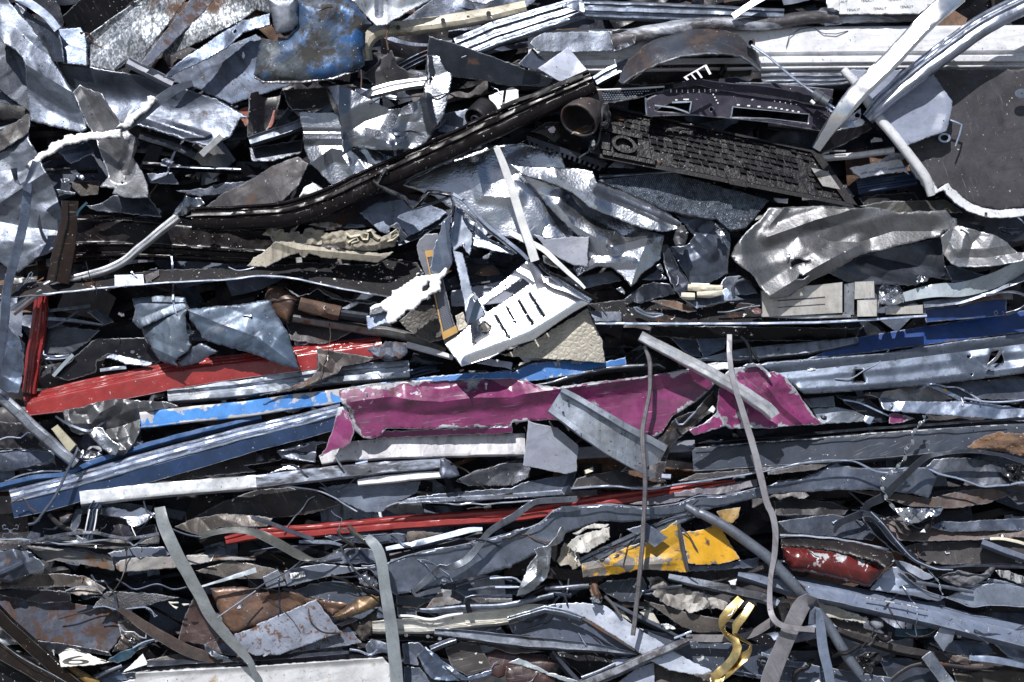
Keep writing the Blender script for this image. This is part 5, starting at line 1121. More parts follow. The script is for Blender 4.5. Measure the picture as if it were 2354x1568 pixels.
B('metal_strap', 'shaded strap looping under the broad pale strap', 'zinc', 't31 1430,1235,80 1750,1190,84 2000,1120,92 2200,1040,98 2460,930,104', [14, 20, 20, 22, 26], 'flat', t=2, roll=[10, 20, 30, 40, 40])
B('metal_strap', 'rounded strap loop end with a bright edge at the frame border', 'aludull', 't31 2000,1140,96 2200,1110,100 2350,1140,104 2400,1200,104 2320,1280,100 2190,1320,96', 13, 'flat', t=2, twist=[50, 62, 70, 70, 65, 50])
sheet('olive shadowed strip under the shaded strap', 'olive', 't31 1430,1265 1600,1200 1740,1200 1750,1240', 62)
bar('rust-edged bar end under the strap loop', 'rustbeige', 't31 1745,1220 2000,1160 2250,1150', 14, d=74)
pl = plate('bright blue painted bar end with two small holes', 'bluedeep', 't31 1435,1275 1750,1235 2192,1165 2192,1330 1800,1370 1450,1395', 64, up=.1, holes=['t31 2085,1310 2095,1292 2108,1310 2095,1328', 't31 2148,1312 2156,1298 2166,1312 2156,1326'], th=4, edge='bluedeep')
plate('wide dark blue painted plate under the blue bar end', 'bluedeep', 't31 850,1530 1400,1440 2460,1270 2460,1470 1700,1570 t32 900,110 360,165', 30, up=.25)
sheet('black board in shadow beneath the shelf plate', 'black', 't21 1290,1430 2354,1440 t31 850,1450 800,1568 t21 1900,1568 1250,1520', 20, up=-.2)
# --- edge region below the long shelf: red frame, blue-grey torn sheets
rp = profile('upright red painted profile with fine grooves at a corner', 'red', 't01 385,1130,26 350,1500,30 t02 310,150,34 290,330,38 268,480,40', [31, 38, 38, 35, 34], [(-.5, -6), (-.3, 0), (-.26, -3), (-.1, -3), (-.06, 1), (.08, 1), (.12, -5), (.3, -5), (.34, 0), (.5, -10)], roll=0)
rb = profile('long red painted profile, grooved on top, bowed upwards', 'red', 't02 230,600 560,530 900,460 1250,385 1700,300 2354,215 t12 500,150 900,95 1160,55', [46, 62, 66, 66, 64, 58, 60, 58, 50], 'red', d=42, roll=4)
sheet('torn blue-grey sheet with a curled split, one half', 'bluegrey', 't01 1215,1180 1450,1150 1700,1170 1740,1260 1560,1330 1320,1440 1290,1460 1215,1390 1240,1290', 58, up=.15, inflate=(7, 70), fold=[('t01 1320,1430 1700,1280', 8, 20)])
sheet('blue-grey painted sheet hanging down to a rounded tip beside a tear', 'bluegrey', 't01 1300,1450 1560,1330 1740,1262 1705,1330 1720,1450 1745,1568 t02 1760,30 1735,95 1640,155 1612,190 1640,235 1560,215 1470,185 1400,80 1330,-40', 68, up=.1, rt=-.1, cr=(3.2, 50), inflate=(10, 60), fold=[('t02 1400,60 1640,170', 6, 20)])
sheet('large blue-grey painted sheet with a worn scratched lower edge', 'bluegrey', 't01 1725,1280 2000,1250 2200,1235 2450,1190 t11 130,1200 190,1330 300,1500 t12 400,265 230,215 t02 2354,130 1900,0 1860,-30 t01 1830,1480 1745,1370', 78, up=.12, rt=.05, cr=(3, 60), inflate=(9, 90), fold=[('t01 1760,1300 2000,1400 2354,1530', 9, 40), ('t12 60,0 380,240', 10, 22)])
sheet('grey curled underside seen in the tear of the blue-grey sheets', 'zinc', 't02 1750,60 1860,20 2010,95 1800,215 1660,240 1630,200 1650,170 1740,100', 62, up=-.2, inflate=(6, 14))
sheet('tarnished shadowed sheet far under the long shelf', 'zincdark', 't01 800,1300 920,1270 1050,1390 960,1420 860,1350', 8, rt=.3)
wire('bright glinting bolt in the shadow under the long shelf', 'polished', 't01 1090,1310 1120,1330 1140,1325', 5, 20)
bar('whitish streaked flat strip behind the red upright', 'aludull', 't01 440,1360 700,1380 950,1420', [9, 8, 4], d=18)
strip('thin pale strip behind the red upright', 'zinc', 't01 300,1330 500,1285 830,1245', 8, 10)
strip('dull slanting strip joining behind the red upright', 'steelgrey', 't01 440,1450 560,1400 720,1290', 5, 16)
sheet('brownish smooth plate behind the red upright', 'steelgrey', 't01 420,1440 560,1430 920,1470 820,1568 t02 640,120 400,120', 4, up=.2)
bar('bright ridged bar lying behind the red upright', 'aluminium', 't02 400,150 520,150 640,140', 10, 'groove', d=12)
sheet('shiny dented scrap behind the red upright', 'crumple', 't02 390,240 470,232 540,250 480,290 370,340', 14, cr=(4, 16))
bk = sheet('black painted sheet with three white holes behind the red profile', 'black', 't02 480,330 680,150 870,-20 1330,-30 1400,80 1460,195 1330,190 1000,118 890,190 880,290 640,370', 14, up=.1)
mb = MB()
for x, y, r_ in ((1068, 95, 2.6), (1218, 102, 5), (1278, 147, 3.6)):
    q = pts('t02 %d,%d' % (x, y))[0]; z = float(bk.D(np.array([q[0]]), np.array([q[1]]))[0]); mb = MB(); mb.ring(PX(z), q[0], q[1], r_, r_ * .75, .02, -2, 1, 12); mb.build('punched_hole', 'aluminium', bk.o)
strip('pale green-grey edge strip beside the black painted sheet', 'paleribbon', 't02 490,325 590,210 670,125', 9, 24)
sheet('pale bent sheet strip under the black painted sheet', 'zinc', 't02 960,150 1040,120 1200,155 1400,200 1380,235 1170,215', 30, up=.4)
strip('grey flat piece poking up behind the red profile', 'aludull', 't02 920,270 1040,255 1160,245', 8, 26)
sheet('crumpled pale blue sheet at the frame edge beside the red upright', 'zincblue', 't01 -60,1430 60,1400 130,1500 t02 230,20 205,330 170,480 60,470 -60,400', -2, up=.1, cr=(4, 40))
# --- rows of long profiles
profile('double-ridged grey aluminium profile with a broken dirty end', 'alustain', 't02 1540,490 t12 0,410 400,350 760,300 1410,255', [40, 44, 44, 44, 44], [(-.5, -4), (-.46, 2), (-.14, 2), (-.12, -8), (.14, -8), (.16, 0), (.46, 0), (.5, -8)], d=46, roll=14)
sheet('rusty twisted dark sheet draped over the double-ridged profile', 'rustdark', 't12 560,70 700,90 1090,155 1000,200 790,235 750,300 540,400 300,460 30,500 300,430 520,330 575,240', 66, up=.2, cr=(4, 34), fold=[('t12 600,210 720,300 400,440', 10, 22)])
sheet('rusty pointed sheet standing behind the double-ridged profile', 'rustdark', 't12 560,70 800,110 1095,160 880,220 740,300 560,260', 52, up=.05)
for l, a, d_, r_ in (('rusty torn lump below the cream pebbled sheet', 't12 1010,80 1080,40 1130,60 1190,0 1380,20 1400,110 1330,170 1200,190 1090,140', 56, 'rustmottle'), ('dark speckled triangular sheet beside the rusty torn lump', 't12 1420,180 1450,110 1560,140 1720,210 1600,220 1420,200', 50, 'steeldark')):
    sheet(l, r_, a, d_, cr=(5, 24), inflate=(8, 12))
bar('dark blue thin profile end below the dark speckled triangle', 'navy', 't12 1420,290 1560,255 1660,250', [14, 12, 8], 'groove', d=40)
strip('thin dark strip lying over the dark blue profile end', 'steeldark', 't12 1440,330 1600,290 1690,270', 4, 50)
bar('white painted flat bar sticking out beneath the casing', 'white', 't12 1385,25 1600,85 1815,150', [12, 13, 9], d=84, roll=18)
sheet('pale strip of sheet jutting out below the casing tip', 'lilac', 't12 2030,205 2150,165 2354,200 t22 0,240 0,260 t12 2354,262', 88, up=.3)
sheet('dull dark flap between the pale strip and the blue bar', 'steelgrey', 't12 2200,280 2354,262 t22 180,180 420,175 180,215 -20,290', 62, up=.3)
pb = B('metal_bar', 'long bright blue painted flat bar with chipped paint at its end', 'blue', 't02 1290,730 1800,670 2354,612 t12 400,550 760,505 1150,420 1500,385', [38, 38, 37, 35, 33, 20, 16], [(-.5, -2), (-.46, 0), (.46, 0), (.5, -3)], d=60, t=5, roll=10)
sheet('blue painted plate behind the magenta piece, scratched', 'blueclean', 't12 1420,345 1900,300 2354,275 t22 -20,300 170,210 500,180 870,190 1040,150 1050,220 800,275 150,375 0,345 t12 2000,355 1420,385', 82, up=.25, cr=(.6, 90))
sheet('dark curved rim on top of the blue painted plate', 'steeldark', 't12 1860,310 1960,275 2110,270 2140,300 2000,330', 62, up=.3)
bar('bent round-backed grey tube lying on the blue plate above the magenta piece', 'aludull', 't22 215,405 400,365 600,300 800,255 1000,232 1250,220 1350,222 1410,255', [8, 12, 14, 14, 13, 11, 9, 5], 'round', d=88, roll=20)
sh = sheet('silver crumpled lump like crushed foil beside the blue bar end', 'crumpledull', 't02 570,645 640,625 780,600 880,570 980,545 1100,530 1300,550 1550,560 1640,602 1400,640 1290,680 1290,820 1200,990 1130,1060 1020,1055 900,960 810,850 740,865 660,835 600,740', 58, up=.15, cr=(6, 36), fold=[('t02 660,760 840,760 920,660 1050,590', 18, 22), ('t02 820,830 1060,800 1290,720', -16, 26), ('t02 900,900 1020,1020 1150,1000', 12, 18)])
sheet('bright shiny fold at the bottom of the crushed silver lump', 'crumple', 't02 800,835 880,788 940,800 1010,900 1100,960 1060,1050 1010,1040 900,950', 84, cr=(4, 24), rt=-.15)
sheet('glittering foil crumbs between the silver lump and the blue-silver profile', 'foil', 't02 1210,940 1260,900 1320,930 1290,960 1230,970', 50, cr=(5, 8))
bar('straight silver flat bar crossing over the end of the red profile', 'aludull', 't02 -60,445 160,640 380,850 700,1130', [26, 27, 27, 24], [(-.5, -5), (-.44, 0), (.1, 1), (.14, -2), (.44, -2), (.5, -6)], d=92, roll=8)
mb = MB(); Q = quad('t02 470,810,50 530,768,50 712,960,58 640,1045,58'); mb.box(Q, 0, 0, 1, 1, -22, 0, .06); mb.build('block', 'yellowish', label='dirty yellowish stick beside the silver crossing bar', cat='block')
sheet('small shiny torn scrap at the lower end of the silver crossing bar', 'crumple', 't02 690,1050 760,1000 900,1020 945,1045 830,1090 760,1100', 48, cr=(6, 14))
sheet('dim grey sheet with a curved bottom at the frame edge below the crossing bar', 'zincdark', 't02 -60,1010 250,1000 500,1010 500,1090 300,1150 100,1190 -60,1180', 6, up=.2)
sheet('black dark board at the frame edge behind the crossing bar', 'black', 't02 -60,740 300,760 420,900 480,1000 -60,990', -6)
strip('wavy bright wire-like strip at the frame edge', 'cut', 't02 -60,930 70,885 190,890 250,840 330,850', 3.2, 30)
profile('blue thin profile with a pale lip above the blue-silver profile', 'blueprof', 't02 -40,1330 300,1250 610,1215 900,1090 1500,905 2100,760 2400,690', [14, 14, 14, 15, 14, 12, 10], 'two3', d=56, roll=14)
strip('loose whitish edge strip curling off the blue thin profile', 'aludull', 't02 45,1282 70,1285 200,1230 400,1198 570,1198', 3.5, 74, t=2)
bs2 = B('aluminium_profile', 'long blue-and-silver profile, ribbed silver face above a dark blue face', 'aluminium', 't02 95,1425 600,1300 1200,1125 1800,960 2354,815 t12 400,720 780,622', [36, 37, 38, 36, 34, 33, 30], 'steps', d=76, roll=22, cap='edgedark')
B('blue_face', None, 'navy', 't02 115,1560 350,1510 600,1440 1200,1275 1800,1110 2354,945 t12 400,845 760,752', [38, 40, 40, 37, 36, 35, 34, 32], 'flat', d=80, t=20, roll=-6, parent=bs2)
sheet('dark brown sheets stacked under the blue-and-silver profile', 'steelbrown', 't02 1200,1310 2354,1010 t12 0,1030 300,960 500,1000 200,1100 -100,1150 t02 2354,1200 1400,1300', 34, up=.3)
TU('cable', 'grey cable dangling across the blue-and-silver profile', 'steelgrey', 't02 715,985,104 690,1050,108 640,1150,112 590,1260,112 555,1330,112 500,1440,112 400,1575,106 t03 330,100,100 260,122,98', 3.4)
wire('thin rusty wire at the end of the blue-and-silver profile', 'rust', 't02 100,1490 200,1445 240,1470 270,1530 330,1568', 1.6, 104)
wb = B('metal_bar', 'long whitish aluminium bar with scraped dark patches', 'brightalu', 't02 735,1440 1400,1368 2000,1318 2354,1290', [33, 33, 32, 32], [(-.5, -2), (-.46, 0), (.42, 0), (.5, -6)], d=84, t=22, roll=10)
B('scraped_end', None, 'scraped', 't02 2354,1291 t12 450,1235 900,1185 1300,1150 1700,1125', [32, 31, 30, 27, 22], [(-.5, -2), (-.46, 0), (.42, 0), (.5, -6)], d=84, t=20, roll=10, parent=wb)
bar('thin white strip with a slanted cut end below the scraped bar', 'white', 't12 935,1300 1120,1275 1400,1245 1700,1222', [13, 17, 17, 15], d=78, roll=15)
sheet('rolled dark cone of sheet stuck on the white bar', 'steelgrey', 't12 1690,1080 1735,1070 1850,1165 1872,1240 1780,1265 1700,1258 1685,1220', 106, inflate=(10, 16), rt=.2)
sheet('dark crumpled sheet scraps beside the white lilac bar', 'steelgrey', 't12 190,1010 400,950 520,920 680,930 560,960 545,1115 380,1100 240,1080', 60, cr=(5, 30))
sheet('shiny curled edge scrap under the blue-and-silver profile', 'crumple', 't12 200,1000 350,980 480,930 500,945 360,1005 230,1012', 72, cr=(4, 14))
for a, l, m_ in (('t12 0,1030 60,1020 80,1100 0,1120', 'dark cube end in the hollow below the blue-and-silver profile', 'steeldark'), ('t12 110,1040 180,1030 195,1100 120,1120', 'second dark rounded lump in the hollow below the profile', 'blackmatte')):
    sheet(l, m_, a, 48, inflate=(8, 6), th=6)
sheet('pale shiny scraps lying on the long whitish bar', 'aluminium', 't12 130,1210 250,1160 330,1135 400,1150 380,1185 300,1180', 70, cr=(4, 16))
wire('short bright pin leaning on the white lilac bar', 'polished', 't12 725,1050 750,1100 790,1160', 2.6, 96)
bar('tiny bright strip end under the white lilac bar', 'cut', 't12 915,1130 1025,1105', 5, d=80)
lil = bar('wide white lilac-tinted flat bar below the magenta piece', 'lilacbar', 't12 590,1090 830,1015 1300,980 2000,955 2354,948 t22 120,945', [22, 44, 50, 52, 52, 53], [(-.5, -4), (-.47, 0), (.47, 0), (.5, -6)], d=66, t=8, roll=14)
plate('white painted square plate below the magenta piece', 'lilac', 't22 150,735 230,760 330,780 420,800 610,960 612,1000 595,1100 597,1200 490,1225 100,1145 120,1000', 100, up=.06)
bar('lilac flat bar end showing beside the white square plate', 'lilac', 't22 590,1030 900,1010 1200,980 1680,960', 26, d=44)
# --- magenta piece
mg = S('car_bodywork', 'long crumpled magenta painted body panel with chipped edges', 'magenta', 't12 752,450 900,425 1100,395 1250,385 1420,368 1900,345 2354,335 t22 0,345 130,370 215,402 420,425 700,385 1280,318 1680,240 1900,190 1880,330 1860,405 1700,555 1480,690 1420,780 1380,840 1310,890 1180,850 900,760 340,725 0,752 t12 2354,785 1900,800 1560,815 1200,808 1150,870 1075,905 980,890 900,815 840,620 830,600 785,580', 92, up=.05, cr=(4, 70), wav=(3, 120), fold=[('t12 785,578 1000,540 1250,512 1450,545 1700,560 2000,522 2354,520 t22 100,490 430,440 800,395 1280,330 1700,250', 20, 32), ('t12 1260,400 1275,510', -10, 24), ('t12 850,610 900,800', 8, 14), ('t12 2150,350 2354,470', -8, 30)])
S('torn_flap', None, 'magentaclean', 't12 752,612 830,600 850,680 905,820 870,930 810,975 700,1010 570,1075 630,1000 700,830', 98, up=.1, rt=-.25, parent=mg.o, cr=(2, 40))
S('lower_lip', None, 'magentaclean', 't12 1140,830 1560,818 2000,800 2354,790 2354,850 1800,868 1100,905', 78, up=-.5, parent=mg.o)  # shadow strip under the panel, built as a slightly darker downturned lip
S('bent_end', None, 'magenta', 't22 1890,480 1960,300 2045,245 2150,240 2270,220 2345,290 t32 60,280 170,335 250,440 330,560 420,680 505,772 300,775 0,805 t22 2200,800 2010,812 1960,780 1880,810 1680,868 1620,822 1760,760 1880,660', 106, up=.06, rt=.12, parent=mg.o, cr=(3, 50), fold=[('t32 0,430 120,600 330,775', 12, 14), ('t22 1905,480 1950,770', 10, 20)])
S('folded_rim', None, 'white', 't22 1690,240 1960,195 2000,200 2000,260 1900,270 1700,275', 102, parent=mg.o, up=.3, tear=2)
S('chipped_rim', None, 'cut', 't22 2120,225 2230,205 2300,220 2350,280 t32 40,320 30,350 0,330 t22 2300,270 2260,240 2150,245', 122, parent=mg.o, up=.3, tear=2)
chn = B('aluminium_profile', 'stained aluminium channel piece lying across the magenta panel', 'alustain', 't22 395,545,122 560,650,126 760,780,128 1000,930,126 1200,1030,116 1360,1110,104', [66, 74, 82, 86, 86, 84], 'chan', t=4, roll=[6, 8, 8, 6, 2, -10], cap='alustain')
for x, y in ((513, 548), (470, 658)):
    q = pts('t22 %d,%d' % (x, y))[0]; mb = MB(); mb.ring(PX(132), q[0], q[1], 2.6, 2.8, .02, -4, 1.5, 12); mb.build('drill_hole', 'ink', chn)
sheet('dark brown torn web at the lower end of the stained channel', 'rustdark', 't22 1180,880 1320,890 1340,1000 1390,1200 1410,1290 1300,1285 1150,1200 1010,1190 1100,1130 1180,1080', 108, rt=.2, cr=(4, 36), tear=2)
sheet('twisted dark metal wedge in the tear of the magenta panel', 'steelbrown', 't22 1330,1180 1320,1000 1360,860 1500,710 1690,640 1850,455 1905,560 1850,640 1600,840 1480,950 1420,1080 1400,1210', 98, rt=-.2, cr=(4, 40), fold=[('t22 1850,470 1500,760 1380,1000', 14, 24)])
wire('bent bright wire loop in the tear of the magenta panel', 'cut', 't22 1500,715 1530,770 1570,770 1640,700 1690,650', 2.4, 116)
sheet('small whitish chip in the tear beside the twisted wedge', 'whitebright', 't22 1800,640 1850,595 1875,630 1850,660', 118)
# --- straps and bars over the magenta panel
bar('straight silver flat bar slanting across the magenta panel', 'brightalu', 't22 1180,-50 1500,118 1800,272 2100,442 2354,612 t32 70,690', [24, 27, 29, 30, 31, 28], [(-.5, -6), (-.44, 0), (-.1, 1), (.1, -2), (.44, 0), (.5, -6)], d=150, roll=[5, 14, 24, 28, 28, 24], t=8)
B('metal_rod', 'long brownish flattened rod hanging across the middle', 'rodgrey', 't22 1215,45,138 1262,180,140 1270,300,142 1262,500,146 1215,720,148 1198,860,150 1208,1050,152 1222,1300,152 1215,1568,152 t23 1212,60,152 1190,400,150 1150,800,146 1108,1142,140', [8, 11, 10, 10, 11, 12, 12, 11, 11, 11, 11, 11, 11], [(-.5, -4), (-.3, 0), (-.05, 0), (0, -1), (.05, 0), (.3, 0), (.5, -4)], t=4, roll=0)
st = B('metal_strap', 'long pale strap hanging down over the magenta panel and bent into a hook', 'strappale', 't22 2000,-60,128 1998,150,150 2020,300,156 2060,450,158 2110,620,158 2190,870,158 2270,1180,158 2340,1480,156 t33 40,30,154 68,200,152 55,420,150 22,620,148 18,860,156 60,1000,168 180,1065,170 430,1090,170', [12, 12, 12, 13, 14, 15, 16, 15, 15, 14, 13, 11, 13, 14, 13, 12], 'flat', t=2, roll=0)
wire('dark bent rod beside the long pale strap', 'steeldark', 't22 2100,-40 2160,20 2190,120 2200,265', 4, 98)
wire('short brown stick leaning behind the dark bent rod', 'steelbrown', 't22 2190,60 2270,190', 3.4, 80)
# --- plates behind, galvanised channel
plate('grey-blue plate with rivet dots above the magenta panel', 'zincblue', 't22 1460,-30 1690,-10 1742,150 1650,140 1560,80', 24)
plate('second grey-blue plate above the magenta panel, larger', 'zincblue', 't22 1692,-20 1965,-30 1955,70 1760,160', 28)
sp_ = bar('speckled silver strip with a hole near its end above the wide galvanised channel', 'aludull', 't22 1740,170 2080,130 t32 0,95 400,55 830,-10', [8, 30, 32, 28, 16], [(-.5, -5), (-.44, 0), (.44, 0), (.5, -6)], d=50, roll=15)
hole(100, 75, 58, 3, 3, sp_, 't32')
gc = sheet('wide galvanised channel with a crease, a trapezoid hole and a torn hole', 'galvblue', 't22 2250,225 t32 0,195 500,155 1060,112 1700,10 1850,-10 2460,-80 2460,285 1800,370 1500,405 700,470 330,492 150,340', 60, name='metal_channel', up=.12, cr=(.8, 110), wav=(2, 140), tear=.5, th=3, fold=[('t32 -40,310 900,210 2460,15', -7, 16), ('t32 300,445 1200,380 2460,225', 6, 18), ('t32 1840,130 2010,250 2200,180', -10, 40)], holes=['t32 790,268 806,252 862,252 876,268 900,372 890,385 786,385 776,372', 't32 2028,180 2050,100 2140,78 2160,140 2175,200 2090,205 2020,235', 't32 1828,145 1838,130 1854,132 1860,148 1848,162 1834,158', 't32 1856,305 1866,292 1882,292 1888,306 1876,320 1862,318'])
B('hole_rim', None, 'aluminium', 't32 795,258 870,256 902,385 772,388 795,258', 4, 'round', d=66, parent=gc.o, smooth=False, t=4, wob=0)
B('torn_tongue', None, 'crumple', 't32 2150,75 2100,160 2010,245 2080,250', 8, 'flat', d=72, parent=gc.o, t=2)
sheet('silver creased sheet below the galvanised channel, dented', 'crumpledull', 't32 880,490 1100,455 1450,392 1560,420 1700,540 1480,575 1240,592 1060,630 1010,520', 34, cr=(4, 50), up=.15)
sheet('dull sheet with a yellow paint dot under the galvanised channel', 'steelgrey', 't32 1480,400 1800,375 2150,350 2460,350 2460,545 2100,540 1820,530 1720,545 1600,470', 28, cr=(2, 60))
mb = MB(); q = pts('t32 1622,455')[0]; mb.ring(PX(44), q[0], q[1], 5.5, 4, .02, -8, 2, 12); mb.build('paint_dot', 'yellow', label='yellow paint blob on the dull sheet under the galvanised channel', cat='paint blob')
bar('grey strip running slanted over the dull sheet with the yellow blob', 'aludull', 't32 1480,400 1620,460 1800,550', 10, d=46)
sheet('long silver sheet strip tapering under the dented creased sheet', 'aluminium', 't32 1015,515 1200,550 1500,560 1780,550 2000,575 2200,600 2460,640 2460,745 2000,715 1600,682 1300,660 1060,635', 54, up=.3, cr=(3, 60))
wire(None, 'cut', 't32 1800,525 2000,560 2200,560 2460,530', 2.4, 60, name='bright_edge', parent=OF('dull sheet with a yellow'))
plate('small grey plate at the bent end of the magenta panel', 'zinc', 't32 320,530 605,505 617,602 390,612', 36)
sheet('stained crumpled plate under the small grey plate', 'alustain', 't32 400,620 620,605 800,640 890,690 885,740 730,752 480,765', 34, cr=(3, 40), up=.2)
sheet('silver triangular chip beside the stained crumpled plate', 'aluminium', 't32 890,680 980,700 940,768 880,740', 46)
sheet('small magenta-flecked chip on the dark grey bar', 'magenta', 't32 1115,670 1200,665 1350,710 1240,750 1112,762', 44)
strip('dark strip with a bright edge pointing at the magenta-flecked chip', 'cut', 't32 690,545 830,565 1000,640 1110,690', 4, 42)
sheet('dark shadowed plates behind the stained crumpled plate', 'steeldark', 't32 620,500 900,510 1050,640 1110,740 950,760 700,560', 12)
dg = bar('long slate grey painted box profile with a scuffed upper edge', 'slate', 't22 1660,1085 t32 0,1035 500,1000 1000,960 1500,920 2460,850', [62, 62, 64, 64, 62, 60], [(-.5, -2), (-.47, 0), (.38, 0), (.42, -3), (.45, -8), (.47, -18), (.5, -22)], d=66, roll=6, t=30, name='metal_profile')
strip(None, 'steeldark', 't22 1700,930 t32 0,880 1000,800 2460,700', 9, 62, roll=50, name='groove_lip', parent=OF('long slate grey painted box'))
strip(None, 'scuff', 't22 1680,985 t32 0,925 500,895 1000,850 1500,815 2200,770', 2.6, 75, t=2, wob=1.2, name='scuffed_edge', parent=OF('long slate grey painted box'))
sheet('rusty brown frayed wood-like piece on the slate grey profile', 'rustfibre', 't32 1815,985 1900,905 2000,870 2100,835 2300,850 2460,870 2460,1090 2200,1020 2000,985 1900,1000', 84, cr=(4, 24), tear=3, inflate=(6, 10))
B('metal_strap', 'grey strap arching over the frayed brown piece and twisting down', 'steelgrey', 't33 610,200,84 660,110,88 860,20,92 t32 920,1500,96 1050,1440,100 1200,1300,106 1420,1090,112 1560,1040,112 1850,1010,110 2100,1040,108 2300,1090,104 2460,1150,100', [6, 16, 18, 18, 20, 18, 15, 11, 12, 12, 13, 14], 'flat', t=2, roll=[0, -10, -10, -12, -15, -15, -10, 25, 45, 45, 30, 20])
# twisted foil chain
TUc = B('foil_spiral', 'twisted shiny foil spiral dangling over the slate grey profile', 'foil', 't32 1435,685 1425,735 1375,790 1345,850 1335,920 1300,975 1265,1010 1255,1080 1210,1140 1180,1190 1110,1230 1060,1270 1040,1330 1060,1390 1090,1440 1130,1500 1170,1568', 9, 'flat', d=112, t=1.5, twist=[i * 130 for i in range(17)], step=3, wob=2)
# --- long wavy sheets
sheet('long wavy grey sheet with a bright rippled upper edge', 'steelshine', 't23 0,180 250,110 390,-20 t22 400,1545 450,1522 700,1515 900,1500 1200,1530 1500,1500 1720,1420 1900,1430 2100,1390 2300,1340 t32 30,1325 100,1282 300,1262 500,1182 640,1105 660,1140 850,1170 1150,1165 1450,1160 1560,1230 1480,1440 1300,1400 900,1370 640,1372 60,1405 t23 1700,10 1200,90 1000,100 800,92 480,205 200,400 0,495 t13 2354,510 1850,640 1280,770 1200,700 1050,540 950,525 1220,470 1440,390 2040,280 2354,190', 78, up=.12, cr=(2, 90), wav=(7, 130))
strip(None, 'cut', 't13 1220,472 1440,390 1800,325 2040,280 2354,188 t23 100,165 250,108 380,-10 t22 395,1560 450,1525 700,1516 900,1502 1200,1530 1500,1500 1720,1420 1900,1430 2100,1392 2300,1340', 3.6, 92, t=3, name='bright_rim', parent=OF('long wavy grey sheet'))
sheet('dusky multicoloured strip of sheet above the wavy rim', 'duskypaint', 't22 1080,1500 1300,1440 1700,1350 2250,1270 2260,1330 1900,1415 1720,1405 1500,1480 1250,1510', 66, up=.5)
strip('thin long bright-edged strip snaking above the red strip', 'cut', 't22 540,1358 750,1340 1000,1340 1250,1360 1450,1330 1800,1280 2260,1210 t32 0,1190 300,1128 500,1100 640,1095 800,1110 950,1180 1050,1208 1180,1210 1300,1175', 4.5, 98, t=3)
sheet('brown dusty sheet above the thin bright-edged strip', 'steelbrown', 't22 550,1350 600,1260 700,1230 1000,1185 1200,1285 1400,1300 1250,1350 900,1330', 84, up=.3, cr=(3, 50))
sheet('grey shadowed leaf of sheet beneath the slate grey profile', 'steelbrown', 't22 1520,1290 1700,1220 2250,1170 t32 0,1150 600,1100 400,1110 0,1180 t22 2000,1245', 70, up=.4)
sheet('dark bowed strip inside the wavy edge loop', 'rustdark', 't32 0,1200 300,1145 600,1115 450,1180 300,1200 0,1230', 70, up=.4)
sheet('grey sheet with a fluted edge bulging at the frame border', 'zinc', 't32 1450,1165 1520,1090 1700,1072 1900,1080 2150,1120 2354,1240 2460,1300 2200,1330 1950,1330 1720,1255 1560,1230', 66, up=.2, cr=(3, 50))
sheet('crumpled dark glittering scraps at the frame border under the strap', 'foildark', 't32 2150,1150 2250,1130 2460,1160 2460,1300 2300,1320 2150,1230', 84, cr=(7, 14))
strip(None, 'cut', 't32 1450,1160 1570,1220 1720,1252 1850,1300 2000,1335 2150,1325 2300,1310 2460,1305', 4.5, 92, t=3, wob=1.5, name='bright_edge', parent=OF('grey sheet with a fluted edge'))
sheet('rusty brown flat crescent sheet under the fluted grey sheet', 'rustcres', 't32 750,1375 1000,1380 1300,1420 1480,1445 1800,1370 2100,1355 2220,1420 2000,1500 1700,1540 1300,1520 1150,1470 900,1410', 50, up=.3)
sheet('dark finely perforated sheet at the frame border', 'gridmesh', 't32 2200,1420 2320,1360 2460,1340 2460,1480 2300,1500', 56)
sheet('dark shadowed brown sheet below the wavy grey sheet', 'steelbrown', 't32 60,1480 300,1450 600,1480 740,1540 700,1600 60,1600', 30, up=.4)
wire('straight grey rod edge in the hollow by the rusty crescent', 'steelgrey', 't32 745,1385 890,1515', 2.6, 44)
# --- plates between the bars
sheet('grey plate with a sharp point under the thin white strip', 'zincdull2', 't12 580,1350 800,1315 1100,1300 1510,1290 1482,1388 1390,1440 1200,1530 1160,1575 1000,1570 820,1490 700,1420', 54, up=.1, cr=(1, 70))
strip('curved bright edge sweeping down from the long whitish bar', 'cut', 't12 0,1352 250,1335 400,1350 600,1385 720,1440 810,1500 930,1570', 4, 66, t=3)
sheet('dark shadowed triangular sheet under the curved bright edge', 'steelbrown', 't02 2000,1500 2354,1370 t12 300,1345 550,1385 780,1500 600,1568 t13 450,30 0,80 t03 1700,100', 26, up=.2)
sheet('dented dark grey sheet with several white scratches', 'steelgrey', 't12 1390,1445 1700,1400 2050,1375 2354,1350 t22 100,1300 400,1245 597,1205 575,1300 540,1390 490,1420 200,1440 0,1445 t12 2000,1478 1500,1485 1300,1502', 76, up=.2, cr=(2, 60), fold=[('t12 1300,1500 2354,1445 t22 480,1410 560,1250', 6, 10)])
strip(None, 'cut', 't12 1200,1530 1300,1490 1500,1482 2000,1500 2354,1480 t22 300,1460', 4, 88, t=3, wob=1.5, name='torn_edge', parent=OF('dented dark grey sheet'))
sheet('dark folded leaf of sheet below the white lilac bar', 'steeldark', 't12 1830,1285 2000,1200 2354,1100 t22 90,1085 172,1170 160,1250 0,1330 t12 2100,1330 1950,1330', 62, up=.3, cr=(2, 50))
mb = MB(); Q = quad('t22 660,1190,92 745,1155,92 752,1200,96 672,1228,96'); mb.box(Q, 0, 0, 1, 1, -14, 0, .1); mb.build('chip', 'cream', label='small beige chip beside the white square plate', cat='chip')
bar('small pale strip end at the foot of the stained channel', 'lilac', 't22 1375,1240 1460,1245', 10, d=112)
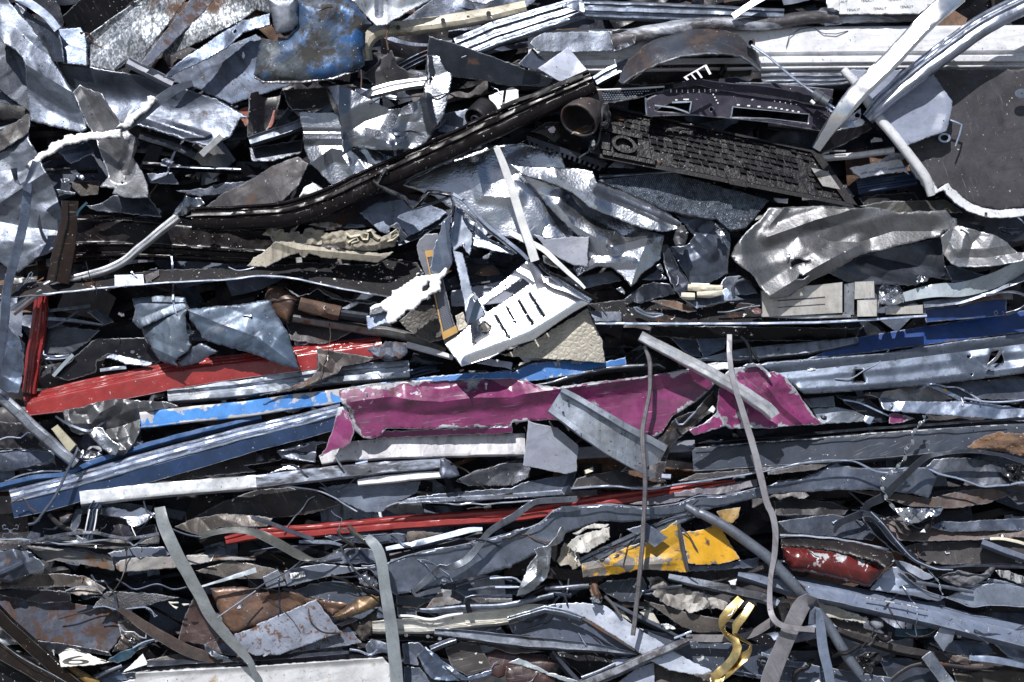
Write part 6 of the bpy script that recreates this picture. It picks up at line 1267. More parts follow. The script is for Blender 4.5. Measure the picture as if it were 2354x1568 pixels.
# ------------------------------------------------------------------ bottom rows
# --- red strip and curled ribbons
rs_ = profile('straight bright red painted profile with a groove, tapering away', 'redbright', 't03 2070,260 2354,200 t13 500,170 1200,108 2000,50 2354,25 t22 500,1520 900,1455 1280,1400 1700,1340 2050,1285', [19, 26, 29, 31, 31, 32, 33, 33, 30, 26, 17, 8], [(-.5, 0), (-.1, 1), (-.04, -4), (.04, -4), (.08, 0), (.3, 0), (.5, -10)], d=60, roll=8)
sheet('tin-coloured dark sheet with soft folds at the start of the red profile', 'grimebrown', 't03 1600,140 1800,60 2050,20 2354,40 t13 150,60 100,140 -200,140 t03 2000,150 1830,220 1700,180', 62, up=.3, cr=(3, 50))
B('metal_strap', 'pale flat strap slanting down from the whitish bar to the bottom edge', 'paleribbon', 't03 1470,-40,126 1500,110,136 1560,260,146 1640,420,150 1720,560,150 1830,760,150 1950,980,150 2080,1140,148 2230,1300,146 2310,1400,146 2354,1530,144 2400,1620,144', [25, 29, 30, 30, 29, 28, 27, 25, 21, 17, 13, 13], 'flat', t=1.6, roll=[0, -10, 8, 4, 0, -4, -4, 0, 6, 20, 30, 30])
B('metal_strap', 'second pale strap hanging straight down to the bottom edge, curled over at its top', 'paleribbon', 't13 1020,225,128 1050,262,140 1110,335,148 1150,450,152 1180,650,152 1220,900,152 1260,1200,152 1300,1620,152', [16, 22, 25, 26, 26, 28, 29, 30], 'flat', t=1.6, roll=[20, 8, -6, 0, 4, 0, 0, 4])
B('metal_strap', 'thin looped ribbon end curling above the second pale strap', 'olive2', 't13 1060,320,120 960,260,124 880,200,130 840,150,134 850,118,132 885,150,126 930,210,124 1000,245,128', 10, 'flat', t=1.5, twist=[40, 45, 50, 62, 75, 60, 50, 50])
B('metal_strap', 'small coil of olive ribbon beside the looped ribbon end', 'olive2', 't13 900,310,110 820,270,114 770,230,118 748,185,120 775,160,118 840,180,114', 10, 'flat', t=1.5, twist=[50, 50, 55, 65, 70, 60])
B('metal_strap', 'olive-grey ribbon sagging across the red profile', 'olive2', 't03 1830,235,100 2000,185,112 2200,170,116 2354,200,118 t13 120,250,120 300,350,120 430,420,118 530,440,114 620,425,110 760,350,106 900,260,104', [12, 14, 16, 19, 22, 21, 19, 10, 4, 4, 4], 'flat', t=1.5, roll=[10, 20, 20, 10, 0, -6, 10, 55, 70, 60, 60])
wire('thin dark edge wire continuing the olive-grey ribbon upwards', 'steelgrey', 't02 1320,1470 1350,1568 t03 1400,40 1560,150 1700,210 1850,238', 2, 128)
wire('dark twisted wire looping down to the second pale strap', 'steelgrey', 't13 780,310 800,380 900,530 1000,630 1080,700 1150,750', 2.6, 120)
strip('narrow violet-grey strip lying across the red profile', 'steelgrey', 't13 -40,50 120,105 330,185 530,255', 10, 96, roll=10)
wire('fine twisted wires dangling over the red profile', 'cut', 't12 690,1560 t13 720,30 790,70 770,130 745,190', 1, 100)
strip('bright short strip ending in a rounded tip below the red profile', 'aludull', 't13 1195,345 1450,295 1750,225 1950,175 2080,160', [10, 15, 15, 15, 8], 88, t=3, roll=20)
strip('white narrow strip behind the coil of olive ribbon', 'aludull', 't13 395,280 520,280 680,285 790,315', [7, 9, 10, 6], 80, t=3, roll=10)
strip('dark brown shadowed strip under the bright short strip', 'steelbrown', 't13 1230,420 1500,370 1900,280 2080,200', 20, 70, roll=30)
sheet('brown stone-like chunk below the red profile', 'stonebrown', 't13 1375,240 1390,190 1450,178 1600,190 1720,200 1600,250 1450,275 1390,285', 76, cr=(4, 20), inflate=(8, 10))
sheet('grey shiny cable-like edge strip beside the coil of olive ribbon', 'zincdark', 't13 620,230 900,200 1300,190 1380,210 1370,280 1150,300 900,290 700,260', 58, up=.3)
wire('grey wire running under the red profile', 'steelgrey', 't13 -60,370 200,330 400,320 600,300 900,240 1200,210', 2, 72)
B('metal_strap', 'twisted strap bent in two kinks across the wavy grey sheet', 'aludull', 't22 600,1455,100 250,1475,104 120,1540,108 t13 2354,60,114 2150,185,118 2060,300,118 1960,420,118 1880,480,116 1750,520,114 1690,500,112 1640,560,112 1540,660,110 1445,745,106 1470,775,104 1580,745,102 1700,715,100', [14, 14, 15, 18, 15, 16, 19, 19, 13, 10, 14, 15, 9, 8, 11, 13], 'flat', t=2, roll=[0, 10, 10, 20, 10, -10, -20, -30, 30, 50, 10, 0, 20, 0, -10, -10], smooth=True)
wire('short bright-edged strip end beside the second pale strap', 'aludull', 't13 970,502 1040,505 1120,490', 2.4, 96)
# --- sticker bar
hp = plate('grey flat bar end carrying a small white sticker upside down', 'slatelight', 't13 258,545 400,510 620,482 900,512 990,520 870,560 600,612 290,692', 84, up=.1, rt=-.05)
stk_ = S('sticker', None, 'whitebright', 't13 310,572 445,545 452,600 318,632', 86.5, up=.1, rt=-.05, cr=(0, 1), wav=(0, 9), th=.5, parent=hp.o, edge='whitebright')
TXTS([('HÜPPE', wq(stk_, 't13 440,606 330,624 436,562'), .3)], 'ink', hp.o)
plate('pale square tag plate beside the sticker bar', 'zinc', 't13 58,602 200,532 280,680 100,712', 92)
sheet('slate blue sheet under the pale square tag plate', 'grimebrown', 't03 1790,545 2120,450 2354,490 t13 260,550 280,620 40,620 t03 2080,615', 66, up=.3)
wire('thin wire crossing the sticker bar', 'steelgrey', 't13 0,715 100,650 250,575 360,500 420,440', 1.8, 104)
wire('straight steel pin sticking out beside the pale slanting strap', 'cut', 't03 1995,980,150 2350,732,110', 1.8, 130)
sheet('dark blue-grey sheet below the sticker bar', 'slate', 't13 340,730 500,670 700,640 1000,700 1150,750 1120,800 870,860 500,790', 46, up=.2)
strip('bright sliver lying on the dark blue-grey sheet', 'cut', 't13 700,640 800,650 890,665', 3.5, 66)
sheet('glittering ball of crumpled foil beside the second pale strap', 'foil', 't13 920,610 960,560 1025,530 1080,590 1130,660 1140,712 1060,715 960,670', 84, cr=(9, 10), inflate=(10, 12))
sheet('shadowed grey strip of sheet above the sticker bar with a bright dent', 'zincdark', 't13 480,460 600,430 760,360 900,330 1090,350 1110,480 800,478', 70, up=.2, fold=[('t13 950,350 960,470', 8, 20)])
strip('thin pale strips in the hollow below the grey strip with the bright dent', 'aludull', 't13 720,600 830,605 960,590 1010,560', 4, 66)
# --- rust brown pieces
rb_ = sheet('glossy rust-brown curved sheet with a raised wavy rim', 'rustglossy', 't03 1930,710 2100,690 2354,705 t13 80,740 230,725 330,735 410,760 470,795 620,810 830,840 870,860 700,965 620,900 560,830 0,1050 t03 2150,1120 2050,1020', 66, up=.2, cr=(3, 60), fold=[('t13 100,770 300,730 450,790 830,845', 10, 16)], inflate=(8, 12))
sheet('rust-speckled grey rectangular plate', 'rustspeck', 't03 2150,1130 2354,1060 t13 0,1040 550,812 780,1112 220,1315 0,1325 t03 2354,1330 2210,1260', 96, name='metal_plate', cr=(.5, 90))
sheet('second rust-speckled plate tucked under the first one', 'rustspeck', 't13 560,1190 780,1100 850,1058 975,1212 280,1308', 80, name='metal_plate', cr=(.5, 90))
sheet('bronze-brown bulging lump beside the rust-speckled plates', 'bronze', 't13 700,965 830,870 940,790 1060,755 1145,772 1140,850 1060,900 900,965 740,1000', 84, inflate=(16, 16), cr=(3, 26))
sheet('purple-brown flat shard under the bronze-brown lump', 'maroon', 't13 740,1035 920,975 930,1010 780,1060', 82)
sheet('dark brown shaggy clump beneath the bronze-brown lump', 'stonebrown', 't13 880,1030 1000,970 1120,880 1110,1000 1060,1130 980,1190 920,1120', 62, inflate=(12, 16), cr=(6, 14))
sheet('dark maroon sheet in the shadow of the pale slanting strap', 'maroon', 't03 1640,1190 1680,1000 1780,780 1850,830 2060,1150 1880,1225', 58, up=.1)
sheet('grey-brown sheet under the rust-speckled plate', 'rustmottle', 't03 1870,1225 2050,1170 2180,1190 2354,1330 2300,1350 2000,1300', 70)
strip('slanting rust-brown strip crossing towards the long white bar', 'rustcres', 't03 1090,890 1250,1000 1430,1120 1700,1270 1880,1330 2030,1365', [12, 22, 26, 28, 26, 16], 100, t=3, roll=-8)
sheet('light curl of metal at the end of the slanting rust-brown strip', 'aludull', 't03 1870,1230 1920,1240 2000,1310 2100,1345 2000,1360 1900,1290', 112, cr=(4, 16))
# --- white bar at the bottom
wbb = sheet('broad whitish stained aluminium bar along the bottom edge', 'whitestain', 't03 1115,1570 1240,1535 1250,1480 1800,1440 2354,1418 t13 600,1375 1160,1338 1225,1400 1245,1570 1230,1700 t03 1100,1700', 106, name='metal_bar', up=.12, cr=(.6, 120), wav=(2, 160), th=5, fold=[('t03 1250,1490 2354,1428 t13 1160,1350', 6, 10)])
strip(None, 'steelgrey', 't03 1350,1400 1900,1370 2354,1350 t13 500,1320 850,1290', [20, 17, 14, 14, 10], 92, roll=50, name='upper_lip', parent=OF('broad whitish stained'))
sheet('brown dusty sheet behind the broad whitish bar', 'grimebrown', 't03 1300,1380 1700,1290 2000,1370 2354,1330 2354,1400 1800,1430 1300,1470', 74, up=.4)
sheet('torn dark corner hollow at the start of the broad whitish bar', 'steeldark', 't03 1110,1490 1250,1475 1240,1530 1150,1520', 104)
plate('white triangular offcut beside the broad whitish bar', 'whitebright', 't03 1130,1480 1312,1308 1362,1405', 92, up=.3)
sheet('pale blue-grey sheet at the bottom edge beside the white offcut', 'zincblue', 't03 870,1580 1100,1460 1160,1500 1240,1530 1110,1570 1100,1640 900,1660', 84)
wire('shiny folded rod at the bottom edge beside the white offcut', 'aludull', 't03 850,1560 950,1490 1120,1420', 4, 92)
np_ = sheet('cream plate with a black curled numeral, bent at one side', 'creamplate', 't03 535,1312 640,1250 700,1268 760,1292 980,1372 1010,1385 870,1412 700,1422 560,1432', 122, name='number_plate', up=.35, cr=(1, 50), edge='cut')
TXTS([('6', wq(np_, 't03 565,1330 815,1322 572,1412'), 0)], 'ink', np_.o)
B('numeral', None, 'ink', 't03 870,1405 890,1385 930,1372 985,1380', [2, 5, 5, 2], 'flat', t=1, d=126, parent=np_.o, roll=0, wob=0)
B('black_edge', None, 'ink', 't03 540,1300 645,1255 760,1296 980,1375', 2, 'flat', t=1, d=119, parent=np_.o, roll=0, wob=0)
sheet('shiny teal-black bent strip behind the cream plate', 'tealstrip', 't03 1000,1360 1100,1290 1220,1262 1260,1220 1330,1195 1445,1145 1450,1172 1300,1240 1240,1300 1200,1350 1080,1392 1010,1385', 86, cr=(2, 30), fold=[('t03 1240,1220 1290,1250', 8, 14)])
strip(None, 'cut', 't03 1220,1255 1270,1225 1340,1195 1440,1170', 3, 96, t=2, name='bright_rim', parent=OF('shiny teal-black'))
# --- dark lower corner
sheet('large rust-mottled slab in the dim lower corner', 'rustmottle', 't03 -60,760 200,790 500,820 860,872 1000,900 1100,935 1112,1130 1040,1240 1000,1292 600,1220 230,1170 120,1060 -60,880', 50, up=.15, cr=(2, 60), th=6)  # colour darkened to put the corner's vignetting into the slab
B('metal_bar', 'wide black diagonal beam in the lower corner', 'blackbeam', 't03 -80,880 100,1060 300,1240 500,1420 760,1640', 36, 'two3', d=118, roll=0)
B('metal_bar', 'second black diagonal beam with a bright scraped edge', 'blackbeam', 't03 -80,1230 100,1330 300,1450 560,1610', [40, 42, 40, 36], 'two3', d=128, roll=10)
strip(None, 'cut', 't03 -60,1150 100,1280 250,1380 450,1480 620,1575', 2, 146, t=2, name='scraped_edge', parent=OF('second black diagonal'))
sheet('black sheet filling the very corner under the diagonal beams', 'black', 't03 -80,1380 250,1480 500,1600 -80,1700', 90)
wire('thin cracked white line on the black corner sheet', 'aludull', 't03 200,1455 300,1510 380,1540', 1.6, 122)
bar('amber-brown bar end at the bottom edge', 'amber', 't03 600,1440 720,1490 900,1590', 24, 'round', d=104)
sheet('dark grey rail under the rust-mottled slab', 'steeldark', 't03 230,1170 600,1215 1000,1290 1030,1330 760,1290 640,1255 540,1310 350,1270', 66, up=.3)
sheet('dark crumpled scraps beside the slanting rust-brown strip', 'grimebrown', 't03 1080,1010 1200,990 1400,1100 1380,1180 1240,1230 1130,1280 1030,1290 1110,1150', 66, cr=(6, 24))
wire('bent bright wire between the slab and the slanting strip', 'cut', 't03 1085,1035 1140,1105 1230,1110 1280,1150 1340,1165 1345,1120', 1.8, 92)
sheet('small glinting dented scrap beneath the bent bright wire', 'crumple', 't03 1180,1180 1220,1160 1260,1195 1220,1225', 84, cr=(4, 10))
sheet('dark fine wire-mesh sheet with a curled bright edge', 'gridmesh2', 't03 850,885 980,735 1150,742 1300,745 1500,770 1645,795 1400,850 1330,880 1450,960 1420,975 1340,890 1200,890 1080,905 960,870', 82, name='mesh_sheet', up=.1, cr=(2, 40))
strip(None, 'cut', 't03 855,885 960,872 1080,905 1200,892 1340,880 1400,920 1420,970 1445,955', 3, 92, t=2, name='bright_edge', parent=OF('dark fine wire-mesh'))
for i, a in enumerate(('t03 1545,830 1640,832 1640,845 1560,850', 't03 1560,845 1600,870 1640,880 1620,900 1590,880', 't03 1670,850 1740,845 1740,855 1690,868')):
    plate(('cream flat sliver above the fine mesh', 'cream wedge-shaped sliver beside the pale slanting strap', 'cream tiny sliver touching the pale slanting strap')[i], 'cream', a, 92)
wire('dangling wire with kinks in the dark hollow behind the slanting strap', 'steelgrey', 't03 1070,620 1150,670 1250,718 1440,670 1600,718 1750,690 1900,690', 2, 88)
strip('flat wire band rising with a bright end behind the pale slanting strap', 'paleribbon', 't03 1850,690 1990,650 2150,600 2354,540', [5, 6, 10, 13], 104, t=2, roll=20)
sheet('small dark box-shaped piece with a bright top edge', 'grimebrown', 't03 600,735 690,720 700,690 860,690 900,720 950,760 700,770', 84, up=.3)
strip(None, 'foil', 't03 600,730 700,695 760,690 830,700 880,700 940,755', 4, 96, t=3, name='bumpy_edge', parent=OF('small dark box-shaped'))
sheet('rust-beige folded channel, kinked in the middle', 'rustbeige', 't03 240,312 480,335 700,365 960,395 1030,430 1055,550 960,525 700,480 500,452 430,470 330,390', 70, up=.15, cr=(1.5, 60), fold=[('t03 300,330 960,420', 5, 12)])
sheet('continuation strip of beige channel beyond its kink', 'rustbeige', 't03 1055,490 1110,445 1250,425 1600,410 2000,395 2354,425 2354,450 2000,450 1600,520 1300,545 1100,558', 72, up=.25)
sheet('dark grey smooth sheet above the beige channel strip', 'slate', 't03 990,380 1250,330 1500,325 1560,405 1200,430 1070,475', 56, up=.2)
sheet('dark grey twisted sheet at the frame edge over the mottled slab', 'steelgrey', 't03 -60,370 100,345 190,318 290,385 410,490 400,540 250,580 100,642 -60,600', 88, cr=(4, 44), fold=[('t03 120,370 160,450 60,600', 10, 20)])
TU('rolled_sheet', 'rolled sheet end on the dark grey twisted sheet', 'steelgrey', 't03 -60,590 60,545 210,470', 10, d=104)
sheet('shadowed long dark sheet above the mottled slab', 'grimebrown', 't03 -60,640 100,650 280,580 560,570 800,600 970,700 930,760 600,690 200,700 -60,720', 64, up=.2, cr=(4, 50))
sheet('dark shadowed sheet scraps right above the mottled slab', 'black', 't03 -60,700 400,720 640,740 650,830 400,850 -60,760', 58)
sheet('torn wavy dark plate with a crumpled bright upper edge', 'steelbrown', 't03 -60,255 200,262 400,272 620,300 900,262 1150,252 1200,290 1230,312 1330,262 1465,215 1465,290 1250,320 1000,345 850,335 450,295 -60,300', 92, up=.4)
strip(None, 'cut', 't03 -60,255 200,262 400,275 620,298 900,262 1150,252 1190,275 1230,312 1330,258 1465,215', 4, 104, t=3, wob=1.8, name='bright_edge', parent=OF('torn wavy dark plate'))
strip('thin dark bowed strip above the torn wavy plate', 'steeldark', 't03 200,300 420,245 640,208 860,196 1020,230 1200,248 1460,205', 9, 108, roll=20)
dp = B('double_rail', 'pale double rail piece standing under the whitish bar', 'zincblue', 't02 900,1490 850,1568 t03 850,60 805,250', 24, [(-.5, 4), (-.38, 4), (-.36, -4), (-.12, -4), (-.1, 0), (.12, 0), (.14, -4), (.36, -4), (.38, 4), (.5, 4)], t=6, d=88, roll=0)
for o_ in (-1, 1): B('white_edge', None, 'whitebright', 't03 %d,-20 %d,180' % (860 + o_ * 38, 822 + o_ * 38), 3, 'flat', t=2, d=94, parent=dp, roll=0)
sheet('dull plate behind the pale double rail piece', 'zincdark', 't03 690,-20 760,-20 740,100 700,200 780,262 720,265 640,150', 66)
sheet('dented shiny sheet below the whitish bar beside the slanting strap', 'crumple', 't02 930,1540 1040,1520 1200,1568 1300,1520 1380,1568 t03 1430,20 1350,90 1260,140 1190,140 1150,70 920,20', 60, cr=(6, 32))
sheet('dark smooth sheet under the dented shiny sheet', 'violetblack', 't03 760,180 900,20 1150,70 1260,150 1430,120 1450,210 1240,250 1050,240 880,200', 44, up=.1)
# ornamental section end
xm = None
def curl(cx_, cy_, sx, sy):
    return 't03 %d,%d %d,%d %d,%d %d,%d %d,%d %d,%d' % (cx_ , cy_, cx_ + 30 * sx, cy_ + 26 * sy, cx_ + 66 * sx, cy_ + 20 * sy, cx_ + 74 * sx, cy_ + 52 * sy, cx_ + 54 * sx, cy_ + 62 * sy, cx_ + 46 * sx, cy_ + 50 * sy)
xm = B('section_end', 'end-on cross-shaped aluminium profile section with curled arms', 'aludull', curl(97, 185, 1, -1), 2.6, 'flat', t=20, d=92, roll=0, wob=0)
for a in ((-1, -1), (1, 1), (-1, 1)): B('curled_arm', None, 'aludull', curl(97, 185, *a), 2.6, 'flat', t=20, d=92, roll=0, wob=0, parent=xm)
B('round_core', None, 'aludull', 't03 85,185 97,173 109,185 97,197 85,185', 3, 'flat', t=20, d=93, roll=0, wob=0, parent=xm)
sheet('rusty lump in the dark hollow under the dangling cable', 'rustcres', 't03 530,50 620,10 690,10 640,90 570,115', 52, inflate=(8, 10))
wire('dark curved rod in the hollow under the dangling cable', 'steelbrown', 't03 450,20 520,100 620,160 780,190', 6, 60)
# --- middle bottom: stacked strips, tube with clip
stk = B('sheet_stack', 'stack of thin cream-white sheets bent along the bottom middle', 'creamstack', 't13 1070,1060 1300,1050 1600,1045 1900,1000 2354,950 t23 150,905 330,880', [24, 32, 32, 34, 34, 26, 10], [(-.5, -6), (-.46, 0), (-.4, 0), (-.38, -3), (-.34, 0), (-.3, 0), (-.28, -3), (-.24, 0), (-.2, 0), (-.16, -4), (.34, -1), (.38, 4), (.5, 4)], d=86, t=12, roll=14)
strip(None, 'whitebright', 't13 1310,960 1430,965 1560,990 1640,990 1740,960 1900,935', 6, 100, t=4, name='white_rim', parent=OF('stack of thin cream'))
tb = TU('pipe', 'thin grey tube held by a dark clip above the cream sheet stack', 'aludull', 't13 1480,905 1600,910 1760,898 1940,882 2200,875 t23 0,855 200,810 380,765', [4, 6, 6.5, 7, 7, 7, 6, 5], d=100)
mb = MB(); Q = quad('t13 1915,845,110 1965,840,110 1990,930,110 1940,940,110'); mb.box(Q, 0, 0, 1, 1, -16, 0, .06); mb.build('clip', 'black', tb)
strip('u-shaped bent strip passing behind the clip', 'zinc', 't13 2354,780 2150,780 1980,785 1930,800 1920,850', 7, 96, t=2, roll=30)
sheet('torn grey-white scrap plate above the thin tube', 'rustbeige', 't13 1560,892 1640,790 1690,718 1800,722 1780,790 1900,840 1890,850 1720,872', 92, cr=(3, 30), tear=2)
sheet('slate plate behind the thin tube and the second strap', 'slate', 't13 1285,775 1450,770 1620,805 1500,880 1470,920 1480,962 1300,965', 58, up=.1)
sheet('grey sheet tongue between the torn scrap plate and the u-shaped strip', 'zincdark', 't13 1500,720 1680,710 1960,720 2030,790 1940,800 1880,760 1800,722 1640,790 1530,800', 66)
sheet('dark leaf of sheet inside the bend of the u-shaped strip', 'steelbrown', 't13 1960,790 2354,800 2354,850 2200,860 2050,840', 82)
profile('flat grey profile tapering to a point across the bottom middle', 'aludull', 't13 1640,1105 1900,1130 2354,1185 t23 300,1215 700,1250 1150,1315', [14, 20, 25, 24, 19, 4], 'lip', d=92, roll=14)
sheet('shadowed sheet under the flat tapering profile', 'grimebrown', 't13 1600,1120 1900,1180 2354,1250 t23 300,1290 0,1310 t13 2200,1260 1900,1200', 62, up=.4)
sheet('crumpled grey leaf of sheet with a ragged lower rim', 'zincblue', 't13 1490,1330 1550,1242 1640,1300 1750,1400 1850,1470 1935,1522 2050,1490 2170,1452 2165,1500 2000,1550 1800,1560 1620,1540 1545,1460', 100, cr=(4, 34), fold=[('t13 1560,1260 1700,1430 1850,1510', 10, 24)])
sheet('brown paint-splashed plate behind the crumpled grey leaf', 'splash', 't13 1740,1260 1900,1200 2060,1240 2110,1340 2185,1445 1940,1510 1800,1440', 78, up=.1)
sheet('maroon glossy curved plate at the bottom middle', 'maroon', 't13 2080,1320 2200,1262 2354,1270 t23 100,1300 300,1310 420,1400 300,1520 0,1460 t13 2250,1530 2150,1500', 66, inflate=(10, 24))
sheet('maroon glossy round plate at the bottom edge', 'maroon', 't23 -60,1420 100,1398 250,1430 350,1500 420,1600 -60,1620', 88, inflate=(10, 24))
sheet('pale curved strip of sheet over the maroon round plate', 'paleribbon', 't23 -40,1390 60,1350 180,1400 340,1480 640,1568 500,1568 340,1510 180,1440', 94)
sheet('brown sheet scrap below the maroon plates', 'steelbrown', 't13 1950,1540 2150,1490 2354,1500 2354,1640 1960,1640', 74)
profile('small shiny box profile end in the bottom middle', 'aluminium', 't13 1600,1255 1720,1205 1835,1165', 11, 'groove', d=98, roll=25)
plate('pale grey plate at the bottom edge beside the second strap', 'zinc', 't13 1360,1425 1500,1432 1560,1500 1720,1570 1720,1660 1360,1660', 88)
sheet('dull grey angle sheet beside the second strap near the bottom', 'steelgrey', 't13 1340,1210 1500,1200 1545,1252 1480,1340 1500,1420 1360,1400', 78)
sheet('bright torn sheet edge beside the second strap near the bottom', 'zinc', 't13 1000,1235 1060,1170 1200,1205 1215,1300 1030,1320', 86, cr=(3, 30))
wire('shiny bent rods beside the broad whitish bar', 'aluminium', 't13 860,1270 950,1285 1010,1310 1060,1320 1120,1270', 3, 98)
sheet('dark littered strip under the cream sheet stack', 'debris', 't13 1060,1130 1500,1140 1700,1140 1780,1200 1500,1200 1300,1190 1000,1170', 60, up=.4)
for i, (x, y) in enumerate(((1380, 1140), (1580, 1150), (1690, 1170))):
    q = pts('t13 %d,%d' % (x, y))[0]
    mb = MB(); mb.ring(PX(76), q[0], q[1], 4.5, 4, .02, -3, 3, 10); mb.build('glass_crumb', 'foil', label='glinting crumbs in the dark strip under the cream sheet stack', cat='crumb', group='glinting crumbs')
# --- yellow sheets
yw = S('painted_sheet', 'yellow painted sheet, worn to grey in the middle and crumpled', 'yellowworn', 't23 640,482 870,430 960,370 1050,330 1180,285 1230,310 1300,250 1370,180 1450,130 1520,85 1545,180 1580,380 1622,556 1450,552 1300,538 1150,540 1000,575 850,592 650,606', 102, up=.05, cr=(3, 44), fold=[('t23 660,540 900,500 1200,490 1420,480', 8, 24)], edge='yellow')
S('painted_sheet', 'yellow painted flat square sheet with a curled upper edge', 'yellow', 't23 1560,188 1650,185 1720,172 1800,150 1905,108 1970,240 2095,432 2000,465 1900,485 1720,490 1622,480', 110, up=.08, cr=(1.5, 60), edge='yellow', fold=[('t23 1740,200 1760,450', 5, 30)])
sheet('small dusky yellow sheet corner above the yellow square sheet', 'yellowdusk', 't23 1880,0 2100,-40 2085,40 2020,112 1930,85', 92, cr=(2, 30))
bar('grey upright strip dividing the two yellow painted sheets', 'steelgrey', 't23 1540,115 1575,330 1620,540', [6, 10, 8], 'round', d=116)
sheet('grey sheet underlying the yellow square sheet', 'zincdark', 't23 1625,492 1760,495 1920,488 2090,450 2272,420 2262,512 1900,540 1632,556', 98, up=.15)
plate('small dark square tab lying on the yellow worn sheet', 'steelgrey', 't23 1050,165 1240,108 1432,238 1312,332 1200,235', 118)
profile('grooved silver bar running under the yellow worn sheet', 'aludull', 't23 620,480 900,345 1180,220 1500,85 1680,30', [24, 26, 26, 22, 12], 'groove', d=84, roll=10)
sheet('crumbling white paper-like scrap beside the yellow worn sheet', 'papery', 't23 505,320 580,240 700,190 800,165 892,145 890,270 800,310 720,370 640,385 560,360', 94, cr=(5, 24), tear=2.5)
sheet('beige crumbling scrap under the white paper-like scrap', 'beige', 't23 410,460 480,280 560,350 645,290 650,350 610,400 632,490 555,535 520,480 440,500', 90, cr=(5, 22), tear=2.5)
sheet('white curled tatter above the white paper-like scrap', 'papery', 't23 560,200 660,150 760,110 890,120 860,150 700,160 600,220', 88, cr=(4, 16))
sheet('folded stained metal tongue curling upwards, slit along its middle', 'alustain', 't23 35,782 90,640 160,480 230,400 205,350 290,320 358,310 362,420 340,540 310,610 200,730 120,765', 114, up=.1, cr=(3, 40), fold=[('t23 240,350 280,440 270,600', -12, 12), ('t23 100,700 200,620 300,500', 10, 24)])
sheet('upper spike of the stained metal tongue standing in front of the wavy sheet', 'alustain', 't23 330,312 400,230 440,150 458,128 490,200 465,268 430,300 360,322', 118, rt=.4)
bar('round pale stick under the yellow worn sheet', 'aludull', 't23 300,705 500,690 705,672', 11, 'round', d=92)
bar('bent pale strip with a crumpled joint', 'zincdark', 't23 -60,865 180,815 380,760', [14, 16, 14], 'round', d=90)
bar('short grey stub behind the bent pale strip', 'steelgrey', 't23 340,745 450,750 545,765', 11, 'round', d=86)
wire('bright wires snaking beside the stained metal tongue', 'cut', 't13 2150,620 2354,610 t23 60,640 120,690 0,700 t13 2200,700', 2.4, 84)
wire('arched dark strip over the thin tube', 'steelgrey', 't13 1840,690 2000,640 2200,600 2354,640', 3, 80)
strip('thin light strip beneath the arched dark strip', 'aludull', 't13 1950,720 2150,690 2354,685', 5, 84)
sheet('dark round-backed sheet between the stick and the rod', 'slate', 't23 790,690 880,640 1040,620 1200,600 1240,690 1160,830 1000,830 870,760', 62, up=.1)
sheet('rusty tangled joint with glittering crumbs under the yellow worn sheet', 'rust', 't23 700,650 790,640 800,720 840,800 820,850 740,820 720,760', 84, cr=(7, 14), inflate=(8, 10))
sheet('glittering foil nub beside the rusty tangled joint', 'foil', 't23 720,790 760,775 830,820 800,845 740,830', 98, cr=(5, 8))
wire('slanting brown-and-white stick beside the dark round-backed sheet', 'rodgrey', 't23 850,780 930,860 1000,965', 4, 90)
bar('grey thin box bar slanting behind the long rod', 'steelgrey', 't23 920,835 1200,975 1400,1075 1540,1150', [8, 11, 10, 8], 'two3', d=84)
for i, a in enumerate(('t23 950,900 1000,890 1100,1020 1010,965', 't23 1170,925 1240,890 1300,930 1365,1040 1240,990')):
    plate(('cream scrap plate left of the hanging rod end', 'cream scrap plate beyond the hanging rod end')[i].replace('left of', 'touching'), 'beigepale', a, 72)
sheet('dark brown leaf of sheet with a bright rim under the paper scraps', 'grimebrown', 't23 1215,815 1350,850 1500,900 1700,950 1900,985 1965,1050 1960,1105 1700,1115 1560,1060 1420,960', 84, up=.2)
sheet('torn papery grey-white scraps heaped beside the grey mottled bar', 'papery2', 't23 1240,610 1330,600 1500,680 1700,740 1850,780 1990,850 1960,920 1800,880 1700,870 1620,945 1580,900 1450,880 1380,840 1300,760', 78, cr=(8, 26), tear=3)
sheet('white torn tatter on the heap of papery scraps', 'papery', 't23 1620,940 1640,840 1720,850 1790,890 1700,920', 94, cr=(4, 16), tear=2)
bar('grey mottled box bar slanting under the yellow square sheet', 'scraped', 't23 1440,590 1700,640 2000,705 2354,790 t33 100,840', [14, 20, 22, 24, 18], 'two3', d=100, roll=10)
bar('round light rod under the grey mottled box bar', 'aludull', 't23 1195,735 1350,705 1560,680', 7, 'round', d=92)
sheet('bright white chip above the grey mottled box bar', 'whitebright', 't23 1985,640 2062,618 2060,680 2010,675', 108)
sheet('crumbly white lump under the hanging rod', 'foam2', 't23 1365,1040 1420,1025 1490,1060 1500,1078 1420,1085', 88, cr=(5, 8))
strip('grey rod-like strip beside the crumbly white lump', 'steelgrey', 't23 1110,870 1300,900', 6, 76)
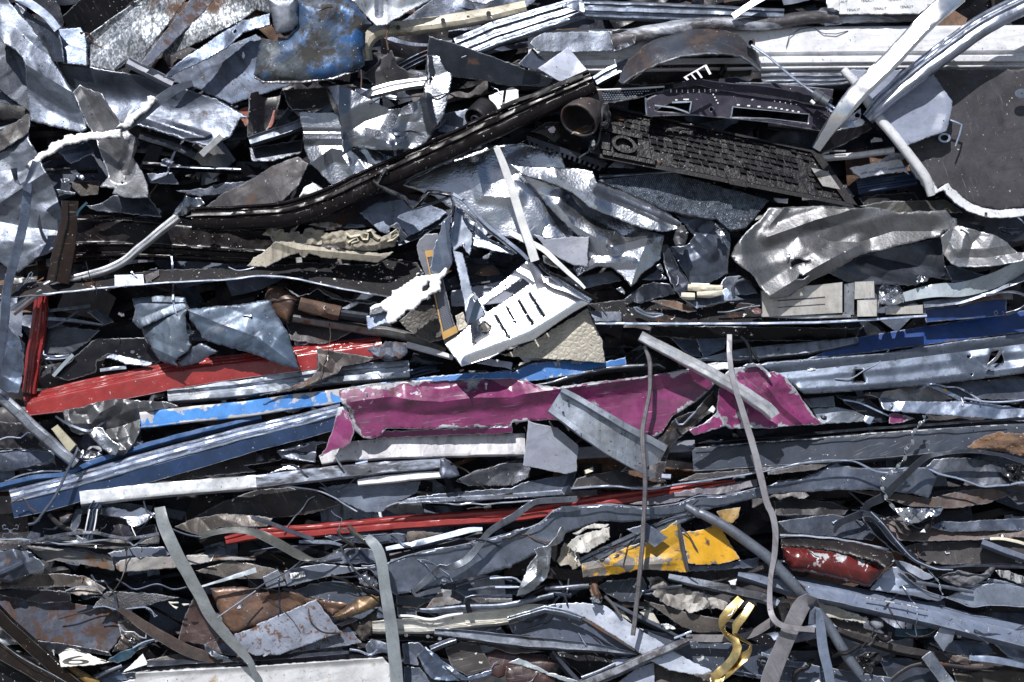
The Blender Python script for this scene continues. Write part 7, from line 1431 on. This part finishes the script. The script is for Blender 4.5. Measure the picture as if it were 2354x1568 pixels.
# --- slate plates and broad curved strip
sl = sheet('large slate plate sprinkled with white paint flakes', 'slateflake', 't23 -40,1010 310,925 640,975 900,1130 1195,1312 900,1260 700,1222 300,1170 0,1122', 66, up=.1, cr=(.8, 90))
sheet('second slate plate with white flakes beyond the broad curved strip', 'slateflake', 't23 1160,1070 1350,1110 1520,1150 1640,1190 2000,1210 2460,1240 t33 100,1330 300,1390 500,1425 1150,1535 1100,1650 500,1600 t23 2354,1550 1900,1480 1700,1420 1480,1280 1300,1180', 70, up=.12, cr=(.8, 120))
sheet('broad curved pale strip sweeping down across the slate plates', 'zincwhite', 't23 250,885 330,858 500,846 660,840 780,850 880,880 1020,980 1150,1072 1400,1222 1480,1280 1620,1360 1850,1470 1750,1502 1600,1490 1450,1460 1300,1388 1190,1312 1000,1180 800,1060 660,965 600,985 320,900', 92, up=.2, cr=(1.5, 80))
profile(None, 'alustain', 't23 -40,985 150,930 300,880 480,915 640,970', [10, 10, 12, 11, 8], 'groove', d=100, roll=30, smooth=False, name='white_lip', parent=OF('broad curved pale strip'))
strip(None, 'rustdark', 't23 640,975 800,1075 1000,1195 1195,1312', 7, 96, roll=20, name='shadowed_edge', parent=OF('broad curved pale strip'))  # dark rusty strip following the lower edge
bar('dirty angle bar lying across the end of the broad curved strip', 'dirtybar', 't23 560,1610 800,1510 1000,1430 1220,1330 1450,1235 1620,1165', [26, 26, 24, 24, 22, 12], 'two', d=120, roll=10)
strip('bright tip at the end of the dirty angle bar', 'cut', 't23 1490,1165 1650,1105', 5, 116)
wire('grey round rod alongside the dirty angle bar', 'aludull', 't23 640,1530 800,1470 950,1400', 4, 108)
plate('pale stained plate behind the dirty angle bar', 'lilacdirty', 't23 930,1362 1050,1340 1140,1332 1062,1470 965,1455', 80)
plate('pale spotted plate at the bottom edge under the dirty angle bar', 'lilacdirty', 't23 960,1580 1150,1440 1305,1388 1310,1640 960,1660', 88)
sheet('dark flake-covered hollow sheet beneath the slate plate', 'debris', 't23 400,1290 700,1285 1100,1330 930,1360 960,1460 700,1560 560,1440', 46, up=.2)
bar('grey box bar slanting at the bottom edge', 'steelgrey', 't23 375,1285 480,1410 640,1580', [8, 12, 12], 'two3', d=82)
sheet('brown sheet at the bottom edge by the gold ribbon', 'grimebrown', 't23 1300,1390 1450,1460 1650,1500 1850,1480 1800,1640 1310,1640', 72, up=.2)
strip('brown-grey flat strap running to the gold ribbon', 'rodgrey', 't23 1600,1160 1800,1165 2050,1160 2200,1130 2300,1070 2400,1000', [16, 18, 17, 17, 20, 20], 104, t=2)
strip('thin light edge strips on the second slate plate', 'cut', 't23 2060,1465 2250,1500 2400,1520', 3, 84)
gr = B('gold_ribbon', 'shiny gold ribbon folded into a zigzag', 'gold', 't23 2100,800,146 2010,900,152 1950,980,150 1930,1060,146 1980,1140,146 2050,1190,148 2070,1250,150 2030,1350,150 1930,1460,148 1850,1530,146', [22, 26, 24, 15, 16, 19, 22, 24, 24, 20], 'flat', t=1.6, roll=[-35, -30, -10, 45, 50, 20, -15, -32, -25, 10])
B('second_band', None, 'gold', 't23 2200,850,132 2130,960,138 2060,1050,138 2050,1120,140 2120,1180,144 2200,1225,144 2190,1280,144 2110,1360,142 2010,1450,142 1920,1530,140', [18, 20, 20, 14, 10, 9, 14, 24, 24, 18], 'flat', t=1.6, roll=[-30, -20, 0, 40, 55, 60, 50, -30, -25, 10], parent=gr)
S('bottom_fold', None, 'gold', 't23 1815,1535 1870,1480 1960,1500 1940,1570 1890,1600 1820,1570', 152, parent=gr, cr=(3, 20))
# --- grey diagonal pipe, red-black drum
TU('pipe', 'long grey pipe slanting down past the yellow sheets', 'pipegrey', 't22 1600,1520,112 1720,1590,118 t23 1740,20,122 2000,165,128 2354,425,130 t33 100,530,130 260,700,128 400,860,118 540,1030,114 680,1260,114 760,1380,114 850,1500,112', [9, 11, 11, 12, 13, 13, 13, 12, 12, 12, 12, 11], seg=14)
dr = S('drum', 'dented red drum-like piece burnt black along its top with white scuffs', 'burnt', 't33 118,320 300,330 500,350 750,400 1000,470 1075,525 1030,590 940,692 900,690 700,640 500,592 350,560 220,542 150,455', 104, up=.1, inflate=(30, 34), cr=(1, 60), th=4, edge='soot')
S('burnt_top', None, 'soot', 't33 120,232 250,212 420,222 640,245 800,280 1000,330 1140,375 1162,440 1150,490 1075,525 1000,470 750,400 500,350 300,330 118,320', 118, up=1.0, parent=dr.o, cr=(1.5, 40), inflate=(6, 12))
B('bright_rim', None, 'cut', 't33 110,215 300,220 560,245 750,270 950,320 1110,352', 5, 'flat', t=3, d=98, parent=dr.o, wob=1.5)
sheet('smooth blue-grey sheet rising to a peak beside the burnt drum', 'slatelight', 't33 938,718 1000,640 1080,545 1130,515 1192,510 1260,590 1330,655 1480,740 1620,785 1750,830 1880,880 2050,860 2460,870 2460,720 2300,690 2120,650 2000,670 1900,700 2000,900 1700,860 1400,800 1150,760', 90, up=.1, cr=(1, 80)) if False else None
sheet('smooth blue-grey sheet rising to a peak beside the burnt drum', 'steelpale', 't33 938,720 1000,640 1080,545 1130,515 1192,510 1260,590 1330,655 1480,740 1620,785 1750,830 1880,880 2050,860 2460,880 2460,740 2300,690 2120,650 1950,680 1700,760 1560,830 1400,790 1150,750', 96, up=.1, cr=(1, 80), fold=[('t33 960,720 1400,745', 6, 30)])
strip(None, 'cut', 't33 1192,512 1260,592 1330,657 1480,742 1620,787 1750,832 1880,880 2050,862 2460,882', 2.2, 112, t=2, name='bright_edge', parent=OF('smooth blue-grey sheet rising'))
lb2 = B('metal_profile', 'long two-faced grey bar running down to the frame border', 'slatelight', 't23 2080,560 t33 250,660 600,730 940,800 1600,950 2460,1160', [16, 46, 50, 52, 54, 56], [(-.5, 0), (.02, 0), (.06, -2), (.5, -26)], d=112, roll=14, t=20)
strip(None, 'scuff', 't33 900,790 1250,860 1470,905', 3, 128, t=2, wob=1, name='scuffed_edge', parent=OF('long two-faced grey bar'))
strip('dark strip with a bright edge curving over the burnt drum', 'steeldark', 't33 870,30 940,20 1030,110 1150,260 1300,400 1420,480 1560,525 1750,500 2000,495 2460,525', [10, 14, 18, 20, 18, 12, 10, 8, 7, 6], 128, t=2, roll=[0, 10, 20, 30, 40, 40, 40, 40, 40, 40])
strip(None, 'cut', 't33 945,5 1060,120 1180,270 1320,420 1420,480 1560,530 1700,535', 2.4, 142, t=2, name='bright_edge', parent=OF('dark strip with a bright edge curving'))
sheet('dark triangular flap behind the dark curving strip', 'steeldark', 't33 860,60 930,10 1040,130 1200,310 1290,420 1150,360 1000,230', 108, rt=.2)
B('foil_spiral', 'thin twisted wire end hanging from the dark curving strip', 'foil', 't33 1470,520 1530,600 1570,650 1585,710 1610,765', 5, 'flat', t=1.5, d=124, twist=[0, 100, 250, 380, 500], step=3)
TU('rod', 'short bright metal rod lying on the smooth blue-grey sheet', 'aluminium', 't33 1365,652 1600,690 1890,740', 4.6, d=116)
sheet('grey layered shell-like chip above the short bright rod', 'stone', 't33 1560,600 1640,570 1740,540 1950,585 2060,505 2090,515 2040,600 1900,680 1760,695 1650,660', 104, inflate=(10, 14), cr=(4, 18))
sheet('dark grey sheet between the burnt drum and the curving strip', 'slatelight', 't33 1160,440 1300,480 1480,570 1520,610 1330,650 1250,590 1190,510', 82, up=.3)
sheet('dark wedge in the peak of the smooth blue-grey sheet', 'black', 't33 1200,530 1290,570 1370,620 1360,670 1330,655 1260,590', 108)
sheet('brown-grey dusty sheet behind the burnt drum', 'zincdark', 't33 80,95 300,60 600,25 860,90 1000,200 960,270 700,240 420,215 180,192', 60, up=.25, cr=(2, 60))
sheet('brown streaked long sheet at the frame border above the curving strip', 'rustcres', 't33 1000,60 1180,40 1500,130 1900,180 2460,170 2460,230 1900,262 1400,275 1180,262', 56, up=.4)
sheet('pale grey sheet strip at the frame border above the brown streaked one', 'zinc', 't33 1480,150 1600,90 1800,95 2000,78 2460,60 2460,170 1900,185 1700,190', 64, up=.25)
sheet('dark brown worn sheet with pale flakes beneath the brown streaked one', 'splash', 't33 1240,335 1350,290 1700,280 2000,262 2354,230 2460,300 2460,500 2000,480 1600,490 1430,450', 50, up=.3)
strip('row of bright cream glints at the frame border', 'cream', 't33 2040,255 2150,250 2300,275 2460,320', 7, 92, wob=2)  # cream-coloured strip for the pale lines
bar('flat blue-grey strip slanting in from the frame border', 'slatelight', 't33 1970,270 2150,340 2460,450', 16, 'two3', d=96)
sheet('ribbed fan-like scrap at the frame border', 'ribbedfan', 't33 2090,540 2200,545 2354,600 2460,640 2460,720 2250,640 2130,600', 92)
sheet('pale grey sheet patch under the ribbed fan-like scrap', 'zinc', 't33 1980,665 2020,620 2150,630 2460,720 2460,760 2120,660', 84)
sheet('zigzag shiny foil with a bright ragged lower rim', 'foil', 't33 1160,-30 1610,-30 1590,20 1540,50 1480,45 1400,95 1290,130 1240,110 1230,60 1195,30', 96, cr=(7, 18), fold=[('t33 1300,0 1400,90', 10, 14), ('t33 1450,0 1500,45', 8, 10)])
sheet('dark burnt lump below the zigzag foil', 'blackmatte', 't33 1270,130 1400,100 1520,60 1500,140 1470,200 1330,200', 78, inflate=(8, 10))  # plain black lump below the foil
sheet('small white triangle chip on the dark burnt lump', 'whitebright', 't33 1390,195 1428,165 1455,195', 98)
sheet('brown marks sheet edge below the dark burnt lump', 'rustcres', 't33 1150,60 1230,110 1300,200 1290,225 1200,180', 74)
# --- straps in the lower corner
B('metal_strap', 'wide brownish strap looped over the diagonal pipe', 'strapbrown', 't33 470,920,120 430,830,138 360,815,146 300,880,150 230,1030,150 130,1260,150 40,1480,150 0,1640,150', [12, 26, 34, 40, 40, 40, 42, 42], 'flat', t=2, roll=[60, 40, 25, 0, -5, 0, 0, 0])
B('metal_strap', 'narrow strap hanging from a tight bend over the pipe', 'steelpale', 't33 400,1040,128 405,930,140 435,885,148 465,905,150 480,1050,150 510,1280,150 560,1500,150 590,1640,150', [16, 12, 10, 14, 22, 23, 22, 22], 'flat', t=2, roll=[0, 20, 60, 45, 10, 0, 0, 0])
sheet('spotty cream-white crumbling strip under the two-faced grey bar', 'beigepale', 't33 50,800 200,800 450,830 700,900 930,985 880,1030 650,985 500,960 300,850 60,840', 84, cr=(3, 24), tear=2)
sheet('dark sheet under the spotty crumbling strip', 'grimebrown', 't33 520,960 700,1000 900,1075 1100,1150 1130,1210 900,1190 700,1110', 70, up=.3)
sheet('rounded shiny bump with a hole in the dark hollow', 'stone', 't33 930,1010 990,975 1060,1000 1070,1060 1000,1090 940,1060', 86, inflate=(12, 10))
bar('long dark brown strip slanting through the lower corner hollow', 'rustdark', 't33 640,1080 900,1170 1200,1250 1500,1310 1700,1360 1950,1400', [14, 18, 22, 20, 16, 8], 'two3', d=74)
bar('dark teal bar in the hollow under the two-faced grey bar', 'tealstrip', 't33 1170,1110 1350,1120 1530,1110', 20, d=56)
sheet('grey flat sheet in the hollow under the two-faced grey bar', 'steelgrey', 't33 1480,1210 1700,1180 2000,1200 2100,1310 1850,1330 1620,1290', 62, up=.3)
sheet('small bright scratched plate hanging below the two-faced grey bar', 'aluminium', 't33 1580,1060 1720,1090 1700,1180 1612,1288 1528,1155', 106, rt=.1, cr=(1.5, 40))
plate('bright spotted rectangular strip plate at the bottom border', 'aludull', 't33 1410,1345 1495,1282 1760,1620 1640,1640 1600,1600', 110)
sheet('shiny leaf-shaped sheet in the lower border corner', 'aluminium', 't33 1990,1135 2100,1180 2250,1185 2460,1290 2460,1400 2220,1350 2100,1240', 74, cr=(4, 44))
strip('grey flat strip ending at the frame border low down', 'steelpale', 't33 1850,1345 2100,1365 2460,1430', [12, 17, 18], 84, roll=14)
sheet('brown crumbled edge of sheet beside the grey flat strip', 'rustcres', 't33 1620,1320 1780,1320 1900,1380 1980,1400 1950,1450 1850,1420 1700,1380', 78, cr=(4, 24), tear=2)
wire('bent dark strip arching near the bottom border', 'rustdark', 't33 1140,1540 1200,1490 1300,1430 1420,1400 1550,1395 1700,1420 1900,1440 1980,1440', 4.5, 84)
sheet('grey-blue plates with brown stains at the bottom border', 'steelgrey', 't33 1000,1330 1300,1350 1500,1400 1620,1600 1150,1640 1080,1480', 54, up=.2)
sheet('dark brown cluttered sheet in the bottom corner', 'grimebrown', 't33 1700,1480 1950,1450 2300,1400 2460,1440 2460,1660 1760,1660', 56, up=.2, cr=(5, 40))
TU('chain', 'black soft chain-like cord over the diagonal pipe', 'blackmatte', 't33 600,1340,118 660,1310,130 720,1302,132 800,1260,118 850,1235,114 930,1230,110 975,1190,108 1000,1140,104 1060,1180,104 1110,1170,102 1120,1110,100', 4.6, wob=.4)
TU('chain', 'black cord lying on the second slate plate', 'blackmatte', 't33 235,1600,96 240,1500,98 290,1460,100 360,1440,102 390,1380,104 430,1370,104', 5, wob=.3)
kb = TU('key_ring', 'black ring-shaped key-like piece on the second slate plate', 'blackmatte', 't23 2262,1360,92 2300,1345,92 2345,1365,92 2350,1410,92 2310,1435,92 2270,1410,92 2262,1365,92', 4.4)
TU('shank', None, 'blackmatte', 't23 2320,1430,94 2320,1500,96 2290,1600,98', 5, parent=kb)
sheet('cluster of black glinting beads in the lower hollow', 'blackbead', 't33 800,1340 900,1290 1040,1300 1060,1360 980,1420 950,1500 870,1480 830,1400', 72, cr=(9, 9), inflate=(10, 14))
sheet('white scuffed slate edge at the bottom near the wide strap', 'slateflake', 't33 -60,1290 200,1370 360,1392 330,1440 150,1420 -60,1380', 78)
sheet('small white torn chip at the bottom edge near the wide strap', 'whitebright', 't33 430,1568 470,1540 490,1600 430,1610', 100)

# ------------------------------------------------------------------ loose shards, curls and grit lying on whatever is under them
def settle():
    dg = bpy.context.evaluated_depsgraph_get(); rnd = random.Random(23)
    eye = Vector(cam.location)
    def hit(x, y):
        a = Vector(P(x, y, 0)) - eye; a.normalize()
        ok, p, n, _, o, _ = SC.ray_cast(dg, eye, a)
        if not ok or o.name == 'ground': return None
        if n.dot(a) > 0: n = -n
        return p, n, o
    V, Fc, MI = [], [], []
    tries = 0; put = 0
    while put < 5200 and tries < 16000:
        tries += 1
        x, y = rnd.uniform(-40, 2400), rnd.uniform(-30, 1600)
        if fbm(np.array([x / 90.]), np.array([y / 60.]), 77, 3)[0] + rnd.uniform(-.3, .3) < .05: continue
        h = hit(x, y)
        if not h: continue
        p, n, o = h
        if n.z < .12: continue
        put += 1; r = rnd.choice((.0007, .001, .0013, .0018)) ; b = len(V)
        for k in range(4):
            V.append(tuple(p + n * rnd.uniform(0, r * 1.5) + Vector((rnd.uniform(-1, 1), rnd.uniform(-1, 1), rnd.uniform(-1, 1))) * r))
        Fc += [(b, b + 1, b + 2), (b, b + 2, b + 3), (b, b + 3, b + 1), (b + 1, b + 3, b + 2)]; MI += [rnd.choice((0, 0, 0, 1, 1, 2))] * 4
    make('metal_grit', V, Fc, ['steelbrown', 'zinc', 'whitebright'], midx=MI, attrs={'edge': np.ones(len(V))}, kind='stuff', label='grit and tiny flakes strewn over the heap')
    kinds = {'shard': 'tiny torn metal shard lying loose on the heap', 'shaving': 'tiny bent snip of wire lying loose on the heap', 'screw': 'small loose screw lying on the heap'}
    got = 0; tries = 0
    while got < 96 and tries < 1500:
        tries += 1
        h = hit(rnd.uniform(20, 2330), rnd.uniform(20, 1550))
        if not h: continue
        p, n, o = h
        if n.z < .25: continue
        t1 = n.cross(Vector((rnd.uniform(-1, 1), rnd.uniform(-1, 1), rnd.uniform(-1, 1)))).normalized(); t2 = n.cross(t1)
        kind = rnd.choice(('shard', 'shard', 'shaving', 'shaving', 'screw')); v, f = [], []
        mt = rnd.choice(('cut', 'aluminium', 'brightalu', 'steelgrey', 'rust', 'whitebright', 'crumple'))
        if kind == 'shard':
            L, w = rnd.uniform(.006, .02), rnd.uniform(.002, .007); bend = rnd.uniform(-.004, .006)
            for i in range(5):
                u = i / 4 - .5
                for s_ in (-1, 1): v.append(p + t1 * L * u + t2 * w * s_ * (.5 - .6 * abs(u) * rnd.uniform(.4, 1)) + n * (.002 + bend * (1 - 4 * u * u) + .001))
            for k in range(10): v.append(v[k] - n * .0008)
            f = [(2 * i, 2 * i + 1, 2 * i + 3, 2 * i + 2) for i in range(4)] + [(10 + 2 * i, 12 + 2 * i, 13 + 2 * i, 11 + 2 * i) for i in range(4)] + [(2 * i, 2 * i + 2, 12 + 2 * i, 10 + 2 * i) for i in range(4)] + [(2 * i + 1, 11 + 2 * i, 13 + 2 * i, 2 * i + 3) for i in range(4)]
        else:
            pth = []
            if kind == 'shaving':
                q_ = p + n * .002
                for i in range(rnd.randint(3, 6)):
                    pth.append((q_ + n * rnd.uniform(0, .003), .0011)); q_ = q_ + t1 * rnd.uniform(.003, .009) + t2 * rnd.uniform(-.005, .005)
            else:
                L = rnd.uniform(.012, .022)
                pth = [(p + n * .003 - t1 * L / 2, .0034), (p + n * .003 - t1 * (L / 2 - .003), .0034), (p + n * .003 - t1 * (L / 2 - .0031), .0016), (p + n * .003 + t1 * (L / 2 - .004), .0016), (p + n * .003 + t1 * L / 2, .0003)]
            for i, (q, r) in enumerate(pth):
                tg = (pth[min(i + 1, len(pth) - 1)][0] - pth[max(i - 1, 0)][0]).normalized(); a_ = tg.cross(n).normalized(); b_ = a_.cross(tg)
                for k in range(6): v.append(q + a_ * r * math.cos(k * 1.0472) + b_ * r * math.sin(k * 1.0472) * 1)
            f = [(i * 6 + k, i * 6 + (k + 1) % 6, (i + 1) * 6 + (k + 1) % 6, (i + 1) * 6 + k) for i in range(len(pth) - 1) for k in range(6)] + [tuple(range(6)), tuple(reversed(range(len(v) - 6, len(v))))]
        make(dict(shard='metal_shard', shaving='wire_snip', screw='screw')[kind], [tuple(q) for q in v], f, mt, attrs={'edge': np.ones(len(v))}, label=kinds[kind], cat=dict(shaving='wire snip').get(kind, kind), group=dict(shaving='loose wire snips').get(kind, 'loose %ss' % kind)); got += 1
settle()

def tangle():
    dg = bpy.context.evaluated_depsgraph_get(); rnd = random.Random(41); eye = Vector(cam.location); made = 0
    def depth(x, y):
        a = Vector(P(x, y, 0)) - eye; a.normalize()
        ok, p, *_ = SC.ray_cast(dg, eye, a)
        return -p.y * 1000 if ok and p.y < .4 else None
    for q in range(64):
        low = q > 16
        x, y = rnd.uniform(40, 2250), rnd.uniform(1150, 1540) if low else rnd.uniform(60, 1100)
        an = rnd.gauss(0, .5) if rnd.random() < .7 else rnd.uniform(-1.5, 1.5); n = rnd.randint(4, 8); st = rnd.uniform(16, 44); ps = []
        for i in range(n):
            dd = depth(x, y)
            if dd is None: break
            ps.append([x, y, dd]); an += rnd.gauss(0, .42); x += st * math.cos(an); y += st * math.sin(an)
        if len(ps) < 4 or max(p[2] for p in ps) > 128: continue
        zs = [p[2] for p in ps]; top = sorted(zs)[-2]
        path = 'f ' + ' '.join('%.1f,%.1f,%.1f' % (p[0], p[1], max(p[2], top - 26) + 3 + 3 * math.sin(i * 1.7)) for i, p in enumerate(ps))
        if rnd.random() < .5:
            B('scrap_ribbon', 'short thin bent ribbon of scrap tangled among the layers', rnd.choice(('aludull', 'steelgrey', 'cut', 'grimebrown', 'zinc')), path, [rnd.uniform(2.5, 7) for _ in range(4)], 'flat', t=1.2, twist=[rnd.uniform(-70, 70) for _ in ps], group='thin bent scrap ribbons', cat='scrap ribbon', step=5)
        else:
            TU('scrap_wire', 'short thin kinked wire tangled among the layers', rnd.choice(('steelgrey', 'rust', 'cut', 'steeldark', 'grimebrown')), path, rnd.uniform(.9, 2), smooth=rnd.random() < .6, seg=6, group='thin kinked scrap wires', cat='wire')
tangle()
